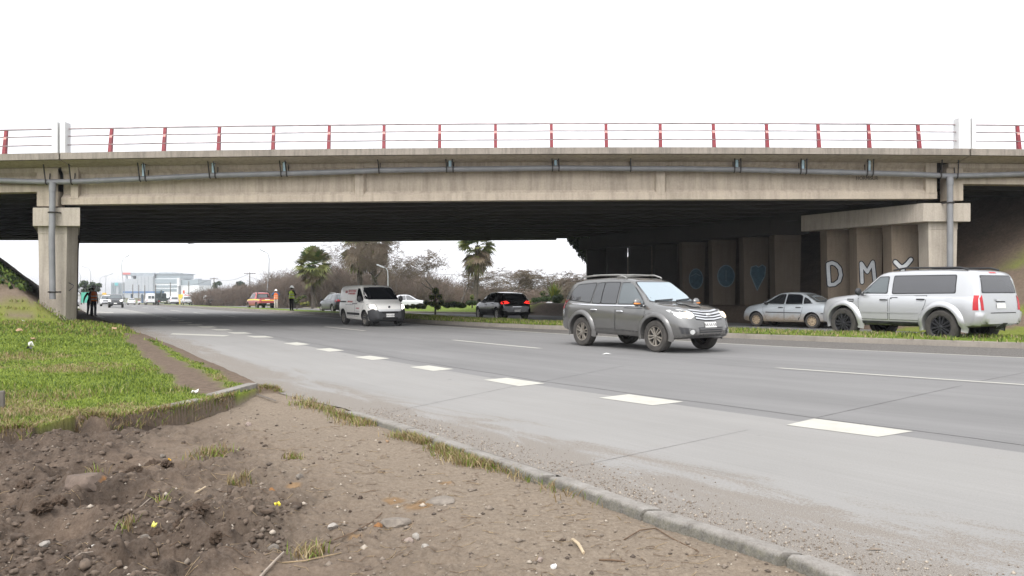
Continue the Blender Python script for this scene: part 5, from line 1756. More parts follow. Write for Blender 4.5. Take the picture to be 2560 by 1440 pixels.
# ---------------------------------------------------------------- 6 pickups and farther traffic
def pickup(name, label, pnt, style='steel', rear=None, roll=False, ribbon_=None, lamps=False, low=None, tail=True):
    sp = dict(w=0.90, wr=0.665, wb=3.05, r=0.365, gap=0.07, style=style, paint=pnt, gfull=0.58,
        top=[(-2.72, 0.62), (-2.70, 1.08), (-2.66, 1.13), (-1.02, 1.14), (-0.98, 1.20), (-0.84, 1.66), (-0.70, 1.74), (-0.2, 1.775), (0.35, 1.75), (0.58, 1.68), (1.24, 1.17), (1.36, 1.13), (2.1, 1.04), (2.34, 0.92), (2.42, 0.70), (2.45, 0.52)],
        belt=[(-2.72, 1.06), (1.2, 1.09), (1.9, 0.98), (2.3, 0.82), (2.45, 0.5)],
        bot=[(-2.72, 0.56), (-2.3, 0.46), (-1.6, 0.40), (2.0, 0.36), (2.45, 0.42)],
        plan=[(-2.72, 0.80), (-2.6, 0.87), (-1.1, 0.885), (1.7, 0.90), (2.15, 0.84), (2.36, 0.72), (2.45, 0.58)])
    c = Car(name, sp, label, 'pickup truck')
    c.sides([[(1.02, 1.16), (0.22, 1.15), (0.22, 1.64), (0.50, 1.64)], [(0.12, 1.15), (-0.72, 1.16), (-0.66, 1.60), (-0.5, 1.65), (0.12, 1.65)]], [G_mid, G_dark])
    c.window('F', [(-0.74, 1.19), (0.74, 1.19), (0.60, 1.66), (-0.60, 1.66)], G_mid, 1, 'windscreen')
    c.window('B', [(-0.62, 1.22), (0.62, 1.22), (0.56, 1.60), (-0.56, 1.60)], G_dark, 1, 'rear_window')
    bed = MB()
    bed.box((-1.84, 0, 1.125), (1.56, 1.52, 0.06)); bed.build('cargo_bed', [M_plastic], c.root)
    for s in (1, -1):
        if tail: c.part('tail_light', 'B', [([(s * 0.72, 0.80), (s * 0.85, 0.80), (s * 0.85, 1.10), (s * 0.73, 1.10)], 0, 0.008)], [M_tail])
        c.part('headlight', 'F', [(round_poly([(s * 0.52, 0.82), (s * 0.80, 0.84), (s * 0.82, 1.0), (s * 0.55, 0.98)], 0.04), 0, 0.006)], [M_lamp if lamps else M_clear])
    c.part('tailgate', 'B', [([(-0.70, 0.66), (0.70, 0.66), (0.70, 1.09), (-0.70, 1.09)], 1, 0.003), ([(-0.685, 0.675), (0.685, 0.675), (0.685, 1.08), (-0.685, 1.08)], 0, 0.008)], [low or pnt, M_trim])
    c.part('rear_bumper', 'B', [([(-0.84, 0.50), (0.84, 0.50), (0.84, 0.66), (-0.84, 0.66)], 0, 0.10)], [rear or M_chrome])
    c.plate('B', 0, 0.60, 0.34, 0.11, False).location.x = -0.10
    c.part('grille', 'F', [([(-0.45, 0.74), (0.45, 0.74), (0.48, 0.98), (-0.48, 0.98)], 0, 0.008)], [M_plastic])
    c.part('bumper', 'F', [([(-0.80, 0.40), (0.80, 0.40), (0.80, 0.66), (-0.80, 0.66)], 0, 0.02)], [M_plastic if lamps else pnt])
    if lamps: c.plate('F', 0, 0.56, 0.36, 0.12, False).location.x = 0.03
    if roll:
        b = MB()
        for s in (1, -1):
            b.tube([(-1.12, s * 0.68, 1.13), (-1.10, s * 0.60, 1.76), (-1.08, s * 0.5, 1.82)], 0.04, 8)
            b.tube([(-1.95, s * 0.68, 1.13), (-1.5, s * 0.64, 1.40), (-1.10, s * 0.6, 1.76)], 0.035, 8)
        b.tube([(-1.08, -0.5, 1.82), (-1.08, 0.5, 1.82)], 0.04, 8)
        b.build('roll_bar', [M_trim], c.root, smooth=50)
    if ribbon_:
        for s in (1, -1): c.strip('S', [(-2.6, 0.98), (-0.9, 1.03), (2.0, 0.98)], 0.10, M_yellow, 'reflective_stripe', s, 0.010)
        c.part('reflective_stripe', 'B', [([(-0.66, 0.90), (0.66, 0.90), (0.66, 0.985), (-0.66, 0.985)], 0, 0.014)], [M_yellow])
        c.part('tailgate_sticker', 'B', [([(-0.2, 1.0), (0.3, 1.0), (0.3, 1.05), (-0.2, 1.05)], 0, 0.014)], [M_plate])
    c.mirrors(0.98, 1.18, M_plastic if pnt is not P_pw else P_pw, (0.07, 0.12, 0.10))
    return c
P_red = paint('faded_red', (0.36, 0.070, 0.068), 0.1, 0.3, (0.32, 0.20, 0.16), 0.35)
P_pw = paint('pickup_white', (0.56, 0.56, 0.56), 0.1, 0.25, (0.30, 0.27, 0.24), 0.3)
P_dk = paint('dark_pickup', (0.05, 0.05, 0.055), 0.3, 0.2, (0.12, 0.10, 0.09), 0.3)
UP = R(90 + 29)                            # along the far carriageway, away from the camera
c = pickup('pickup_truck', 'red pickup with a yellow stripe and a black roll bar, parked by the median', P_red, 'steel', M_plastic, True, True)
c.place(at_=colx(651, 86.5), heading=R(90 + 33))
c = pickup('pickup_truck', 'white pickup with a dark tailgate, in front of the small white van', P_pw, 'steel', P_dk, low=P_dk)
c.place(at_=colx(517, 140), heading=UP + R(4))
c = pickup('pickup_truck', 'plain white pickup stopped beside the yellow kiosk', P_pw, 'steel')
c.place(at_=colx(466, 160), heading=UP)
c = pickup('pickup_truck', 'dark oncoming pickup with both headlights blazing, foremost of the oncoming cars', P_dk, 'steel', lamps=True)
c.place(at_=colx(290, 108), heading=R(-90 + 24))

P_ws = paint('pearl_white', (0.58, 0.58, 0.60), 0.1, 0.2, (0.3, 0.28, 0.25), 0.3)
suv2 = dict(suv); suv2.update(paint=P_ws, style='steel')
def far_suv(label, pnt, lamps, style='steel'):
    sp = dict(suv); sp.update(paint=pnt, style=style)
    c = Car('off_road_car', sp, label, 'car')
    c.sides([[(0.93, 1.13), (0.02, 1.12), (0.02, 1.63), (0.30, 1.63)], [(-0.06, 1.12), (-0.95, 1.13), (-0.88, 1.62), (-0.06, 1.64)], [(-1.05, 1.14), (-1.98, 1.20), (-1.70, 1.585), (-0.97, 1.63)]], [G_dark] * 3)
    c.window('F', [(-0.72, 1.185), (0.72, 1.185), (0.575, 1.645), (-0.575, 1.645)], G_mid, 1, 'windscreen')
    c.window('B', [(-0.62, 1.18), (0.62, 1.18), (0.54, 1.56), (-0.54, 1.56)], G_dark, 1, 'rear_window')
    for s in (1, -1):
        c.part('headlight', 'F', [([(s * 0.45, 0.82), (s * 0.80, 0.84), (s * 0.82, 0.98), (s * 0.48, 0.96)], 0, 0.006)], [M_lamp if lamps else M_clear])
        c.part('tail_light', 'B', [([(s * 0.64, 0.92), (s * 0.82, 0.92), (s * 0.80, 1.26), (s * 0.66, 1.26)], 0, 0.006)], [M_tail])
    c.part('grille', 'F', [([(-0.42, 0.76), (0.42, 0.76), (0.44, 0.97), (-0.44, 0.97)], 0, 0.006), ([(-0.6, 0.40), (0.6, 0.40), (0.6, 0.62), (-0.6, 0.62)], 0, 0.006)], [M_plastic])
    c.part('rear_bumper', 'B', [([(-0.78, 0.42), (0.78, 0.42), (0.78, 0.62), (-0.78, 0.62)], 0, 0.03)], [M_plastic])
    c.plate('B', 0, 0.80, 0.36, 0.12, False)
    return c
c = far_suv('silver-white off-roader with red tail lights, between the dark truck and the yellow kiosk', P_ws, False); c.place(at_=colx(433, 165), heading=UP)
c = far_suv('pale oncoming off-roader with lit headlights just behind the dark oncoming pickup', P_ws, True); c.place(at_=colx(266, 135), heading=R(-90 + 24))

def box_van(name, label, pnt, sc=1.0, h=2.45, L=5.4, wb=3.2, win=True, hd=UP, pos=None):
    a, e = -L * 0.5, L * 0.47
    sp = dict(w=0.96, wr=0.80, wb=wb, r=0.34, gap=0.06, style='steel', paint=pnt, gfull=h - 1.3,
        top=[(a, 0.6), (a + 0.03, h * 0.75), (a + 0.12, h - 0.12), (a + 0.35, h - 0.02), (0.2, h), (e - 1.75, h - 0.06), (e - 1.5, h - 0.16), (e - 0.72, 1.30), (e - 0.55, 1.22), (e - 0.15, 1.0), (e - 0.03, 0.75), (e, 0.5)],
        belt=[(a, 1.2), (e - 0.9, 1.2), (e - 0.4, 1.05), (e, 0.48)], bot=[(a, 0.42), (a + 0.3, 0.34), (e, 0.32)],
        plan=[(a, 0.90), (a + 0.12, 0.95), (e - 0.9, 0.96), (e - 0.3, 0.88), (e, 0.66)])
    c = Car(name, sp, label, 'van')
    c.window('S', [(e - 0.85, 1.28), (e - 1.6, 1.26), (e - 1.6, min(h - 0.4, 1.9)), (e - 1.3, min(h - 0.4, 1.9))], G_dark, 1)
    c.window('S', [(e - 0.85, 1.28), (e - 1.6, 1.26), (e - 1.6, min(h - 0.4, 1.9)), (e - 1.3, min(h - 0.4, 1.9))], G_dark, -1)
    c.window('F', [(-0.78, 1.34), (0.78, 1.34), (0.70, h - 0.3), (-0.70, h - 0.3)], G_mid, 1, 'windscreen')
    for s in (1, -1):
        if win: c.window('B', [(s * 0.08, h * 0.55), (s * 0.58, h * 0.55), (s * 0.56, h * 0.78), (s * 0.08, h * 0.78)], G_mid, 1, 'rear_window')
        c.part('tail_light', 'B', [([(s * 0.80, 0.78), (s * 0.90, 0.78), (s * 0.90, 1.25), (s * 0.82, 1.25)], 0, 0.006)], [M_tail])
        c.part('headlight', 'F', [([(s * 0.55, 0.72), (s * 0.80, 0.74), (s * 0.82, 0.96), (s * 0.60, 0.94)], 0, 0.006)], [M_clear])
        c.part('rear_door', 'B', [([(s * 0.015, 0.5), (s * 0.78, 0.5), (s * 0.74, h - 0.25), (s * 0.015, h - 0.25)], 0, 0.0025)], [pnt])
    c.part('rear_bumper', 'B', [([(-0.9, 0.42), (0.9, 0.42), (0.9, 0.56), (-0.9, 0.56)], 0, 0.05)], [M_plastic])
    c.place(at_=pos, heading=hd, scale=sc)
    return c
P_vw = paint('far_van_white', (0.70, 0.70, 0.70), 0.0, 0.12, (0.4, 0.38, 0.35), 0.35)
box_van('minibus_van', 'tall white minibus with two square rear windows, left of the dark truck', P_vw, 1.0, 2.45, pos=colx(375, 180))
box_van('small_van', 'small plain white windowless van to the right of the white pickup', P_vw, 1.0, 1.85, 4.2, 2.6, False, pos=colx(545, 152))

def far_car(label, pnt, pos, hd, sc=1.0):
    sp = dict(sed); sp.update(paint=pnt, style='steel')
    c = Car('saloon_car', sp, label, 'car')
    c.sides([[(0.80, 0.955), (-0.02, 0.955), (-0.04, 1.315), (0.16, 1.31)], [(-0.11, 0.955), (-0.80, 0.965), (-0.76, 1.25), (-0.13, 1.32)]], [G_dark, G_dark])
    c.window('F', [(-0.66, 1.0), (0.66, 1.0), (0.54, 1.31), (-0.54, 1.31)], G_mid, 1, 'windscreen')
    c.window('B', [(-0.62, 1.05), (0.62, 1.05), (0.51, 1.32), (-0.51, 1.32)], G_mid, 1, 'rear_window')
    for s in (1, -1):
        c.part('tail_light', 'B', [([(s * 0.45, 0.70), (s * 0.72, 0.68), (s * 0.71, 0.88), (s * 0.46, 0.88)], 0, 0.006)], [M_tail])
        c.part('headlight', 'F', [([(s * 0.40, 0.60), (s * 0.64, 0.62), (s * 0.66, 0.74), (s * 0.42, 0.72)], 0, 0.006)], [M_clear])
    c.place(at_=pos, heading=hd, scale=sc)
    return c
far_car('small white car stopped beside the motorbike, farthest of the queue', P_vw, colx(328, 185), UP)
far_car('white car behind the clipped shrubs, seen past the white van', P_ws, colx(1016, 78, 0.55), R(10), 1.05)
far_car('white car nose only just showing beside the left bridge column', P_ws, colx(183, 130), R(-66))

# dark tipper lorry with a loading crane
M_truck = flat('truck_green_black', (0.045, 0.055, 0.055), 0.6, var=0.3)
tr = tag(empty('crane_lorry', colx(404, 172), UP), 'dark flatbed lorry with a folded crane arm behind its cab', 'lorry')
b = MB(); b.box((2.4, 0, 1.75), (1.9, 2.3, 1.9)); b.prism([(-0.1, 0), (0.1, 0)][:0] or [(1.1, 2.5), (3.2, 2.5), (3.35, 1.8), (3.35, 0.85), (1.1, 0.85)], -1.16, 1.16, 'y'); b.build('cab', [M_truck], tr, bevel=0.06)
b = MB(); b.box((-1.3, 0, 1.05), (5.0, 2.35, 0.16)); b.box((-3.75, 0, 1.35), (0.08, 2.3, 0.5)); b.box((-1.3, 1.15, 1.3), (4.9, 0.06, 0.42)); b.box((-1.3, -1.15, 1.3), (4.9, 0.06, 0.42)); b.build('flatbed', [M_truck], tr, bevel=0.02)
b = MB(); b.box((-0.4, 0, 0.75), (6.2, 0.9, 0.3)); b.build('chassis', [M_plastic], tr)
b = MB(); b.bar((0.75, 0, 1.1), (0.75, 0, 3.0), 0.4, 0.4); b.bar((0.75, 0, 2.95), (-1.5, 0.2, 3.25), 0.3, 0.32); b.bar((-1.5, 0.2, 3.25), (-2.6, 0.2, 1.9), 0.24, 0.26); b.bar((-2.6, .2, 1.9), (-1.2, .2, 1.35), .18, .2); b.build('crane_arm', [M_truck], tr, bevel=0.02)
mt, mr = wheel_mesh('dark', 0.46, 0.3)
for x in (2.3, -1.7, -2.75):
    for s in (1, -1):
        w_ = link(bpy.data.objects.new('wheel', mt)); w_.parent = tr; w_.location = (x, s * 1.0, 0.46); w_.rotation_euler = (0, 0, 0 if s > 0 else math.pi)
for s in (1, -1):
    b = MB(); b.box((-3.8, s * 0.95, 0.95), (0.06, 0.35, 0.14)); b.build('tail_light', [M_tail], tr)
    b = MB(); b.box((-3.82, s * 0.3, 0.8), (0.06, 0.5, 0.16)); b.build('mud_flap', [M_plate], tr)
tr.scale = (0.9,) * 3

# motorbike with a rider, in the queue
mo = tag(empty('motorcycle', colx(347.5, 172), UP), 'red motorbike with a white rear box beside the small white car', 'motorbike')
b = MB()
for x in (0.65, -0.65): b.lathe([(0.20, -0.05), (0.30, -0.06), (0.30, 0.06), (0.20, 0.05), (0.20, -0.05)], 16, 'y', (x, 0, 0.30))
b.build('wheel', [M_tyre], mo)
b = MB(); b.tube([(0.5, 0, 0.9), (0.2, 0, 0.85), (-0.2, 0, 0.75), (-0.7, 0, 0.85)], [0.10, 0.16, 0.14, 0.09], 8); b.tube([(0.65, 0, 0.3), (0.5, 0, 0.95)], 0.05, 6); b.tube([(0.5, -0.35, 1.0), (0.5, 0.35, 1.0)], 0.03, 6); b.box((0, 0, 0.45), (0.6, 0.3, 0.35)); b.build('frame', [P_red], mo)
b = MB(); b.box((-0.72, 0, 0.62), (0.24, 0.6, 0.4)); b.build('rear_box', [P_vw], mo, bevel=0.04)
# ================================================================ PEOPLE
M_skin = flat('skin', (0.33, 0.19, 0.13), 0.6, var=0.1)
M_hair = flat('dark_hair', (0.015, 0.012, 0.010), 0.7, var=0.1)
M_helm = flat('white_helmet', (0.75, 0.74, 0.72), 0.3, var=0.04)
M_orange = flat('hi_vis_orange', (0.90, 0.19, 0.03), 0.7, var=0.1, emit=(1, .16, .03), estr=0.0)
M_lime = flat('hi_vis_lime', (0.60, 0.80, 0.07), 0.7, var=0.1)
M_refl = flat('reflective_tape', (0.66, 0.66, 0.60), 0.4, var=0.05)
M_navy = flat('navy_cloth', (0.016, 0.018, 0.030), 0.85, var=0.2)
M_blackc = flat('black_cloth', (0.012, 0.012, 0.014), 0.85, var=0.2)
M_greyc = flat('grey_cloth', (0.10, 0.09, 0.10), 0.85, var=0.2)
M_redc = flat('dark_red_cloth', (0.20, 0.022, 0.03), 0.85, var=0.2)
M_bluec = flat('blue_jacket', (0.035, 0.15, 0.34), 0.7, var=0.2)
M_beige = flat('pale_trousers', (0.50, 0.45, 0.42), 0.85, var=0.12)
M_boot = flat('boots', (0.045, 0.028, 0.02), 0.7, var=0.2)


def person(label, loc, heading, height, arms, cols, vest=None, helmet=True, step=0.0, hold=None, pack=False, group=None):
    """One skinned figure. arms: for each side (elbow, wrist, fingertip) offsets in body space (x fwd, y left, z up)."""
    root = tag(empty('person', loc, heading), label, 'person', group)
    J, E, Rd, G = [], [], [], []
    def j(p, r, par=None, g='torso'):
        J.append(Vector(p)); Rd.append(r); G.append(g)
        if par is not None: E.append((par, len(J) - 1))
        return len(J) - 1
    pel = j((0, 0, 0.96), (0.135, 0.115), None, 'legs')
    wst = j((0, 0, 1.10), (0.135, 0.11), pel)
    chs = j((0.005, 0, 1.28), (0.155, 0.12), wst)
    ub = j((0, 0, 1.42), (0.12, 0.09), chs)
    nk = j((0.01, 0, 1.51), (0.055, 0.055), ub, 'head')
    h1 = j((0.03, 0, 1.585), (0.075, 0.08), nk, 'head')
    h2 = j((0.035, 0, 1.66), (0.088, 0.098), h1, 'head')
    j((0.025, 0, 1.735), (0.06, 0.068), h2, 'head')
    j((0.135, 0, 1.635), (0.016, 0.016), h2, 'head')          # nose
    for s, (el, wr, tip) in zip((1, -1), arms):
        sh = j((0, s * 0.185, 1.425), (0.074, 0.07), ub, 'arm')
        e = j(el, (0.056, 0.056), sh, 'arm')
        w_ = j(wr, (0.038, 0.036), e, 'arm')
        t_ = Vector(tip); d_ = (t_ - Vector(wr)); L = d_.length; d_.normalize()
        side = d_.cross(Vector((0, s, 0.3))).normalized()
        palm = j(Vector(wr) + d_ * 0.08, (0.038, 0.022), w_, 'hand')
        for k, (o_, fl) in enumerate(((-0.030, 0.075), (-0.010, 0.088), (0.010, 0.082), (0.029, 0.062))):
            a = j(Vector(wr) + d_ * (0.08 + fl * 0.55) + side * o_, (0.0095, 0.0095), palm, 'hand')
            j(Vector(wr) + d_ * (0.08 + fl) + side * o_ * 1.1 + Vector((0, -s * 0.018, 0)), (0.008, 0.008), a, 'hand')
        th = j(Vector(wr) + d_ * 0.05 + side * -0.045, (0.011, 0.011), w_, 'hand')
        j(Vector(wr) + d_ * 0.095 + side * -0.062, (0.009, 0.009), th, 'hand')
    for s in (1, -1):
        st = step * s
        hp = j((0, s * 0.095, 0.90), (0.112, 0.112), pel, 'legs')
        kn = j((0.03 + st * 0.45, s * 0.10, 0.50), (0.080, 0.080), hp, 'legs')
        an = j((-0.01 + st, s * 0.10, 0.09 + (0.05 if st < -0.05 else 0)), (0.062, 0.062), kn, 'legs')
        hl = j((-0.01 + st, s * 0.10, 0.045), (0.042, 0.04), an, 'foot')
        j((0.17 + st, s * 0.115, 0.036), (0.040, 0.032), hl, 'foot')
    me = bpy.data.meshes.new('body')
    me.from_pydata(J, E, [])
    o = bpy.data.objects.new('body', me)
    link(o)
    sk = o.modifiers.new('skin', 'SKIN')
    sk.use_smooth_shade = True
    sv = me.skin_vertices[0].data
    for i, r in enumerate(Rd): sv[i].radius = r
    sv[pel].use_root = True
    sb = o.modifiers.new('sub', 'SUBSURF'); sb.levels = sb.render_levels = 1
    m2 = bpy.data.meshes.new_from_object(o.evaluated_get(bpy.context.evaluated_depsgraph_get()))
    bpy.data.objects.remove(o)
    order = ['legs', 'torso', 'arm', 'hand', 'head', 'foot']
    mats = [cols['legs'], cols['torso'], cols.get('arm', cols['torso']), cols.get('hand', M_skin), M_skin, cols.get('foot', M_boot)]
    m2.materials.clear()
    for m in mats: m2.materials.append(m)
    segs = [(J[a], J[b_], G[b_] if G[b_] != 'arm' or G[a] == 'arm' else 'torso') for a, b_ in E]
    for p in m2.polygons:
        c_ = p.center
        best, bg_ = 9, 'torso'
        for a, b_, g in segs:
            ab = b_ - a
            t_ = max(0, min(1, (c_ - a).dot(ab) / ab.length_squared))
            dd = (a + ab * t_ - c_).length
            if dd < best: best, bg_ = dd, g
        if bg_ == 'torso' and c_.z < 0.99: bg_ = 'legs'
        p.material_index = order.index(bg_)
    m2.name = 'body'
    body = link(bpy.data.objects.new('body', m2)); body.parent = root
    b = MB()
    hd = (0.03, 0, 1.66)
    if helmet:
        b.ball((hd[0], 0, 1.685), (0.148, 0.132, 0.158), 16, 10, 0, 0.0)
        b.lathe([(0.12, 1.682), (0.175, 1.678), (0.175, 1.688), (0.13, 1.705)], 18, 'z', (hd[0] + 0.02, 0, 0))
        b.build('helmet', [M_helm], root, smooth=50)
        b = MB(); b.ball((0.005, 0, 1.635), (0.098, 0.098, 0.085), 12, 8); b.build('hair', [M_hair], root, smooth=60)
    else:
        b.ball((0.008, 0, 1.685), (0.11, 0.104, 0.10), 14, 9); b.build('hair', [M_hair], root, smooth=60)
    if vest:
        b = MB()
        V, n = [], 20
        for z, rx, ry in ((0.90, 0.165, 0.205), (1.0, 0.155, 0.20), (1.12, 0.15, 0.195), (1.28, 0.155, 0.205), (1.38, 0.135, 0.205), (1.45, 0.10, 0.165), (1.475, 0.075, 0.10)):
            V += [(rx * math.cos(2 * math.pi * k / n) + 0.005, ry * math.sin(2 * math.pi * k / n), z) for k in range(n)]
        b.add(V, [(i * n + k, i * n + (k + 1) % n, (i + 1) * n + (k + 1) % n, (i + 1) * n + k) for i in range(6) for k in range(n)])
        ve = b.build('vest', [vest], root, smooth=60)
        b = MB()
        for z, rx, ry in ((1.02, 0.158, 0.202), (1.20, 0.156, 0.203)):
            b.add([((rx + .004) * math.cos(2 * math.pi * k / n) + 0.005, (ry + .004) * math.sin(2 * math.pi * k / n), z + dz_) for dz_ in (-0.022, 0.022) for k in range(n)],
                  [(k, (k + 1) % n, (k + 1) % n + n, k + n) for k in range(n)])
        b.build('reflective_tape', [M_refl], ve)
        b = MB(); b.box((0.168, 0, 1.15), (0.012, 0.016, 0.48)); b.build('zip', [M_blackc], ve)
    if pack:
        b = MB(); b.ball((-0.20, 0, 1.24), (0.10, 0.15, 0.21), 12, 8); b.build('backpack', [M_greyc], root, smooth=60)
    if hold:
        b = MB(); b.box((0.30, 0, 1.625), (0.05, 0.17, 0.09)); b.build('camera_case', [M_blackc], root, bevel=0.01)
    root.scale = (height / 1.79,) * 3
    return root


hang = [((-0.03, 0.25, 1.14), (0.06, 0.25, 0.90), (0.08, 0.24, 0.74)), ((0.03, -0.25, 1.14), (0.10, -0.25, 0.90), (0.13, -0.23, 0.74))]
swing = [((0.10, 0.24, 1.15), (0.24, 0.22, 0.95), (0.30, 0.2, 0.8)), ((-0.16, -0.27, 1.16), (-0.22, -0.29, 0.92), (-0.22, -0.28, 0.77))]
raised = [((0.14, 0.36, 1.30), (0.27, 0.12, 1.56), (0.32, 0.06, 1.66)), ((0.14, -0.36, 1.30), (0.27, -0.12, 1.56), (0.32, -0.06, 1.66))]
folded = [((0.04, 0.29, 1.17), (0.22, 0.08, 1.15), (0.24, -0.05, 1.19)), ((0.04, -0.29, 1.17), (0.24, -0.08, 1.12), (0.25, 0.06, 1.10))]
def feet(px, py, dz):
    g = gnd(px, py, dz)
    return (g.x, g.y, g.z)
person('person in orange safety vest, white helmet and navy trousers by the left bridge column', feet(233, 791, 0.10), R(-28), 1.62, hang, dict(legs=M_navy, torso=M_greyc, arm=M_greyc), M_orange, True, 0.05, pack=False)
person('person in a dark red jacket, bareheaded, close behind the one in the orange vest', feet(225, 790.5, 0.10), R(-40), 1.52, swing, dict(legs=M_navy, torso=M_redc, arm=M_redc), None, False, 0.12)
pz = 0.2
person('person in blue jacket and orange vest on the median, hands raised to face', feet(690, 771.5, pz), R(-82), 1.70, raised, dict(legs=M_beige, torso=M_bluec, arm=M_bluec), M_orange, True, 0.0, hold=True)
person('person in lime yellow vest, black trousers and white helmet on the median', feet(729, 777, pz), R(74), 1.74, folded, dict(legs=M_blackc, torso=M_blackc, arm=M_blackc), M_lime, True, 0.03)

# ================================================================ STREET FURNITURE, BUILDINGS
M_pole = flat('galvanised_pole', (0.33, 0.34, 0.35), 0.5, 0.2, var=0.15)
M_wood = flat('weathered_pole', (0.13, 0.115, 0.10), 0.9, var=0.3)
M_wire = flat('wire', (0.05, 0.05, 0.05), 0.7, var=0)


def lamp(pts_px, Y, label, rad=0.09):
    """Swan-neck street lamp through photo points, foot first."""
    P = [at(p[0], p[1], Y) for p in pts_px]
    P[0].z = zr(Y) - 0.1
    root = tag(empty('street_lamp', (P[0].x, P[0].y, zr(Y))), label, 'street lamp', 'swan-necked street lamps along the road')
    b = MB()
    Q = [p - Vector((P[0].x, P[0].y, zr(Y))) for p in P]
    n = len(Q)
    b.tube(Q, [rad * (1 - 0.55 * i / (n - 1)) for i in range(n)], 7)
    b.build('pole', [M_pole], root, smooth=60)
    d_ = (Q[-1] - Q[-2]).normalized()
    b = MB()
    b.bar(Q[-1], Q[-1] + d_ * 0.75, 0.26, 0.13)
    b.build('lamp_head', [M_pole], root, bevel=0.03)
    return root


lamp([(314, 758), (310, 725), (306, 690), (304, 668), (305, 655), (309, 646), (316, 642)], 190, 'tall leaning street lamp in front of the big grey building')
lamp([(227, 750), (227, 705), (227, 685), (225, 676), (220, 670), (213, 668)], 200, 'street lamp arching leftward above the dark trees by the left column')
lamp([(201, 752), (201, 705), (201, 690), (198, 682), (193, 679)], 235, 'faint street lamp nearest the left bridge column')
lamp([(263, 752), (264, 710), (265, 692), (270, 688), (276, 686)], 215, 'street lamp with an arm reaching right, above the oncoming cars', 0.08)
lamp([(250, 752), (250, 715), (250, 698), (254, 693), (260, 691)], 250, 'small street lamp left of the right-armed one above the oncoming cars', 0.08)
lamp([(666, 764), (668, 725), (672, 680), (673, 650), (672, 640), (669, 633), (663, 630)], 105, 'tall street lamp rising behind the red pickup', 0.085)
lamp([(970, 772), (970, 715), (970, 690), (969, 678), (966, 671), (961, 669)], 75, 'slim white street lamp rising behind the white van', 0.06)


def pole(px, py, Y, label, arm=True, r=0.13):
    top = at(px, py, Y)
    z0 = zr(Y)
    root = tag(empty('utility_pole', (top.x, Y, z0)), label, 'utility pole', 'utility poles beyond the bridge')
    b = MB(); b.tube([(0, 0, -0.2), (0, 0, top.z - z0)], [r, r * 0.7], 7); b.build('shaft', [M_wood], root, smooth=60)
    if arm:
        b = MB(); b.bar((-1.15, 0, top.z - z0 - 0.25), (1.15, 0, top.z - z0 - 0.25), 0.11, 0.12)
        for x in (-1.0, -0.5, 0.5, 1.0): b.tube([(x, 0, top.z - z0 - 0.2), (x, 0, top.z - z0 - 0.02)], 0.04, 6)
        b.build('crossarm', [M_wood], root)
    return root


pole(624.5, 681, 165, 'thick wooden utility pole with a crossarm left of the tall street lamp')
pole(535, 694, 230, 'wooden utility pole with a crossarm beside the pale round tree', True, 0.16)
for px, py, lab in ((332, 711, 'thin dark pole in front of the left grey wall of the building'), (347, 712, 'thin dark pole second from the left before the building'), (362, 713, 'thin dark pole left of the white minibus'),
                    (389, 711, 'thin dark pole above the right edge of the white minibus'), (426, 706, 'thin dark pole above the dark lorry, before the glass front'), (472, 703, 'tall thin dark pole above the white pickup and kiosk')):
    pole(px, py, 255, lab, False, 0.16)


def wire(a, b_, sag, label, r=0.022, n=14):
    b = MB()
    a, b_ = Vector(a), Vector(b_)
    b.tube([a.lerp(b_, k / n) - Vector((0, 0, sag * 4 * (k / n) * (1 - k / n))) for k in range(n + 1)], r, 4)
    tag(b.build('power_line', [M_wire]), label, 'power line')


wire(at(624.5, 683, 165), at(535, 696, 230), 1.0, 'sagging power line between the two wooden utility poles', 0.03)
wire(at(624.5, 683, 165), at(800, 668, 120), 0.6, 'power line from the thick wooden pole toward the left palm', 0.025)
wire(at(535, 696, 230), at(420, 712, 320), 1.2, 'power line running from the farther wooden pole toward the building', 0.04)
wire(at(1215, 634, 110), at(1450, 628, 80), 0.5, 'thin power line against the sky right of the tall palm', 0.02)
wire(at(1040, 682, 110), at(1440, 684, 95), 0.3, 'low power line crossing in front of the bare umbrella trees', 0.022)

M_bwall = concrete('pale_panel_wall', (0.40, 0.42, 0.44), 0.3, 0.3, 0.2)
M_bwhite = flat('white_render', (0.66, 0.67, 0.68), 0.7, var=0.06, scale=0.2)
M_bglass = glass('building_glass', (0.25, 0.30, 0.32), 0.08, 0.3)
M_bblue = flat('blue_fascia', (0.13, 0.20, 0.34), 0.5, var=0.1)
M_bred = flat('pale_red_sign', (0.55, 0.16, 0.15), 0.5, var=0.05)
M_bgrey = flat('roof_plant_grey', (0.30, 0.33, 0.36), 0.7, var=0.2, scale=0.4)
YBd = 760.0
bld = tag(empty('office_building', colx(390, YBd)), 'big pale grey modern building with a stepped glass front, far beyond the bridge', 'building')
bo = Vector(bld.location)
def pbox(mb, px0, py0, px1, py1, y0, y1, m=0):
    a, b_ = at(px0, py1, YBd) - bo, at(px1, py0, YBd) - bo
    mb.box(((a.x + b_.x) / 2, (y0 + y1) / 2 * YBd / 420, (a.z + b_.z) / 2), (b_.x - a.x, (y1 - y0) * YBd / 420, b_.z - a.z), m=m)
b = MB(); pbox(b, 312, 697, 343, 757, 0, 20); pbox(b, 343, 690, 385, 757, -1.0, 20); b.build('wall', [M_bwall], bld)
b = MB(); pbox(b, 327, 682, 386, 690, -0.4, 18); pbox(b, 308, 686.5, 345, 688.5, -0.5, 18); b.build('roof_frame', [M_bgrey], bld)
b = MB(); pbox(b, 314, 688.5, 317, 697, 0, 1); pbox(b, 328, 688.5, 332, 697, 0, 14); b.build('roof_post', [M_bwall], bld)
b = MB(); pbox(b, 308, 681.5, 327, 686.5, -0.6, 0.2); b.build('roof_sign', [M_bred], bld)
b = MB(); pbox(b, 385, 696, 444, 757, 0.5, 20); b.build('front_wall', [M_bwhite], bld)
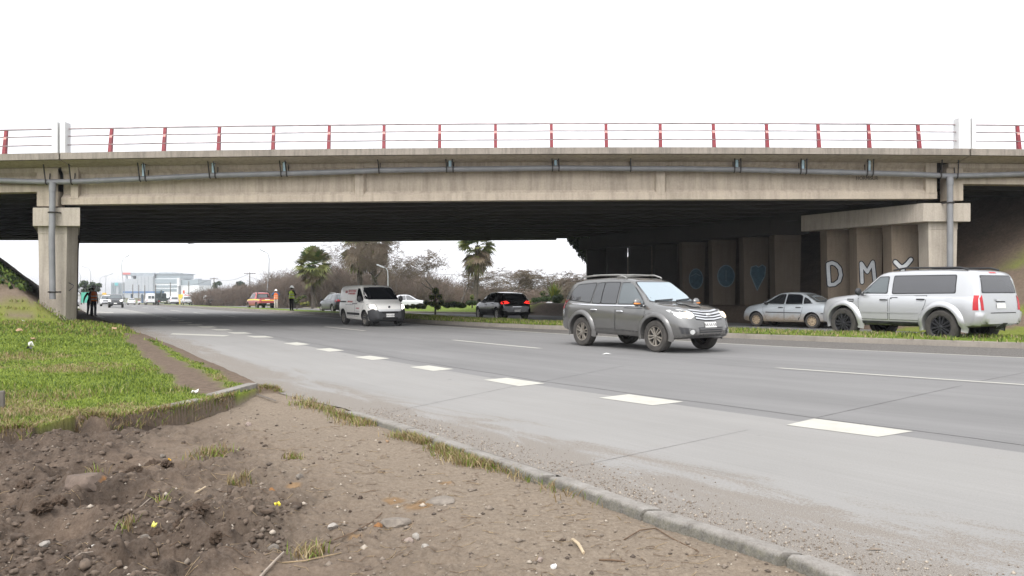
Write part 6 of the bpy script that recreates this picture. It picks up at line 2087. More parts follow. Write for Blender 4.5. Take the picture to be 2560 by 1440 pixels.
b = MB(); pbox(b, 388, 685, 450, 696, 1.0, 18); pbox(b, 391, 681, 427, 685, 3, 15); b.build('upper_storey', [M_bglass], bld)
b = MB(); pbox(b, 386, 683.5, 453, 685.4, 0.0, 19); b.build('roof', [M_bgrey], bld)
for y0, y1 in ((697.5, 709), (713, 719), (722, 729)):
    f = None
    b = MB(); pbox(b, 386.5, y0, 441, y1, 0.3, 0.8); b.build('window', [M_bglass], bld)
b = MB(); pbox(b, 442, 695, 448, 715, 0.2, 6); b.build('stair_tower', [M_bwhite], bld)
b = MB(); pbox(b, 448, 699, 492, 713, 2, 20); b.build('side_wing', [M_bglass], bld)
b = MB(); pbox(b, 448, 713, 494, 757, 2, 20); b.build('side_wing_base', [M_bwhite], bld)
b = MB(); pbox(b, 477, 696.5, 486, 699, 5, 10); b.build('plant_room', [M_bgrey], bld)
for px in range(346, 384, 9):
    b = MB(); pbox(b, px, 691, px + 0.5, 757, -1.15, -0.99); b.build('panel_joint', [M_bgrey], bld)
YBd = 800.0
b2 = tag(empty('apartment_block', colx(292, YBd)), 'small striped block with vertical fins just left of the big grey building', 'building')
bo = Vector(b2.location)
b = MB(); pbox(b, 277, 706, 306, 757, 0, 18); b.build('wall', [M_bwall], b2)
for px in (279, 283, 287, 297, 301):
    b = MB(); pbox(b, px, 708, px + 2, 752, -0.4, 0.1); b.build('window', [M_bglass], b2)
b = MB(); pbox(b, 288, 706.5, 296, 714, -0.6, 0.1); b.build('sign_board', [flat('teal_sign', (0.10, 0.42, 0.44), 0.5)], b2)
YBd = 300.0
st = tag(empty('filling_station', colx(345, YBd)), 'low station canopy with a dark blue band, under the big grey building', 'station canopy')
bo = Vector(st.location)
b = MB(); pbox(b, 307, 728, 386, 733, 0, 12); b.build('canopy', [M_bblue], st)
b = MB(); pbox(b, 308, 733, 385, 735, 0.3, 11.7); b.build('canopy_underside', [M_bwhite], st)
for px in (318, 345, 374):
    b = MB(); pbox(b, px, 735, px + 2.5, 759, 4, 4.6); b.build('canopy_post', [M_bblue], st)
b = MB(); pbox(b, 330, 739, 370, 759, 10, 16); b.build('shop', [M_bwhite], st)
YBd = 175.0
ki = tag(empty('roadside_kiosk', colx(453, YBd)), 'yellow roadside kiosk with a white board and a red pole sign', 'kiosk')
bo = Vector(ki.location)
b = MB(); pbox(b, 446, 736, 459, 760, 0, 2.2); b.build('booth', [flat('kiosk_yellow', (0.70, 0.52, 0.07), 0.6)], ki)
b = MB(); pbox(b, 458, 735, 481, 743.5, -0.3, 0); b.build('sign_board', [M_bwhite], ki)
b = MB(); pbox(b, 461, 737, 478, 739, -0.34, -0.30); b.build('sign_stripe', [M_bred], ki)
b = MB(); pbox(b, 460.2, 729, 461.2, 760, 0.2, 0.35); b.build('sign_pole', [M_pole], ki)
b = MB(); pbox(b, 457, 726, 461, 734, 0.1, 0.4); b.build('pole_sign', [flat('sign_red', (0.65, 0.10, 0.04), 0.5)], ki)
ho = tag(empty('site_hoarding', colx(213, 170)), 'green hoarding fence behind the walking people', 'fence')
YBd, bo = 170.0, Vector(ho.location)
b = MB(); pbox(b, 203, 731, 224, 757, 0, 0.1); b.build('panel', [flat('hoarding_green', (0.06, 0.33, 0.24), 0.6, var=0.1)], ho)
for px in (203.5, 213, 223):
    b = MB(); pbox(b, px, 730, px + 0.6, 757, 0.1, 0.25); b.build('fence_post', [M_pole], ho)
so_ = tag(empty('road_sign', colx(260.5, 210)), 'small orange board on a post behind the oncoming cars', 'sign')
YBd, bo = 210.0, Vector(so_.location)
b = MB(); pbox(b, 256, 732, 266, 736.5, 0, 0.08); b.build('board', [flat('sign_orange', (0.75, 0.42, 0.08), 0.5)], so_)
b = MB(); pbox(b, 260.5, 736, 261.3, 757, 0.05, 0.15); b.build('post', [M_pole], so_)
# short wooden stump at the left edge of the lawn
p = gnd(2, 1035, 0.05)
b = MB(); b.box((p.x, p.y, 0.12), (0.075, 0.075, 0.40), rz=0.3)
tag(b.build('wooden_post', [M_wood], bevel=0.008), 'short grey wooden post cut by the left edge of the picture, in the grass', 'post')
# ================================================================ PLANTS
def leafcloud(name, mats, pts, size, parent=None, squash=0.55, fm=None, up=0.35):
    """Many small leaf faces at the given points."""
    pts = np.asarray(pts, float)
    n = len(pts)
    d1 = RNG.normal(size=(n, 3)); d1[:, 2] += up; d1 /= np.linalg.norm(d1, axis=1, keepdims=True)
    d2 = np.cross(d1, RNG.normal(size=(n, 3))); d2 /= np.linalg.norm(d2, axis=1, keepdims=True) + 1e-9
    s = (np.asarray(size) * RNG.uniform(0.6, 1.35, n))[:, None]
    a = pts - d1 * s * 0.5
    b = pts + d2 * s * 0.5 * squash
    c = pts + d1 * s * 0.5
    e = pts - d2 * s * 0.5 * squash
    V = np.stack([a, b, c, e], 1).reshape(-1, 3)
    Fq = np.arange(4 * n).reshape(-1, 4)
    if fm is None: fm = RNG.integers(0, len(mats), n)
    return mesh_np(name, V, Fq, mats, parent, fm=fm)


def blob_points(c, r, n, shell=0.55):
    r = np.asarray(r if hasattr(r, '__len__') else (r, r, r), float)
    d = RNG.normal(size=(n, 3)); d /= np.linalg.norm(d, axis=1, keepdims=True)
    rad = shell + (1 - shell) * RNG.random(n) ** 0.6
    lump = 0.86 + 0.22 * np.sin(d[:, 0] * 5 + c[0]) * np.sin(d[:, 1] * 6 + 1) * np.sin(d[:, 2] * 5 + 2)
    return np.asarray(c) + d * (rad * lump)[:, None] * r


L_dk = leafmat('dark_leaf', (0.012, 0.022, 0.008), (0.030, 0.050, 0.016))
L_md = leafmat('mid_leaf', (0.030, 0.060, 0.012), (0.070, 0.115, 0.025))
L_lt = leafmat('light_leaf', (0.085, 0.13, 0.025), (0.15, 0.20, 0.04))
L_ye = leafmat('yellow_leaf', (0.17, 0.18, 0.03), (0.26, 0.24, 0.05))
L_bl = leafmat('bluish_leaf', (0.035, 0.055, 0.045), (0.07, 0.095, 0.075))
L_br = leafmat('dead_frond', (0.075, 0.054, 0.034), (0.155, 0.118, 0.076))
L_ol = leafmat('olive_frond', (0.085, 0.105, 0.028), (0.18, 0.18, 0.055))
M_bark = flat('bark', (0.075, 0.062, 0.052), 0.95, var=0.4, scale=4)
M_barkp = flat('palm_bark', (0.062, 0.050, 0.040), 0.95, var=0.5, scale=5)
M_twig = flat('twig', (0.155, 0.120, 0.092), 0.95, var=0.3, scale=0.6)
M_twig2 = flat('reddish_twig', (0.175, 0.127, 0.102), 0.95, var=0.35, scale=0.25)
M_twig3 = flat('grey_twig', (0.125, 0.105, 0.088), 0.95, var=0.35, scale=0.25)


def sticks(name, A, B, ra, rb, mats, parent=None, fm=None):
    """Three-sided tapering sticks from points A to points B."""
    A, B = np.asarray(A, float), np.asarray(B, float)
    n = len(A)
    ra, rb = np.broadcast_to(ra, n)[:, None], np.broadcast_to(rb, n)[:, None]
    d = B - A; d /= np.linalg.norm(d, axis=1, keepdims=True) + 1e-9
    ref = np.where(np.abs(d[:, 2:3]) > 0.9, np.array([[1.0, 0, 0]]), np.array([[0, 0, 1.0]]))
    u = np.cross(d, ref); u /= np.linalg.norm(u, axis=1, keepdims=True) + 1e-9
    v = np.cross(d, u)
    R_ = []
    for P, r in ((A, ra), (B, rb)):
        for k in range(3):
            a = 2 * math.pi * k / 3
            R_.append(P + (u * math.cos(a) + v * math.sin(a)) * r)
    V = np.stack(R_, 1).reshape(-1, 3)
    b = np.arange(n)[:, None] * 6
    Fq = np.concatenate([b + np.array([[k, (k + 1) % 3, 3 + (k + 1) % 3, 3 + k]]) for k in range(3)])
    if fm is not None: fm = np.tile(fm, 3)
    return mesh_np(name, V, Fq, mats, parent, fm=fm)


def palm(label, pos, ht, cr, trunk_r, n_live=46, n_dead=60, seed=1, skirt=1.0, dead_only=False, elmin=-18, dtop=-10):
    rn = random.Random(seed)
    root = tag(empty('palm_tree', pos), label, 'palm tree')
    b = MB()
    pts, rad = [], []
    m = 26
    for i in range(m + 1):
        t_ = i / m
        pts.append((0.10 * math.sin(t_ * 3 + seed), 0.08 * math.sin(t_ * 2.2), -0.3 + (ht + 0.3) * t_))
        rad.append(trunk_r * (1.35 - 0.5 * min(1, t_ * 4) + 0.12 * t_) * (1 + (0.09 if i % 2 else -0.05)))
    b.tube(pts, rad, 10)
    b.build('trunk', [M_barkp], root, smooth=25)
    top = Vector(pts[-1])
    def fronds(name, n, e0, e1, mats, lf, base_z):
        V, Fc, fm = [], [], []
        for i in range(n):
            az = rn.uniform(0, 2 * math.pi)
            el = R(rn.uniform(e0, e1))
            L = lf * rn.uniform(0.8, 1.1)
            d_ = Vector((math.cos(az) * math.cos(el), math.sin(az) * math.cos(el), math.sin(el)))
            s_ = Vector((-math.sin(az), math.cos(az), 0))
            roll = rn.gauss(0, 0.36)
            u0 = s_.cross(d_) * -1
            s_, up = s_ * math.cos(roll) + u0 * math.sin(roll), u0 * math.cos(roll) - s_ * math.sin(roll)
            o = top + Vector((0, 0, base_z * rn.random()))
            c_ = o + d_ * L * 0.52 + Vector((0, 0, -0.06 * L))
            k0 = len(V)
            w = 0.022
            V += [o - s_ * w, o + s_ * w, c_ + s_ * w, c_ - s_ * w]; Fc.append((k0, k0 + 1, k0 + 2, k0 + 3))
            mi = rn.randrange(len(mats)); fm.append(mi)
            nb = 15
            for q in range(nb):
                a = R(-105 + 210 * q / (nb - 1)) + rn.uniform(-.05, .05)
                bd = (d_ * math.cos(a) + s_ * math.sin(a)) + up * 0.12
                bl = L * 0.60 * (0.50 + 0.50 * math.cos(a * 0.8)) * rn.uniform(.85, 1.1)
                pv_ = up.cross(bd).normalized()
                mid = c_ + bd * bl * 0.6
                tip = c_ + bd * bl + Vector((0, 0, -0.22 * bl))
                wb = bl * 0.075
                k0 = len(V)
                V += [c_ - pv_ * wb * 0.4, c_ + pv_ * wb * 0.4, mid + pv_ * wb, tip, mid - pv_ * wb]
                Fc.append((k0, k0 + 1, k0 + 2, k0 + 4)); Fc.append((k0 + 4, k0 + 2, k0 + 3, k0 + 3))
                fm += [mi, mi]
        me_v = np.array([tuple(v) for v in V])
        mb = MB()
        mb.v = [tuple(v) for v in V]
        mb.f = [f if f[2] != f[3] else f[:3] for f in Fc]
        mb.m = fm
        return mb.build(name, mats, root, fix=False)
    if not dead_only:
        fronds('crown', n_live, elmin, 88, [L_ol, L_md, L_ol, L_ol], cr, 0.35)
    fronds('dead_fronds', n_dead, -86, dtop, [L_br, L_br, L_ol], cr * 0.86 * skirt, -0.85 * skirt)
    return root


palm('fan palm with full green crown standing left of the white van', colx(785, 92, 0.15), 4.75, 2.3, 0.25, 60, 60, 3, 0.9, elmin=-38)
palm('tall fan palm with a shaggy brown skirt rising above the black hatchback', colx(1191, 84, 0.15), 6.35, 2.1, 0.26, 50, 85, 5, 1.1, elmin=-30, dtop=-30)
palm('left of the two fat dead-skirted palms behind the white van', colx(899, 88, 0.15), 7.4, 2.35, 0.30, 46, 110, 8, 1.2, elmin=-35, dtop=-40)
palm('right of the two fat dead-skirted palms behind the white van', colx(937, 86, 0.15), 7.5, 2.2, 0.32, 40, 100, 9, 1.15, elmin=-35, dtop=-40)


def bare_tree(label, pos, ht, spread, seed, r0=0.25, up=0.35, lim=26000, flat_=0.0, first=0.28, lean=(0, 0), mat=None, nsplit=(2, 3), dmax=8, wide=1.0, twig=0.016, name='bare_tree'):
    rn = random.Random(seed)
    root = tag(empty(name, pos), label, 'tree')
    A, B, ra, rb, big = [], [], [], [], []
    trunk = []
    def grow(p, d, L, r, dep):
        if len(A) > lim: return
        nseg = 3 if dep < 3 else 2
        for i in range(nseg):
            w = 0.20 + 0.10 * dep
            d = (d + Vector((rn.gauss(0, w), rn.gauss(0, w), rn.gauss(0, w) * (1 - flat_) + up * 0.22 * (1 if dep < 4 else 0.2)))).normalized()
            if flat_ and dep > 1 and p.z > ht * 0.78: d.z *= 0.2; d.normalize()
            q = p + d * (L / nseg)
            r2 = r * (0.90 if i < nseg - 1 else 0.80)
            (trunk if dep < 2 else big).append(len(A)) if False else None
            A.append(p.copy()); B.append(q.copy()); ra.append(r); rb.append(r2)
            lev.append(dep)
            p, r = q, r2
            if 2 <= dep < dmax and rn.random() < 0.6:
                s = d.cross(Vector((rn.gauss(0, 1), rn.gauss(0, 1), rn.gauss(0, 1)))).normalized()
                grow(p, (d * 0.5 + s * 0.8 + Vector((0, 0, up * 0.2))).normalized(), L * 0.55, r * 0.5, dep + 2)
        if dep < dmax:
            n = rn.choice(nsplit) if dep < 5 else 2
            for k in range(n):
                s = d.cross(Vector((rn.gauss(0, 1), rn.gauss(0, 1), rn.gauss(0, 0.6)))).normalized()
                a = rn.uniform(0.35, 0.8) * spread
                grow(p, (d + s * a + Vector((0, 0, up * 0.15))).normalized(), L * rn.uniform(0.66, 0.86), max(r * (0.72 if n < 3 else 0.62), 0.009), dep + 1)
    lev = []
    grow(Vector((0, 0, -0.2)), Vector((lean[0], lean[1], 1)).normalized(), ht * first, r0, 0)
    A_, B_ = np.array([tuple(a) for a in A]), np.array([tuple(b) for b in B])
    zmax = B_[:, 2].max()
    k = ht / zmax
    A_, B_ = A_ * [k * wide, k * wide, k], B_ * [k * wide, k * wide, k]
    lev_ = np.array(lev); ra_, rb_ = np.array(ra), np.array(rb)
    m = lev_ < 2
    sticks('trunk', A_[m], B_[m], ra_[m] * 1.02, rb_[m] * 1.02, [M_bark], root)
    m = ~m
    sticks('crown', A_[m], B_[m], np.maximum(ra_[m], twig), np.maximum(rb_[m], twig * 0.75), [mat or M_twig], root)
    return root


bare_tree('bare leafless tree with wide branches to the right of the two fat palms', colx(955, 82, 0.15), 8.4, 1.1, 11, 0.30, 0.30, 26000, 0.1, 0.26, (0.12, 0), dmax=9, wide=1.35, twig=0.011)
bare_tree('bare round-crowned tree between the fat palms and the tall palm', colx(1076, 88, 0.15), 6.5, 0.85, 21, 0.20, 0.45, 26000, 0.0, 0.26, (0.05, 0), dmax=9, wide=1.3, twig=0.012)
bare_tree('bare low tree with tangled twigs just left of the tall palm', colx(1150, 92, 0.15), 4.6, 1.25, 31, 0.20, 0.20, 26000, 0.4, 0.25, (0.05, 0))
bare_tree('bare umbrella-shaped tree with twisted trunk above the black hatchback', colx(1255, 88, 0.15), 4.4, 1.3, 45, 0.26, 0.12, 26000, 0.55, 0.24, (0.1, 0), dmax=9, wide=1.9)
bare_tree('bare umbrella-shaped tree behind the grey off-roader, rightmost of the bare trees', colx(1330, 92, 0.15), 4.3, 1.3, 57, 0.24, 0.12, 26000, 0.55, 0.24, (0.12, 0), dmax=9, wide=1.9)
bare_tree('bare scrubby tree behind the lime-vested person', colx(745, 125, 0.15), 4.3, 1.3, 63, 0.18, 0.25, 26000, 0.3, 0.22, mat=M_twig3)

# brown winter thicket: a far-off mass of bare stems
def thicket(px0, px1, Y0, Y1, hfun, n, seed, mats, name='undergrowth', dz=0.0, rad=0.03, lean=0.22):
    rn = np.random.default_rng(seed)
    px = rn.uniform(px0, px1, n)
    Y = rn.uniform(Y0, Y1, n)
    X = (px - 1280) / F * Y
    z = zr(Y) + dz
    hh = hfun(px) * rn.uniform(0.45, 1.05, n) * (0.75 + 0.5 * fbm(X * 0.35, Y * 0.35, 3, seed))
    A, B, r = [], [], []
    base = np.stack([X, Y, z], -1)
    d = np.stack([rn.normal(0, lean, n), rn.normal(0, lean, n), np.ones(n)], -1)
    p = base.copy()
    for k in range(4):
        q = p + d * (hh / 4)[:, None]
        A.append(p); B.append(q); r.append(np.full(n, rad * (1 - 0.2 * k)))
        for _ in range(2):
            s = rn.normal(size=(n, 3)) * [0.9, 0.9, 0.45] + [0, 0, 0.35]
            e = q + s * (hh * 0.16)[:, None]
            A.append(q - d * (hh * 0.1)[:, None]); B.append(e); r.append(np.full(n, rad * 0.55))
            if k > 0:
                s2 = rn.normal(size=(n, 3)) * 0.7 + [0, 0, 0.3]
                A.append(e); B.append(e + s2 * (hh * 0.10)[:, None]); r.append(np.full(n, rad * 0.4))
        p = q
        d = d + np.stack([rn.normal(0, lean, n), rn.normal(0, lean, n), np.zeros(n)], -1)
    A, B, r = np.concatenate(A), np.concatenate(B), np.concatenate(r)
    o = sticks(name, A, B, r, r * 0.6, mats, fm=rn.integers(0, len(mats), len(A)))
    return tag(o, None, None, None, 'stuff')


hA = lambda px: np.interp(px, [480, 560, 640, 700, 760, 850, 980, 1060, 1150, 1250, 1400, 1470], [1.9, 2.3, 2.8, 3.8, 4.2, 4.9, 4.4, 3.7, 2.8, 2.5, 2.8, 2.8])
thicket(690, 1110, 98, 118, hA, 5200, 3, [M_twig2, M_twig, M_twig3], rad=0.035)
thicket(1080, 1480, 100, 122, lambda p: hA(p) * 0.95, 3200, 4, [M_twig2, M_twig, M_twig2], rad=0.032)
thicket(485, 720, 135, 165, lambda p: hA(p) * 1.18, 3600, 5, [M_twig2, M_twig3, M_twig], rad=0.045)


def leafy_tree(label, c, r, trunk_z, mats, n, size, name='leafy_tree', clumps=9, seed=2, gap=1.0):
    rn = random.Random(seed)
    root = tag(empty(name, (c[0], c[1], trunk_z)), label, 'tree')
    c = Vector((0, 0, c[2] - trunk_z))
    b = MB(); b.tube([(0, 0, -0.3), (0.1, 0, c.z * 0.5), (0, 0, c.z)], [r[0] * 0.09, r[0] * 0.07, r[0] * 0.04], 7)
    for k in range(5):
        a = k * 1.3
        b.tube([(0, 0, c.z * 0.6), (math.cos(a) * r[0] * 0.55, math.sin(a) * r[1] * 0.5, c.z + r[2] * 0.2)], [r[0] * 0.04, r[0] * 0.015], 5)
    b.build('trunk', [M_bark], root)
    pts = []
    for k in range(clumps):
        a, e = rn.uniform(0, 6.28), rn.uniform(-0.5, 1.0)
        f = 0.62 * gap
        cc = (c.x + math.cos(a) * r[0] * f * math.cos(e * 0.9), c.y + math.sin(a) * r[1] * f, c.z + r[2] * 0.7 * e)
        pts.append(blob_points(cc, [q * rn.uniform(0.32, 0.5) for q in r], n // clumps, 0.3))
    leafcloud('crown', mats, np.concatenate(pts), size, root)
    return root


p = at(600, 719, 235); leafy_tree('dense round dark evergreen tree left of the thick wooden pole', p, (1.95, 1.9, 1.9), zr(235), [L_bl, L_dk], 1600, 0.5, clumps=12, seed=4)
p = at(547, 716, 260); leafy_tree('loose pale round tree just right of the farther wooden pole', p, (2.0, 2.0, 2.1), zr(260), [L_bl, L_bl, L_md], 800, 0.45, clumps=9, seed=6, gap=1.15)
p = at(715, 708, 140); leafy_tree('grey-green open tree behind the blue-jacketed person', p, (1.7, 1.7, 1.5), zr(140), [L_bl, L_dk, L_bl], 900, 0.32, clumps=10, seed=7, gap=1.2)
for px, py, rr, lab, sd in ((203, 722, 1.9, 'dark leafy tree closest to the left bridge column', 11), (219, 719, 2.0, 'dark leafy tree in the middle of the clump by the left column', 12), (238, 722, 1.6, 'dark leafy tree at the right end of the clump by the left column', 13)):
    p = at(px, py, 185); leafy_tree(lab, p, (rr, rr, rr * 0.95), zr(185), [L_dk, L_md, L_bl], 900, 0.42, clumps=8, seed=sd)


def clipped(label, name, balls, Y, mats, base_px, n=260, size=0.10, stem=True, cat='shrub'):
    """balls: (px, py, radius px [, squash])"""
    z0 = zr(Y) + 0.2
    root = tag(empty(name, (colx(base_px, Y).x, Y, z0)), label, cat)
    o = Vector(root.location)
    if stem:
        b = MB()
        b.tube([(0, 0, -0.3), (0.02, 0, 0.4), (0, 0, max((H - (q[1] - YH) / F * Y) for q in balls) - z0)], [0.07, 0.06, 0.03], 6)
        for q in balls:
            cc = at(q[0], q[1], Y) - o
            b.tube([(0, 0, max(0.05, cc.z - 0.3)), cc], [0.035, 0.02], 5)
        b.build('stem', [M_bark], root)
    for q in balls:
        cc = at(q[0], q[1], Y) - o
        r = q[2] / F * Y
        sq = q[3] if len(q) > 3 else 0.85
        core = MB(); core.ball(cc, (r * 0.72, r * 0.72, r * 0.72 * sq), 10, 7)
        leafcloud('foliage', mats, blob_points(cc, (r, r, r * sq), n, 0.7), size, root)
        core.build('inner_foliage', [L_dk], root, smooth=60)
    return root


clipped('cloud-pruned topiary shrub of stacked round balls on the island', 'topiary_shrub', [(1089, 728, 9.5, 1.1), (1080, 743, 9), (1098, 742, 9), (1066, 757, 10), (1082, 760, 10), (1103, 757, 11), (1094, 768, 9)], 55, [L_lt, L_ye, L_md], 1088, 320, 0.10)
clipped('low wide bright green bush right of the topiary', 'low_bush', [(1118, 763, 14, 0.6), (1134, 761, 15, 0.65), (1149, 763, 13, 0.6), (1158, 765, 9, 0.6)], 56, [L_md, L_lt], 1135, 420, 0.11, False)
clipped('low grey-green hedge running left from the topiary', 'low_hedge', [(1018, 767, 9, 0.7), (1032, 766, 9, 0.75), (1046, 766, 10, 0.75), (1058, 767, 9, 0.7)], 56, [L_md, L_ol], 1040, 260, 0.10, False)
clipped('small round bush half hidden by the black hatchback bonnet', 'low_bush', [(1174, 757, 11, 0.7), (1186, 757, 10, 0.7)], 62, [L_md, L_dk], 1178, 300, 0.11, False)
clipped('small yellow flowering shrub below the tall palm', 'yellow_shrub', [(1180, 743, 6, 1.3)], 64, [L_ye, L_lt], 1180, 160, 0.09)
clipped('dark clipped hedge along the pale ramp', 'clipped_hedge', [(1336, 750, 9, 0.75), (1347, 749, 9, 0.75), (1359, 748, 10, 0.75), (1370, 748, 9, 0.75)], 66, [L_dk, L_md], 1350, 300, 0.12, False)
clipped('yellowish flat hedge left of the dark clipped hedge', 'clipped_hedge', [(1322, 755, 8, 0.6)], 65, [L_ye, L_md], 1322, 240, 0.1, False)
clipped('round ochre-green shrub on a stem above the clipped hedge', 'round_shrub', [(1357, 734, 8.5, 0.95)], 68, [L_ol, L_md, L_br], 1357, 240, 0.13)
clipped('dark leafy bush below the flax plant', 'dark_bush', [(1388, 748, 12, 1.1), (1400, 744, 10, 1.0), (1394, 757, 9, 1.0)], 60, [L_dk, L_md], 1392, 300, 0.12, False)
clipped('dark pot-shaped shrub on the far lawn right of the lime-vested person', 'pot_shaped_shrub', [(741, 753, 9, 1.0), (750, 745, 7, 0.7), (760, 742, 7, 0.5)], 84, [L_dk, L_ol], 742, 240, 0.15)
clipped('pale low grass clump right of the pot-shaped shrub', 'low_bush', [(757, 760, 8, 0.6), (768, 759, 8, 0.7)], 84, [L_ol, L_ye], 762, 220, 0.14, False)
# spiky flax
fx = tag(empty('flax_plant', colx(1386, 62, 0.9)), 'tall spiky yellow-green flax plant behind the grey off-roader', 'flax plant')
V, Fc = [], []
mb = MB()
rn = random.Random(5)
for k in range(90):
    az = rn.uniform(0, 6.28); lean = rn.uniform(0.05, 0.55); L = rn.uniform(0.9, 1.65)
    d_ = Vector((math.cos(az) * lean, math.sin(az) * lean, 1)).normalized(); s = Vector((-math.sin(az), math.cos(az), 0)) * 0.045
    a = Vector((math.cos(az), math.sin(az), 0)) * 0.12; m_ = a + d_ * L * 0.55; e = a + d_ * L + Vector((math.cos(az), math.sin(az), 0)) * lean * 0.25 - Vector((0, 0, 0.25 * lean))
    mb.add([a - s * 0.6, a + s * 0.6, m_ + s, e, m_ - s], [(0, 1, 2, 4), (4, 2, 3)], rn.randrange(2))
mb.build('leaves', [L_ye, L_lt], fx, fix=False).name = 'blade_leaves'
fx.location.z = at(1386, 755, 62).z
# creeper hanging off the far end of the deck
iv = tag(empty('hanging_ivy', at(1445, 597, 52.7)), 'dark ivy hanging from the far edge of the deck beside the piers', 'ivy')
o = Vector(iv.location)
pts = []
rn = random.Random(8)
for k in range(46):
    px0 = rn.uniform(1420, 1472)
    t1 = max(0.0, (px0 - 1424) / 46)
    py1 = 606 + 62 * (t1 ** 0.8) * rn.uniform(0.5, 1.08)
    n = int(14 + (py1 - 597) * 1.1)
    for q in range(n):
        py = 586 + (py1 - 586) * q / n
        pp = at(px0 + rn.gauss(0, 2.2) + 0.05 * (py - 597), py, 52.7 + rn.uniform(-0.5, 0.3)) - o
        pts.append(tuple(pp))
leafcloud('leaves', [L_dk, L_dk, L_md], pts, 0.17, iv).name = 'ivy_leaves'
b = MB()
for k in range(9):
    px0 = 1427 + 5 * k
    b.tube([at(px0, 594, 52.6) - o, at(px0 + 2, 610 + 3 * k, 52.7) - o, at(px0 + 3, 618 + 5.5 * k, 52.6) - o], [0.02, 0.015, 0.01], 4)
b.build('vine_stem', [M_bark], iv)
# a dead tuft snagged on the far edge
sn = MB()
for k in range(14):
    a = at(476 + rn.gauss(0, 5), 604, 56.6); e = at(474 + rn.gauss(0, 5), 604 + rn.uniform(1, 7), 56.7)
    sn.tube([a, (a + e) / 2 + Vector((rn.gauss(0, .05), 0, 0)), e], 0.02, 4)
tag(sn.build('dead_weed_tuft', [M_bark]), 'small dark weed tuft dangling from the far deck edge, seen at left', 'weed tuft')

# ---------------------------------------------------------------- grass and ground litter (uncountable)
def blades(name, P, h, w, mats, lean=0.45, fm=None):
    P = np.asarray(P, float); n = len(P)
    h = np.broadcast_to(h, n) * RNG.uniform(0.5, 1.25, n)
    w = np.broadcast_to(w, n) * RNG.uniform(0.7, 1.3, n)
    az = RNG.uniform(0, 2 * math.pi, n)
    s = np.stack([np.cos(az), np.sin(az), np.zeros(n)], -1) * (w / 2)[:, None]
    la = RNG.uniform(0, 2 * math.pi, n); lm = np.abs(RNG.normal(0, lean, n)) * h
    tip = P + np.stack([np.cos(la) * lm, np.sin(la) * lm, h], -1)
    mid = P + np.stack([np.cos(la) * lm * 0.35, np.sin(la) * lm * 0.35, h * 0.6], -1)
    V = np.stack([P - s, P + s, mid + s * 0.8, tip, mid - s * 0.8], 1).reshape(-1, 3)
    b = np.arange(n)[:, None] * 5
    Fq = np.concatenate([b + np.array([[0, 1, 2, 4]]), b + np.array([[4, 2, 3, 3]])])
    if fm is None: fm = RNG.integers(0, len(mats), n)
    # quads with a doubled corner are split off as triangles
    me = bpy.data.meshes.new(name)
    me.vertices.add(len(V)); me.vertices.foreach_set('co', V.astype(np.float32).ravel())
    q = (b + np.array([[0, 1, 2, 4]])).astype(np.int32); t3 = (b + np.array([[4, 2, 3]])).astype(np.int32)
    loops = np.concatenate([q.ravel(), t3.ravel()])
    me.loops.add(len(loops)); me.loops.foreach_set('vertex_index', loops)
    me.polygons.add(2 * n)
    me.polygons.foreach_set('loop_start', np.concatenate([np.arange(n) * 4, 4 * n + np.arange(n) * 3]).astype(np.int32))
    me.polygons.foreach_set('loop_total', np.concatenate([np.full(n, 4), np.full(n, 3)]).astype(np.int32))
    for m in mats: me.materials.append(m)
    me.polygons.foreach_set('material_index', np.concatenate([fm, fm]).astype(np.int32))
    me.update(calc_edges=True)
    return tag(link(bpy.data.objects.new(name, me)), kind='stuff')


Gm1 = leafmat('grass_blade', (0.098, 0.145, 0.014), (0.175, 0.235, 0.026), scale=0.8)
Gm2 = leafmat('grass_blade_light', (0.15, 0.195, 0.022), (0.235, 0.285, 0.04), scale=0.8)
Gm3 = leafmat('grass_blade_dark', (0.035, 0.07, 0.010), (0.08, 0.12, 0.018), scale=0.8)
Gdry = leafmat('dry_grass', (0.14, 0.095, 0.040), (0.27, 0.195, 0.095), scale=2)
Gdry2 = leafmat('dry_grass_pale', (0.24, 0.19, 0.10), (0.38, 0.30, 0.17), scale=2)
# near lawn
n = 150000
Yb = 7.8 * (26.0 / 7.8) ** RNG.random(n)
Xb = RNG.uniform(-0.66, 0.0, n) * Yb
z, g, dry, *_ = near_ground(Xb, Yb)
k = (g > 0.45) & (RNG.random(n) < 0.95) & (Xb < XA(Yb) - 0.05)
Xb, Yb, z, dry = Xb[k], Yb[k], z[k], dry[k]
n = len(Xb)
isd = RNG.random(n) < dry * 0.75
tall = 0.75 + 0.9 * sstep(0.5, 0.75, fbm(Xb * 1.1, Yb * 1.1, 4, 77))
fm = np.where(isd, RNG.integers(3, 5, n), RNG.integers(0, 3, n))
blades('grass', np.stack([Xb, Yb, z - 0.005], -1), np.where(isd, 0.05, 0.042) * tall * (1 + 0.02 * (Yb - 8)), 0.0075 * (Yb / 9), [Gm1, Gm2, Gm3, Gdry, Gdry2], 0.7, fm)
# frayed turf along the broken edge, hanging over the earth
n = 5200
Xb = RNG.uniform(-6.5, -3.0, n)
gl = grass_line(Xb) + 0.35 * (fbm(Xb * 1.3, Xb * 0 + 2.2, 3, 31) - 0.5) * 1.6
Yb = gl + np.abs(RNG.normal(0.03, 0.10, n))
z, g, *_ = near_ground(Xb, Yb)
blades('turf_fringe', np.stack([Xb, Yb, z - 0.01], -1), 0.075, 0.009, [Gdry, Gdry2, Gm1, Gdry], 1.1)
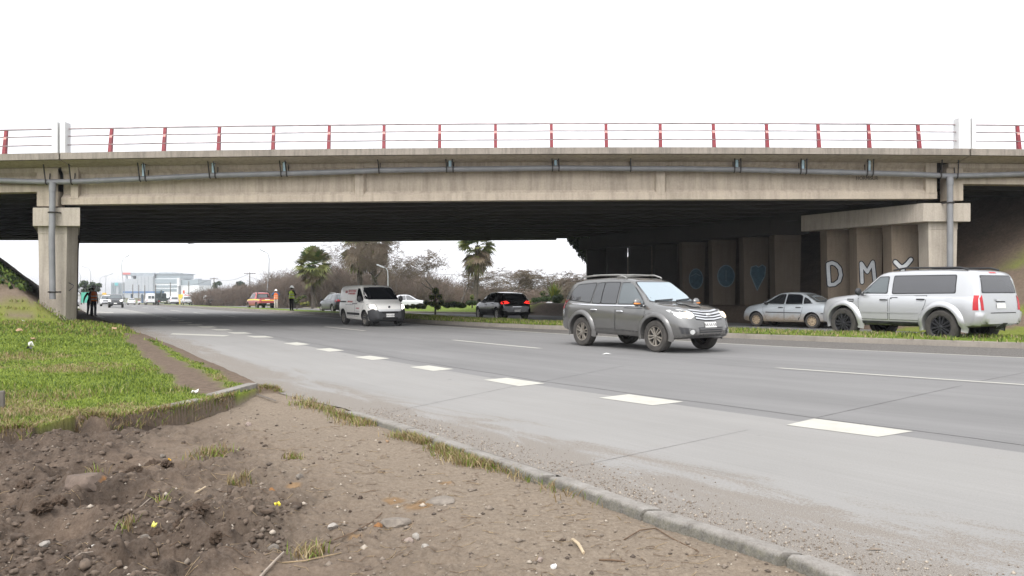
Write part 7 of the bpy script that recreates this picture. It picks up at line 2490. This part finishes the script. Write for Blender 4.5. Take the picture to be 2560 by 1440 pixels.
# dry grass against the kerb, and stray tufts in the earth
n = 5200
Yb = np.concatenate([RNG.normal(8.2, 0.85, n // 2), RNG.uniform(7.2, 11.0, n // 2)])
Xb = XK(Yb) - np.abs(RNG.normal(0.05, 0.11, n)) * (0.35 + fbm(Yb * 1.7, Yb * 0, 3, 66))
k = fbm(Yb * 2.1, Yb * 0 + 5, 3, 67) > 0.40
z, *_ = near_ground(Xb, Yb)
P = np.stack([Xb, Yb, z - 0.01], -1)[k]
T = []
for px, py, r, m in ((530, 1137, 0.16, 260), (735, 1146, 0.07, 120), (595, 1208, 0.09, 90), (410, 1278, 0.06, 60), (780, 1375, 0.08, 120), (320, 1330, 0.05, 40), (1170, 1158, 0.10, 160), (235, 1205, .08, 50), (800, 1010, 0.16, 240), (840, 1018, 0.10, 160), (760, 1003, .14, 120)):
    c = gnd(px, py, -0.05)
    T.append(np.stack([c.x + RNG.normal(0, r * 0.6, m), c.y + RNG.normal(0, r * 0.5, m)], -1))
T = np.concatenate(T)
z, *_ = near_ground(T[:, 0], T[:, 1])
P = np.concatenate([P, np.stack([T[:, 0], T[:, 1], z - 0.008], -1)])
blades('dry_grass', P, 0.085, 0.0075, [Gdry, Gdry2, Gdry, Gm1], 0.7)
# median, far lawn and bank grass
i_ = RNG.integers(0, MEDIAN_V.shape[0] - 120, 26000); j_ = RNG.integers(0, MEDIAN_V.shape[1], 26000)
P = MEDIAN_V[i_, j_] + RNG.normal(0, 0.10, (26000, 3)) * [1, 1, 0]
k = P[:, 1] < 75
blades('median_grass', P[k], 0.095, 0.022, [Gm1, Gm2, Gm3, Gdry2], 0.6)
X2, Y2, Z2, G2, D2 = LAWN2
i_ = RNG.integers(0, X2.shape[0] - 1, 60000); j_ = RNG.integers(0, 200, 60000)
k = (G2[i_, j_] > 0.5) & (Y2[i_, j_] > 22)
P = np.stack([X2[i_, j_], Y2[i_, j_], Z2[i_, j_]], -1)[k] + RNG.normal(0, 0.12, (k.sum(), 3)) * [1, 1, 0]
P[:, 2] -= 0.02
blades('bank_grass', P, 0.11, 0.026, [Gm1, Gm2, Gm3, Gdry], 0.6)
# leafy ground cover along the crest of the left bank
n = 2600
tt = RNG.random(n)
px = -60 + 165 * tt
Yc_ = 28.8 + 8 * RNG.random(n)
Xc = (px - 1280) / F * Yc_
bl, sl = bank_left(Xc, Yc_)
P = np.stack([Xc, Yc_, lawn_z(Xc, Yc_) + bl + RNG.uniform(0, 0.28, n)], -1)[sl > 1.3]
o = leafcloud('bank_creeper', [L_md, L_lt, L_dk], P, 0.20)
tag(o, kind='stuff')

# pebbles and crumbs over the bare earth
n = 3600
Yb = 3.9 * (11.0 / 3.9) ** RNG.random(n)
Xb = RNG.uniform(-0.66, 0.42, n) * Yb
k = (Xb < XK(Yb) - 0.03) & (Yb < grass_line(Xb) - 0.05)
Xb, Yb = Xb[k], Yb[k]
z, g, dr, cl, pl, rg = near_ground(Xb, Yb)
n = len(Xb)
oct_v = np.array([[1, 0, 0], [-1, 0, 0], [0, 1, 0], [0, -1, 0], [0, 0, 1], [0, 0, -1]], float)
oct_f = np.array([[0, 2, 4], [2, 1, 4], [1, 3, 4], [3, 0, 4], [2, 0, 5], [1, 2, 5], [3, 1, 5], [0, 3, 5]])
sz = np.minimum(RNG.lognormal(math.log(0.0075), 0.6, n), 0.03)
sc3 = RNG.uniform(0.6, 1.3, (n, 1, 3)) * [1, 1, 0.65]
a = RNG.uniform(0, 6.28, n)
ca, sa = np.cos(a)[:, None], np.sin(a)[:, None]
V = oct_v[None] * sc3 * sz[:, None, None] * RNG.uniform(0.75, 1.25, (n, 6, 1))
V = np.stack([V[..., 0] * ca - V[..., 1] * sa, V[..., 0] * sa + V[..., 1] * ca, V[..., 2]], -1) + np.stack([Xb, Yb, z + sz * 0.25], -1)[:, None]
M_p1 = flat('pebble_grey', (0.185, 0.150, 0.118), 0.95, var=0.3, scale=20)
M_p2 = flat('pebble_pale', (0.35, 0.30, 0.245), 0.95, var=0.2, scale=20)
M_p3 = flat('pebble_earth', (0.075, 0.057, 0.044), 0.95, var=0.3, scale=20)
fmv = RNG.choice([0, 0, 0, 1, 2], n)
Fq = (np.arange(n)[:, None, None] * 6 + oct_f[None]).reshape(-1, 3)
tag(mesh_np('gravel', V.reshape(-1, 3), Fq, [M_p1, M_p2, M_p3], fm=np.repeat(fmv, 8)), kind='stuff')
# crumbs of broken soil thrown about the dug ground
bm = bmesh.new(); bmesh.ops.create_icosphere(bm, subdivisions=2, radius=1)
iv_ = np.array([v.co[:] for v in bm.verts]); if_ = np.array([[v.index for v in f.verts] for f in bm.faces]); bm.free()
n = 9000
Yb = 3.9 * (9.8 / 3.9) ** RNG.random(n); Xb = RNG.uniform(-0.66, 0.1, n) * Yb
k = (Xb < XK(Yb) - 0.8) & (Yb < grass_line(Xb) - 0.04)
Xb, Yb = Xb[k], Yb[k]
z, g, dr, cl, pl, rg = near_ground(Xb, Yb)
k = RNG.random(len(Xb)) < 0.004 + 0.97 * rg ** 2 * sstep(-0.4, -1.4, Xb) * sstep(0.35, 0.6, fbm(Xb * 1.5, Yb * 1.5, 3, 56))
Xb, Yb, z = Xb[k], Yb[k], z[k]; n = len(Xb)
sz = np.minimum(RNG.lognormal(math.log(0.0105), 0.55, n), 0.032)
nzv = 1 + 1.5 * (fbm(iv_[None, :, 0] * 3.3 + np.arange(n)[:, None] * 3.7, iv_[None, :, 1] * 3.3 + iv_[None, :, 2] * 2.9, 3, 55) - 0.5)
V = iv_[None] * nzv[..., None] * sz[:, None, None] * RNG.uniform(0.7, 1.35, (n, 1, 3)) * [1, 1, 0.75] + np.stack([Xb, Yb, z + sz * 0.2], -1)[:, None]
Fq = (np.arange(n)[:, None, None] * len(iv_) + if_[None]).reshape(-1, 3)
M_c1 = flat('soil_crumb', (0.062, 0.043, 0.030), 0.95, var=0.45, scale=25); M_c2 = flat('soil_crumb_dry', (0.115, 0.085, 0.063), 0.95, var=0.35, scale=25)
tag(mesh_np('soil_crumbs', V.reshape(-1, 3), Fq, [M_c1, M_c2], fm=np.repeat(RNG.integers(0, 2, n), len(if_)), smooth=False), kind='stuff')
# grit washed against the kerb on the road side
n = 2600
Yb = 4.2 * (10.5 / 4.2) ** RNG.random(n)
Xb = XK(Yb) + 0.14 + np.abs(RNG.normal(0, 0.26, n)) * (0.4 + 1.2 * fbm(Yb * 0.8, Yb * 0, 3, 68))
V = oct_v[None] * RNG.lognormal(math.log(0.0042), 0.5, n)[:, None, None] * RNG.uniform(0.7, 1.3, (n, 6, 1)) + np.stack([Xb, Yb, np.full(n, 0.003)], -1)[:, None]
Fq = (np.arange(n)[:, None, None] * 6 + oct_f[None]).reshape(-1, 3)
tag(mesh_np('road_grit', V.reshape(-1, 3), Fq, [M_p1, M_p2, M_p3], fm=np.repeat(RNG.choice([0, 0, 1], n), 8)), kind='stuff')
# root threads and straw
n = 900
Yb = 3.9 * (9.5 / 3.9) ** RNG.random(n); Xb = RNG.uniform(-0.66, 0.25, n) * Yb
k = (Xb < XK(Yb) - 0.15) & (Yb < grass_line(Xb) - 0.02)
Xb, Yb = Xb[k], Yb[k]; n = len(Xb)
aa = RNG.normal(0.3, 0.7, n); L = RNG.uniform(0.03, 0.17, n)
A, B = [], []
x0, y0 = Xb, Yb
for q in range(3):
    x1, y1 = x0 + np.cos(aa) * L / 3, y0 + np.sin(aa) * L / 3
    A.append(np.stack([x0, y0, near_ground(x0, y0)[0] + 0.006], -1)); B.append(np.stack([x1, y1, near_ground(x1, y1)[0] + 0.008], -1))
    aa = aa + RNG.normal(0, 0.5, n); x0, y0 = x1, y1
A, B = np.concatenate(A), np.concatenate(B)
M_straw = flat('straw', (0.26, 0.19, 0.11), 0.9, var=0.3, scale=10)
M_root = flat('root', (0.12, 0.075, 0.045), 0.9, var=0.3, scale=10)
tag(sticks('root_litter', A, B, 0.0022, 0.0018, [M_straw, M_root], fm=RNG.integers(0, 2, len(A))), kind='stuff')

# ---------------------------------------------------------------- single stones, sticks and scraps one can point at
def stone(name, px, py, w, h, d, col, label, cat='stone', seed=1, group=None, sink=0.3, rz=None, tag2=None, sharp=0.0):
    g = gnd(px, py, -0.06)
    z = float(near_ground(np.array([g.x]), np.array([g.y]))[0][0])
    rn = random.Random(seed)
    bm = bmesh.new()
    bmesh.ops.create_icosphere(bm, subdivisions=3 if cat != 'clod' else 4, radius=1)
    for _ in range(5):                       # a few flat knocks
        nrm = Vector((rn.gauss(0, 1), rn.gauss(0, 1), rn.gauss(0, 0.8))).normalized()
        dd = rn.uniform(0.55, 0.8)
        for v in bm.verts:
            e = v.co.dot(nrm) - dd
            if e > 0: v.co -= nrm * e * 0.95
    P = np.array([v.co[:] for v in bm.verts])
    nz = fbm(P[:, 0] * 3 + seed, P[:, 1] * 3 + P[:, 2] * 2, 4, seed) - 0.5
    nz2 = fbm(P[:, 0] * 9 + seed, P[:, 1] * 9 + P[:, 2] * 7, 3, seed + 5) - 0.5
    for v, q, q2 in zip(bm.verts, nz, nz2): v.co *= 1 + (0.22 if cat != 'clod' else 0.9) * q + (0.08 if cat != 'clod' else 0.7) * q2
    for v in bm.verts: v.co = Vector((v.co.x * w / 2, v.co.y * d / 2, v.co.z * h / 2))
    me = bpy.data.meshes.new(name); bm.to_mesh(me); bm.free()
    me.materials.append(col)
    me.polygons.foreach_set('use_smooth', np.ones(len(me.polygons), bool)); me.set_sharp_from_angle(angle=R(28))
    o = link(bpy.data.objects.new(name, me))
    o.location = (g.x, g.y, z + h * (0.5 - sink)); o.rotation_euler = (rn.uniform(-.1, .1), rn.uniform(-.1, .1), rn.uniform(0, 6.28) if rz is None else rz)
    return tag(o, label, cat, group)


def stone_mat(name, c, spot=None):
    t = NT(name)
    a = t.noise(7, 6, 0.7); f = t.noise(45, 4, 0.75)
    col = t.ramp(a, [(0.3, tuple(x * 0.6 for x in c)), (0.7, tuple(x * 1.15 for x in c))])
    col = t.mix(0.3, col, t.ramp(f, [(0.3, tuple(x * 0.4 for x in c)), (0.7, tuple(min(1, x * 1.5) for x in c))]))
    if spot:
        x = t.sep(t.coord())[0]
        m = t.new('ShaderNodeMapRange'); m.inputs['From Min'].default_value, m.inputs['From Max'].default_value = spot[1], spot[2]
        t.l.new(t.math('ADD', x, t.math('MULTIPLY', t.math('SUBTRACT', a, .5), 0.12)), m.inputs['Value'])
        col = t.mix(m.outputs[0], col, spot[0])
    t.bump(f, 0.5, 0.008)
    return t.set(color=col, rough=0.95, spec=0.2)


S_rock = stone_mat('brown_rock', (0.155, 0.118, 0.095), ((0.34, 0.155, 0.045), 0.115, 0.15))
S_pale = stone_mat('pale_stone', (0.34, 0.31, 0.275))
S_pink = stone_mat('pinkish_stone', (0.32, 0.255, 0.22))
S_grey = stone_mat('grey_stone', (0.19, 0.165, 0.14))
S_ochre = stone_mat('ochre_stone', (0.26, 0.13, 0.055))
S_white = stone_mat('white_plaster', (0.60, 0.57, 0.52))
S_dark = stone_mat('dark_clod', (0.075, 0.052, 0.037))
S_gc = stone_mat('grey_slab', (0.215, 0.185, 0.155))
stone('boulder', 212, 1238, 0.36, 0.17, 0.26, S_rock, 'large half-buried brown rock with an orange right corner in the dark soil', 'rock', 5, None, 0.22, rz=0.1)
stone('plaster_lump', 244, 1364, 0.105, 0.05, 0.06, S_white, 'whitest lump on the earth, a flat scrap of plaster near the bottom left', 'plaster scrap', 3, None, 0.15, rz=0.1)
G_ = 'loose stones on the bare earth'
for a_ in ((621, 1061, 0.11, 0.07, 0.07, S_pink, 'pinkish stone nearest the driveway mouth, below the turf edge', 7), (599, 1055, 0.10, 0.06, 0.07, S_grey, 'grey-brown stone just left of the pinkish one by the turf edge', 8),
           (406, 1135, 0.09, 0.05, 0.06, S_grey, 'grey stone left of the grass tuft in the middle of the earth', 9), (749, 1205, 0.10, 0.05, 0.06, S_grey, 'flat grey stone above the ochre clay lump', 10),
           (680, 1228, 0.06, 0.055, 0.05, S_ochre, 'small round ochre stone left of the clay lump', 12), (706, 1278, 0.075, 0.05, 0.05, S_pale, 'pale stone beside the yellow plastic curl', 13),
           (833, 1318, 0.085, 0.05, 0.055, S_pale, 'pale stone below the long curved root', 14), (683, 1369, 0.075, 0.055, 0.06, S_grey, 'angular grey stone just above the forked branch', 15),
           (554, 1243, 0.075, 0.06, 0.06, S_grey, 'rounded grey-brown stone right of the pale broken stick', 16), (1064, 1371, 0.06, 0.035, 0.04, S_pale, 'small pale flat stone low in the middle of the gravel', 17),
           (1040, 1342, 0.065, 0.05, 0.05, S_pale, 'pale upright stone, right one of the touching pair', 18), (1022, 1347, 0.07, 0.045, 0.05, S_pink, 'pale pinkish stone, left one of the touching pair', 19),
           (945, 1307, 0.06, 0.05, 0.05, S_ochre, 'rusty brown stone at the left tip of the grey slab', 20), (1399, 1256, 0.045, 0.03, 0.035, S_grey, 'small brown stone close to the kerb crack', 21),
           (112, 1378, 0.06, 0.045, 0.05, S_pale, 'pale pebble at far bottom left beside the dark clods', 22), (362, 1352, 0.07, 0.05, 0.05, S_grey, 'grey stone right of the whitest lump', 23), (1350, 1408, 0.05, 0.03, 0.04, S_pink, 'small pinkish stone right of the short stick', 24)):
    stone('stone', a_[0], a_[1], a_[2], a_[3], a_[4], a_[5], a_[6], 'stone', a_[7], G_)
stone('buried_slab', 990, 1298, 0.22, 0.09, 0.14, S_gc, 'grey broken slab lying in the gravel beside the ochre clay', 'slab', 31, None, 0.5, rz=0.3)
stone('buried_slab', 1105, 1250, 0.26, 0.09, 0.18, S_gc, 'flat worn pale slab showing through the gravel below the kerb grass', 'slab', 32, None, 0.62, rz=0.2)
G2_ = 'dark clods around the dug hollows'
for k, (px, py, w_) in enumerate(((300, 1192, 0.17), (262, 1188, 0.12), (332, 1215, 0.14), (385, 1160, 0.15), (418, 1163, 0.13), (470, 1165, .12), (150, 1270, 0.17), (110, 1290, 0.13), (395, 1345, 0.13), (455, 1340, 0.12), (500, 1335, 0.13), (420, 1385, 0.12), (480, 1390, 0.12), (540, 1372, .12), (345, 1390, .13), (60, 1220, .14), (235, 1275, .13))):
    stone('earth_clod', px, py, w_, w_ * 0.62, w_ * 0.8, S_dark, 'dark crumbly clod of earth thrown up around the dug hollows', 'clod', 60 + k, G2_, 0.35)


def stick(name, pts, r, mat, label, cat='stick', n=6):
    P = []
    for px, py, dz in pts:
        g = gnd(px, py, -0.06)
        z = float(near_ground(np.array([g.x]), np.array([g.y]))[0][0])
        P.append((g.x, g.y, z + r * 0.9 + dz))
    b = MB(); b.tube(P, [r, r * 0.95] + [r * 0.8] * (len(P) - 2) if len(P) > 2 else [r, r * 0.85], n)
    return tag(b.build(name, [mat], smooth=40), label, cat)


M_stick = flat('bleached_stick', (0.42, 0.33, 0.22), 0.9, var=0.2, scale=15)
M_branch = flat('grey_branch', (0.28, 0.23, 0.185), 0.9, var=0.2, scale=15)
stick('short_stick', [(1432, 1356, 0.01), (1446, 1371, 0.012), (1459, 1385, 0.0)], 0.011, M_stick, 'short thick pale stick lying alone on the gravel near the kerb')
stick('branch', [(640, 1446, 0.01), (664, 1424, 0.01), (690, 1405, 0.012), (709, 1386, 0.02)], 0.009, M_branch, 'grey forked branch at the bottom edge, left of centre', 'branch')
stick('broken_stick', [(487, 1235, 0.005), (500, 1231, 0.01), (514, 1223, 0.015)], 0.008, M_stick, 'pale broken stick among the dark clods')
stick('thin_root', [(740, 1362, 0.0), (800, 1352, 0.004), (880, 1325, 0.006), (930, 1295, 0.004), (955, 1272, 0)], 0.0045, M_root, 'long thin curved root across the gravel, ending at the grey slab', 'root')
stick('thin_root', [(700, 1398, 0.0), (760, 1396, 0.004), (815, 1388, 0.004), (853, 1378, 0.0)], 0.005, M_straw, 'straight straw-coloured root just right of the forked branch', 'root')
stick('thin_root', [(1560, 1345, 0.0), (1600, 1325, 0.01), (1640, 1322, 0.01), (1680, 1345, 0.005), (1745, 1375, 0)], 0.0045, M_root, 'brown root arching along the foot of the kerb at right', 'root')
stick('thin_root', [(1498, 1398, 0.0), (1530, 1402, 0.006), (1562, 1400, 0.0)], 0.006, M_root, 'short dark twig right of the short thick stick', 'twig')
stick('twig', [(350, 1295, 0.0), (372, 1278, 0.01), (393, 1260, 0.02)], 0.004, M_branch, 'slender grey twig leaning between the two dug hollows', 'twig')
stick('twig', [(168, 1440, 0.005), (200, 1425, 0.01), (232, 1408, 0.015)], 0.0055, M_branch, 'slender twig at the bottom edge near the left corner', 'twig')
stick('twig', [(78, 1186, 0.0), (88, 1178, 0.01), (98, 1170, 0.02)], 0.005, M_straw, 'pale twig standing out of the soil at the left', 'twig')


def scrap(px, py, w, h, mat, label, name='litter', lawn=False, seed=1, hz=0.02, cat='litter'):
    g = gnd(px, py, 0.1 if lawn else -0.06)
    if lawn:
        for _ in range(6):
            z = float(near_ground(np.array([g.x]), np.array([g.y]))[0][0])
            g = gnd(px, py, z)
    z = float(near_ground(np.array([g.x]), np.array([g.y]))[0][0])
    rn = random.Random(seed)
    b = MB()
    n = 7
    V = [(0, 0, hz + rn.uniform(0.3, 0.6) * h)]
    for k in range(n):
        a = 2 * math.pi * k / n
        V.append((math.cos(a) * w / 2 * rn.uniform(0.6, 1.1), math.sin(a) * w / 2 * rn.uniform(0.5, 0.9), hz + rn.uniform(0, h)))
    V += [(v[0] * 0.9, v[1] * 0.9, v[2] - 0.012) for v in V]
    Fc = [(0, 1 + k, 1 + (k + 1) % n) for k in range(n)] + [(n + 1, n + 2 + (k + 1) % n, n + 2 + k) for k in range(n)] + [(1 + k, n + 2 + k, n + 2 + (k + 1) % n, 1 + (k + 1) % n) for k in range(n)]
    b.add(V, Fc)
    o = b.build(name, [mat])
    o.location = (g.x, g.y, z); o.rotation_euler = (0, 0, rn.uniform(0, 6))
    return tag(o, label, cat)


M_paper = flat('litter_white', (0.68, 0.67, 0.64), 0.7, var=0.08, scale=20)
M_tan = flat('litter_tan', (0.34, 0.22, 0.13), 0.8, var=0.2, scale=20)
M_foil = flat('litter_dark', (0.04, 0.035, 0.045), 0.35, var=0.2, scale=20)
scrap(488, 984, 0.12, 0.05, M_paper, 'crumpled white paper at the end of the sunken kerb stone', lawn=True, seed=3)
scrap(77, 872, 0.16, 0.12, M_paper, 'white and dark crumpled scrap on the lawn at left', lawn=True, seed=4, hz=0.05)
scrap(74, 876, 0.15, 0.08, M_foil, 'dark foil scrap touching the white one on the lawn', lawn=True, seed=5, hz=0.03)
scrap(82, 855, 0.14, 0.06, M_tan, 'tan leaf scrap on the lawn just above the white and dark scrap', 'dead_leaf', True, 6, 0.05, 'dead leaf')
scrap(287, 828, 0.20, 0.14, M_tan, 'tan crumpled scrap on the lawn nearest the worn path', 'litter', True, 7, 0.06)
scrap(48, 833, 0.22, 0.09, M_tan, 'brownish scrap high on the lawn at far left', 'litter', True, 8, 0.05)
scrap(8, 793, 0.26, 0.14, M_paper, 'pale scrap at the foot of the bank on the left edge', 'litter', True, 9, 0.05)
scrap(58, 808, 0.12, 0.07, M_paper, 'tiny white scrap in the lawn below the bank', 'litter', True, 10, 0.05)
scrap(693, 1289, 0.05, 0.03, flat('yellow_plastic', (0.75, 0.62, 0.06), 0.5), 'yellow plastic curl lying on the earth', seed=11)
scrap(386, 1341, 0.045, 0.03, flat('yellow_peel', (0.70, 0.66, 0.12), 0.5), 'yellow peel inside the lower dug hollow', seed=12)
scrap(424, 1150, 0.04, 0.03, flat('orange_peel', (0.75, 0.42, 0.04), 0.5), 'orange-yellow peel on the dark soil mound', seed=13)
scrap(1384, 1423, 0.05, 0.012, M_paper, 'white bottle cap ring at the bottom, right of centre', 'bottle_cap', False, 14, 0.006, 'bottle cap')
scrap(968, 1104, 0.045, 0.02, M_tan, 'small pale dead leaf beside the dry kerb grass', 'dead_leaf', False, 15, 0.01, 'dead leaf')
# crushed scraps out on the carriageway
for px, py, lab in ((1516, 886, 'flattened white scrap on the road beside the grey off-roader front wheel'), (2185, 1375, 'grey feather-like scrap in the gutter at the bottom right')):
    g = gnd(px, py, 0.0)
    b = MB(); b.add([(-0.11, -0.03, 0.006), (0.02, -0.06, 0.016), (0.12, 0.0, 0.008), (0.03, 0.07, 0.022), (-0.07, 0.05, 0.008), (0, 0, 0.035)], [(0, 1, 5), (1, 2, 5), (2, 3, 5), (3, 4, 5), (4, 0, 5), (4, 3, 2, 1, 0)])
    o = b.build('litter', [M_paper if py < 1000 else M_p1]); o.location = g
    if py > 1000: o.scale = (0.5, 0.25, 0.4)
    tag(o, lab, 'litter')

# ---------------------------------------------------------------- the damp air between here and the far buildings
t = NT('damp_air')
t.n.remove(t.b)
pvn = t.new('ShaderNodeVolumePrincipled')
pvn.inputs['Color'].default_value = (0.93, 0.96, 1.0, 1)
pvn.inputs['Density'].default_value = 0.0003
pvn.inputs['Anisotropy'].default_value = 0.0
t.l.new(pvn.outputs[0], t.out.inputs['Volume'])
b = MB(); b.box((0, 735, 3.75), (1804, 1540, 22.5))
hz = tag(b.build('haze', [t.mat]), kind='stuff')
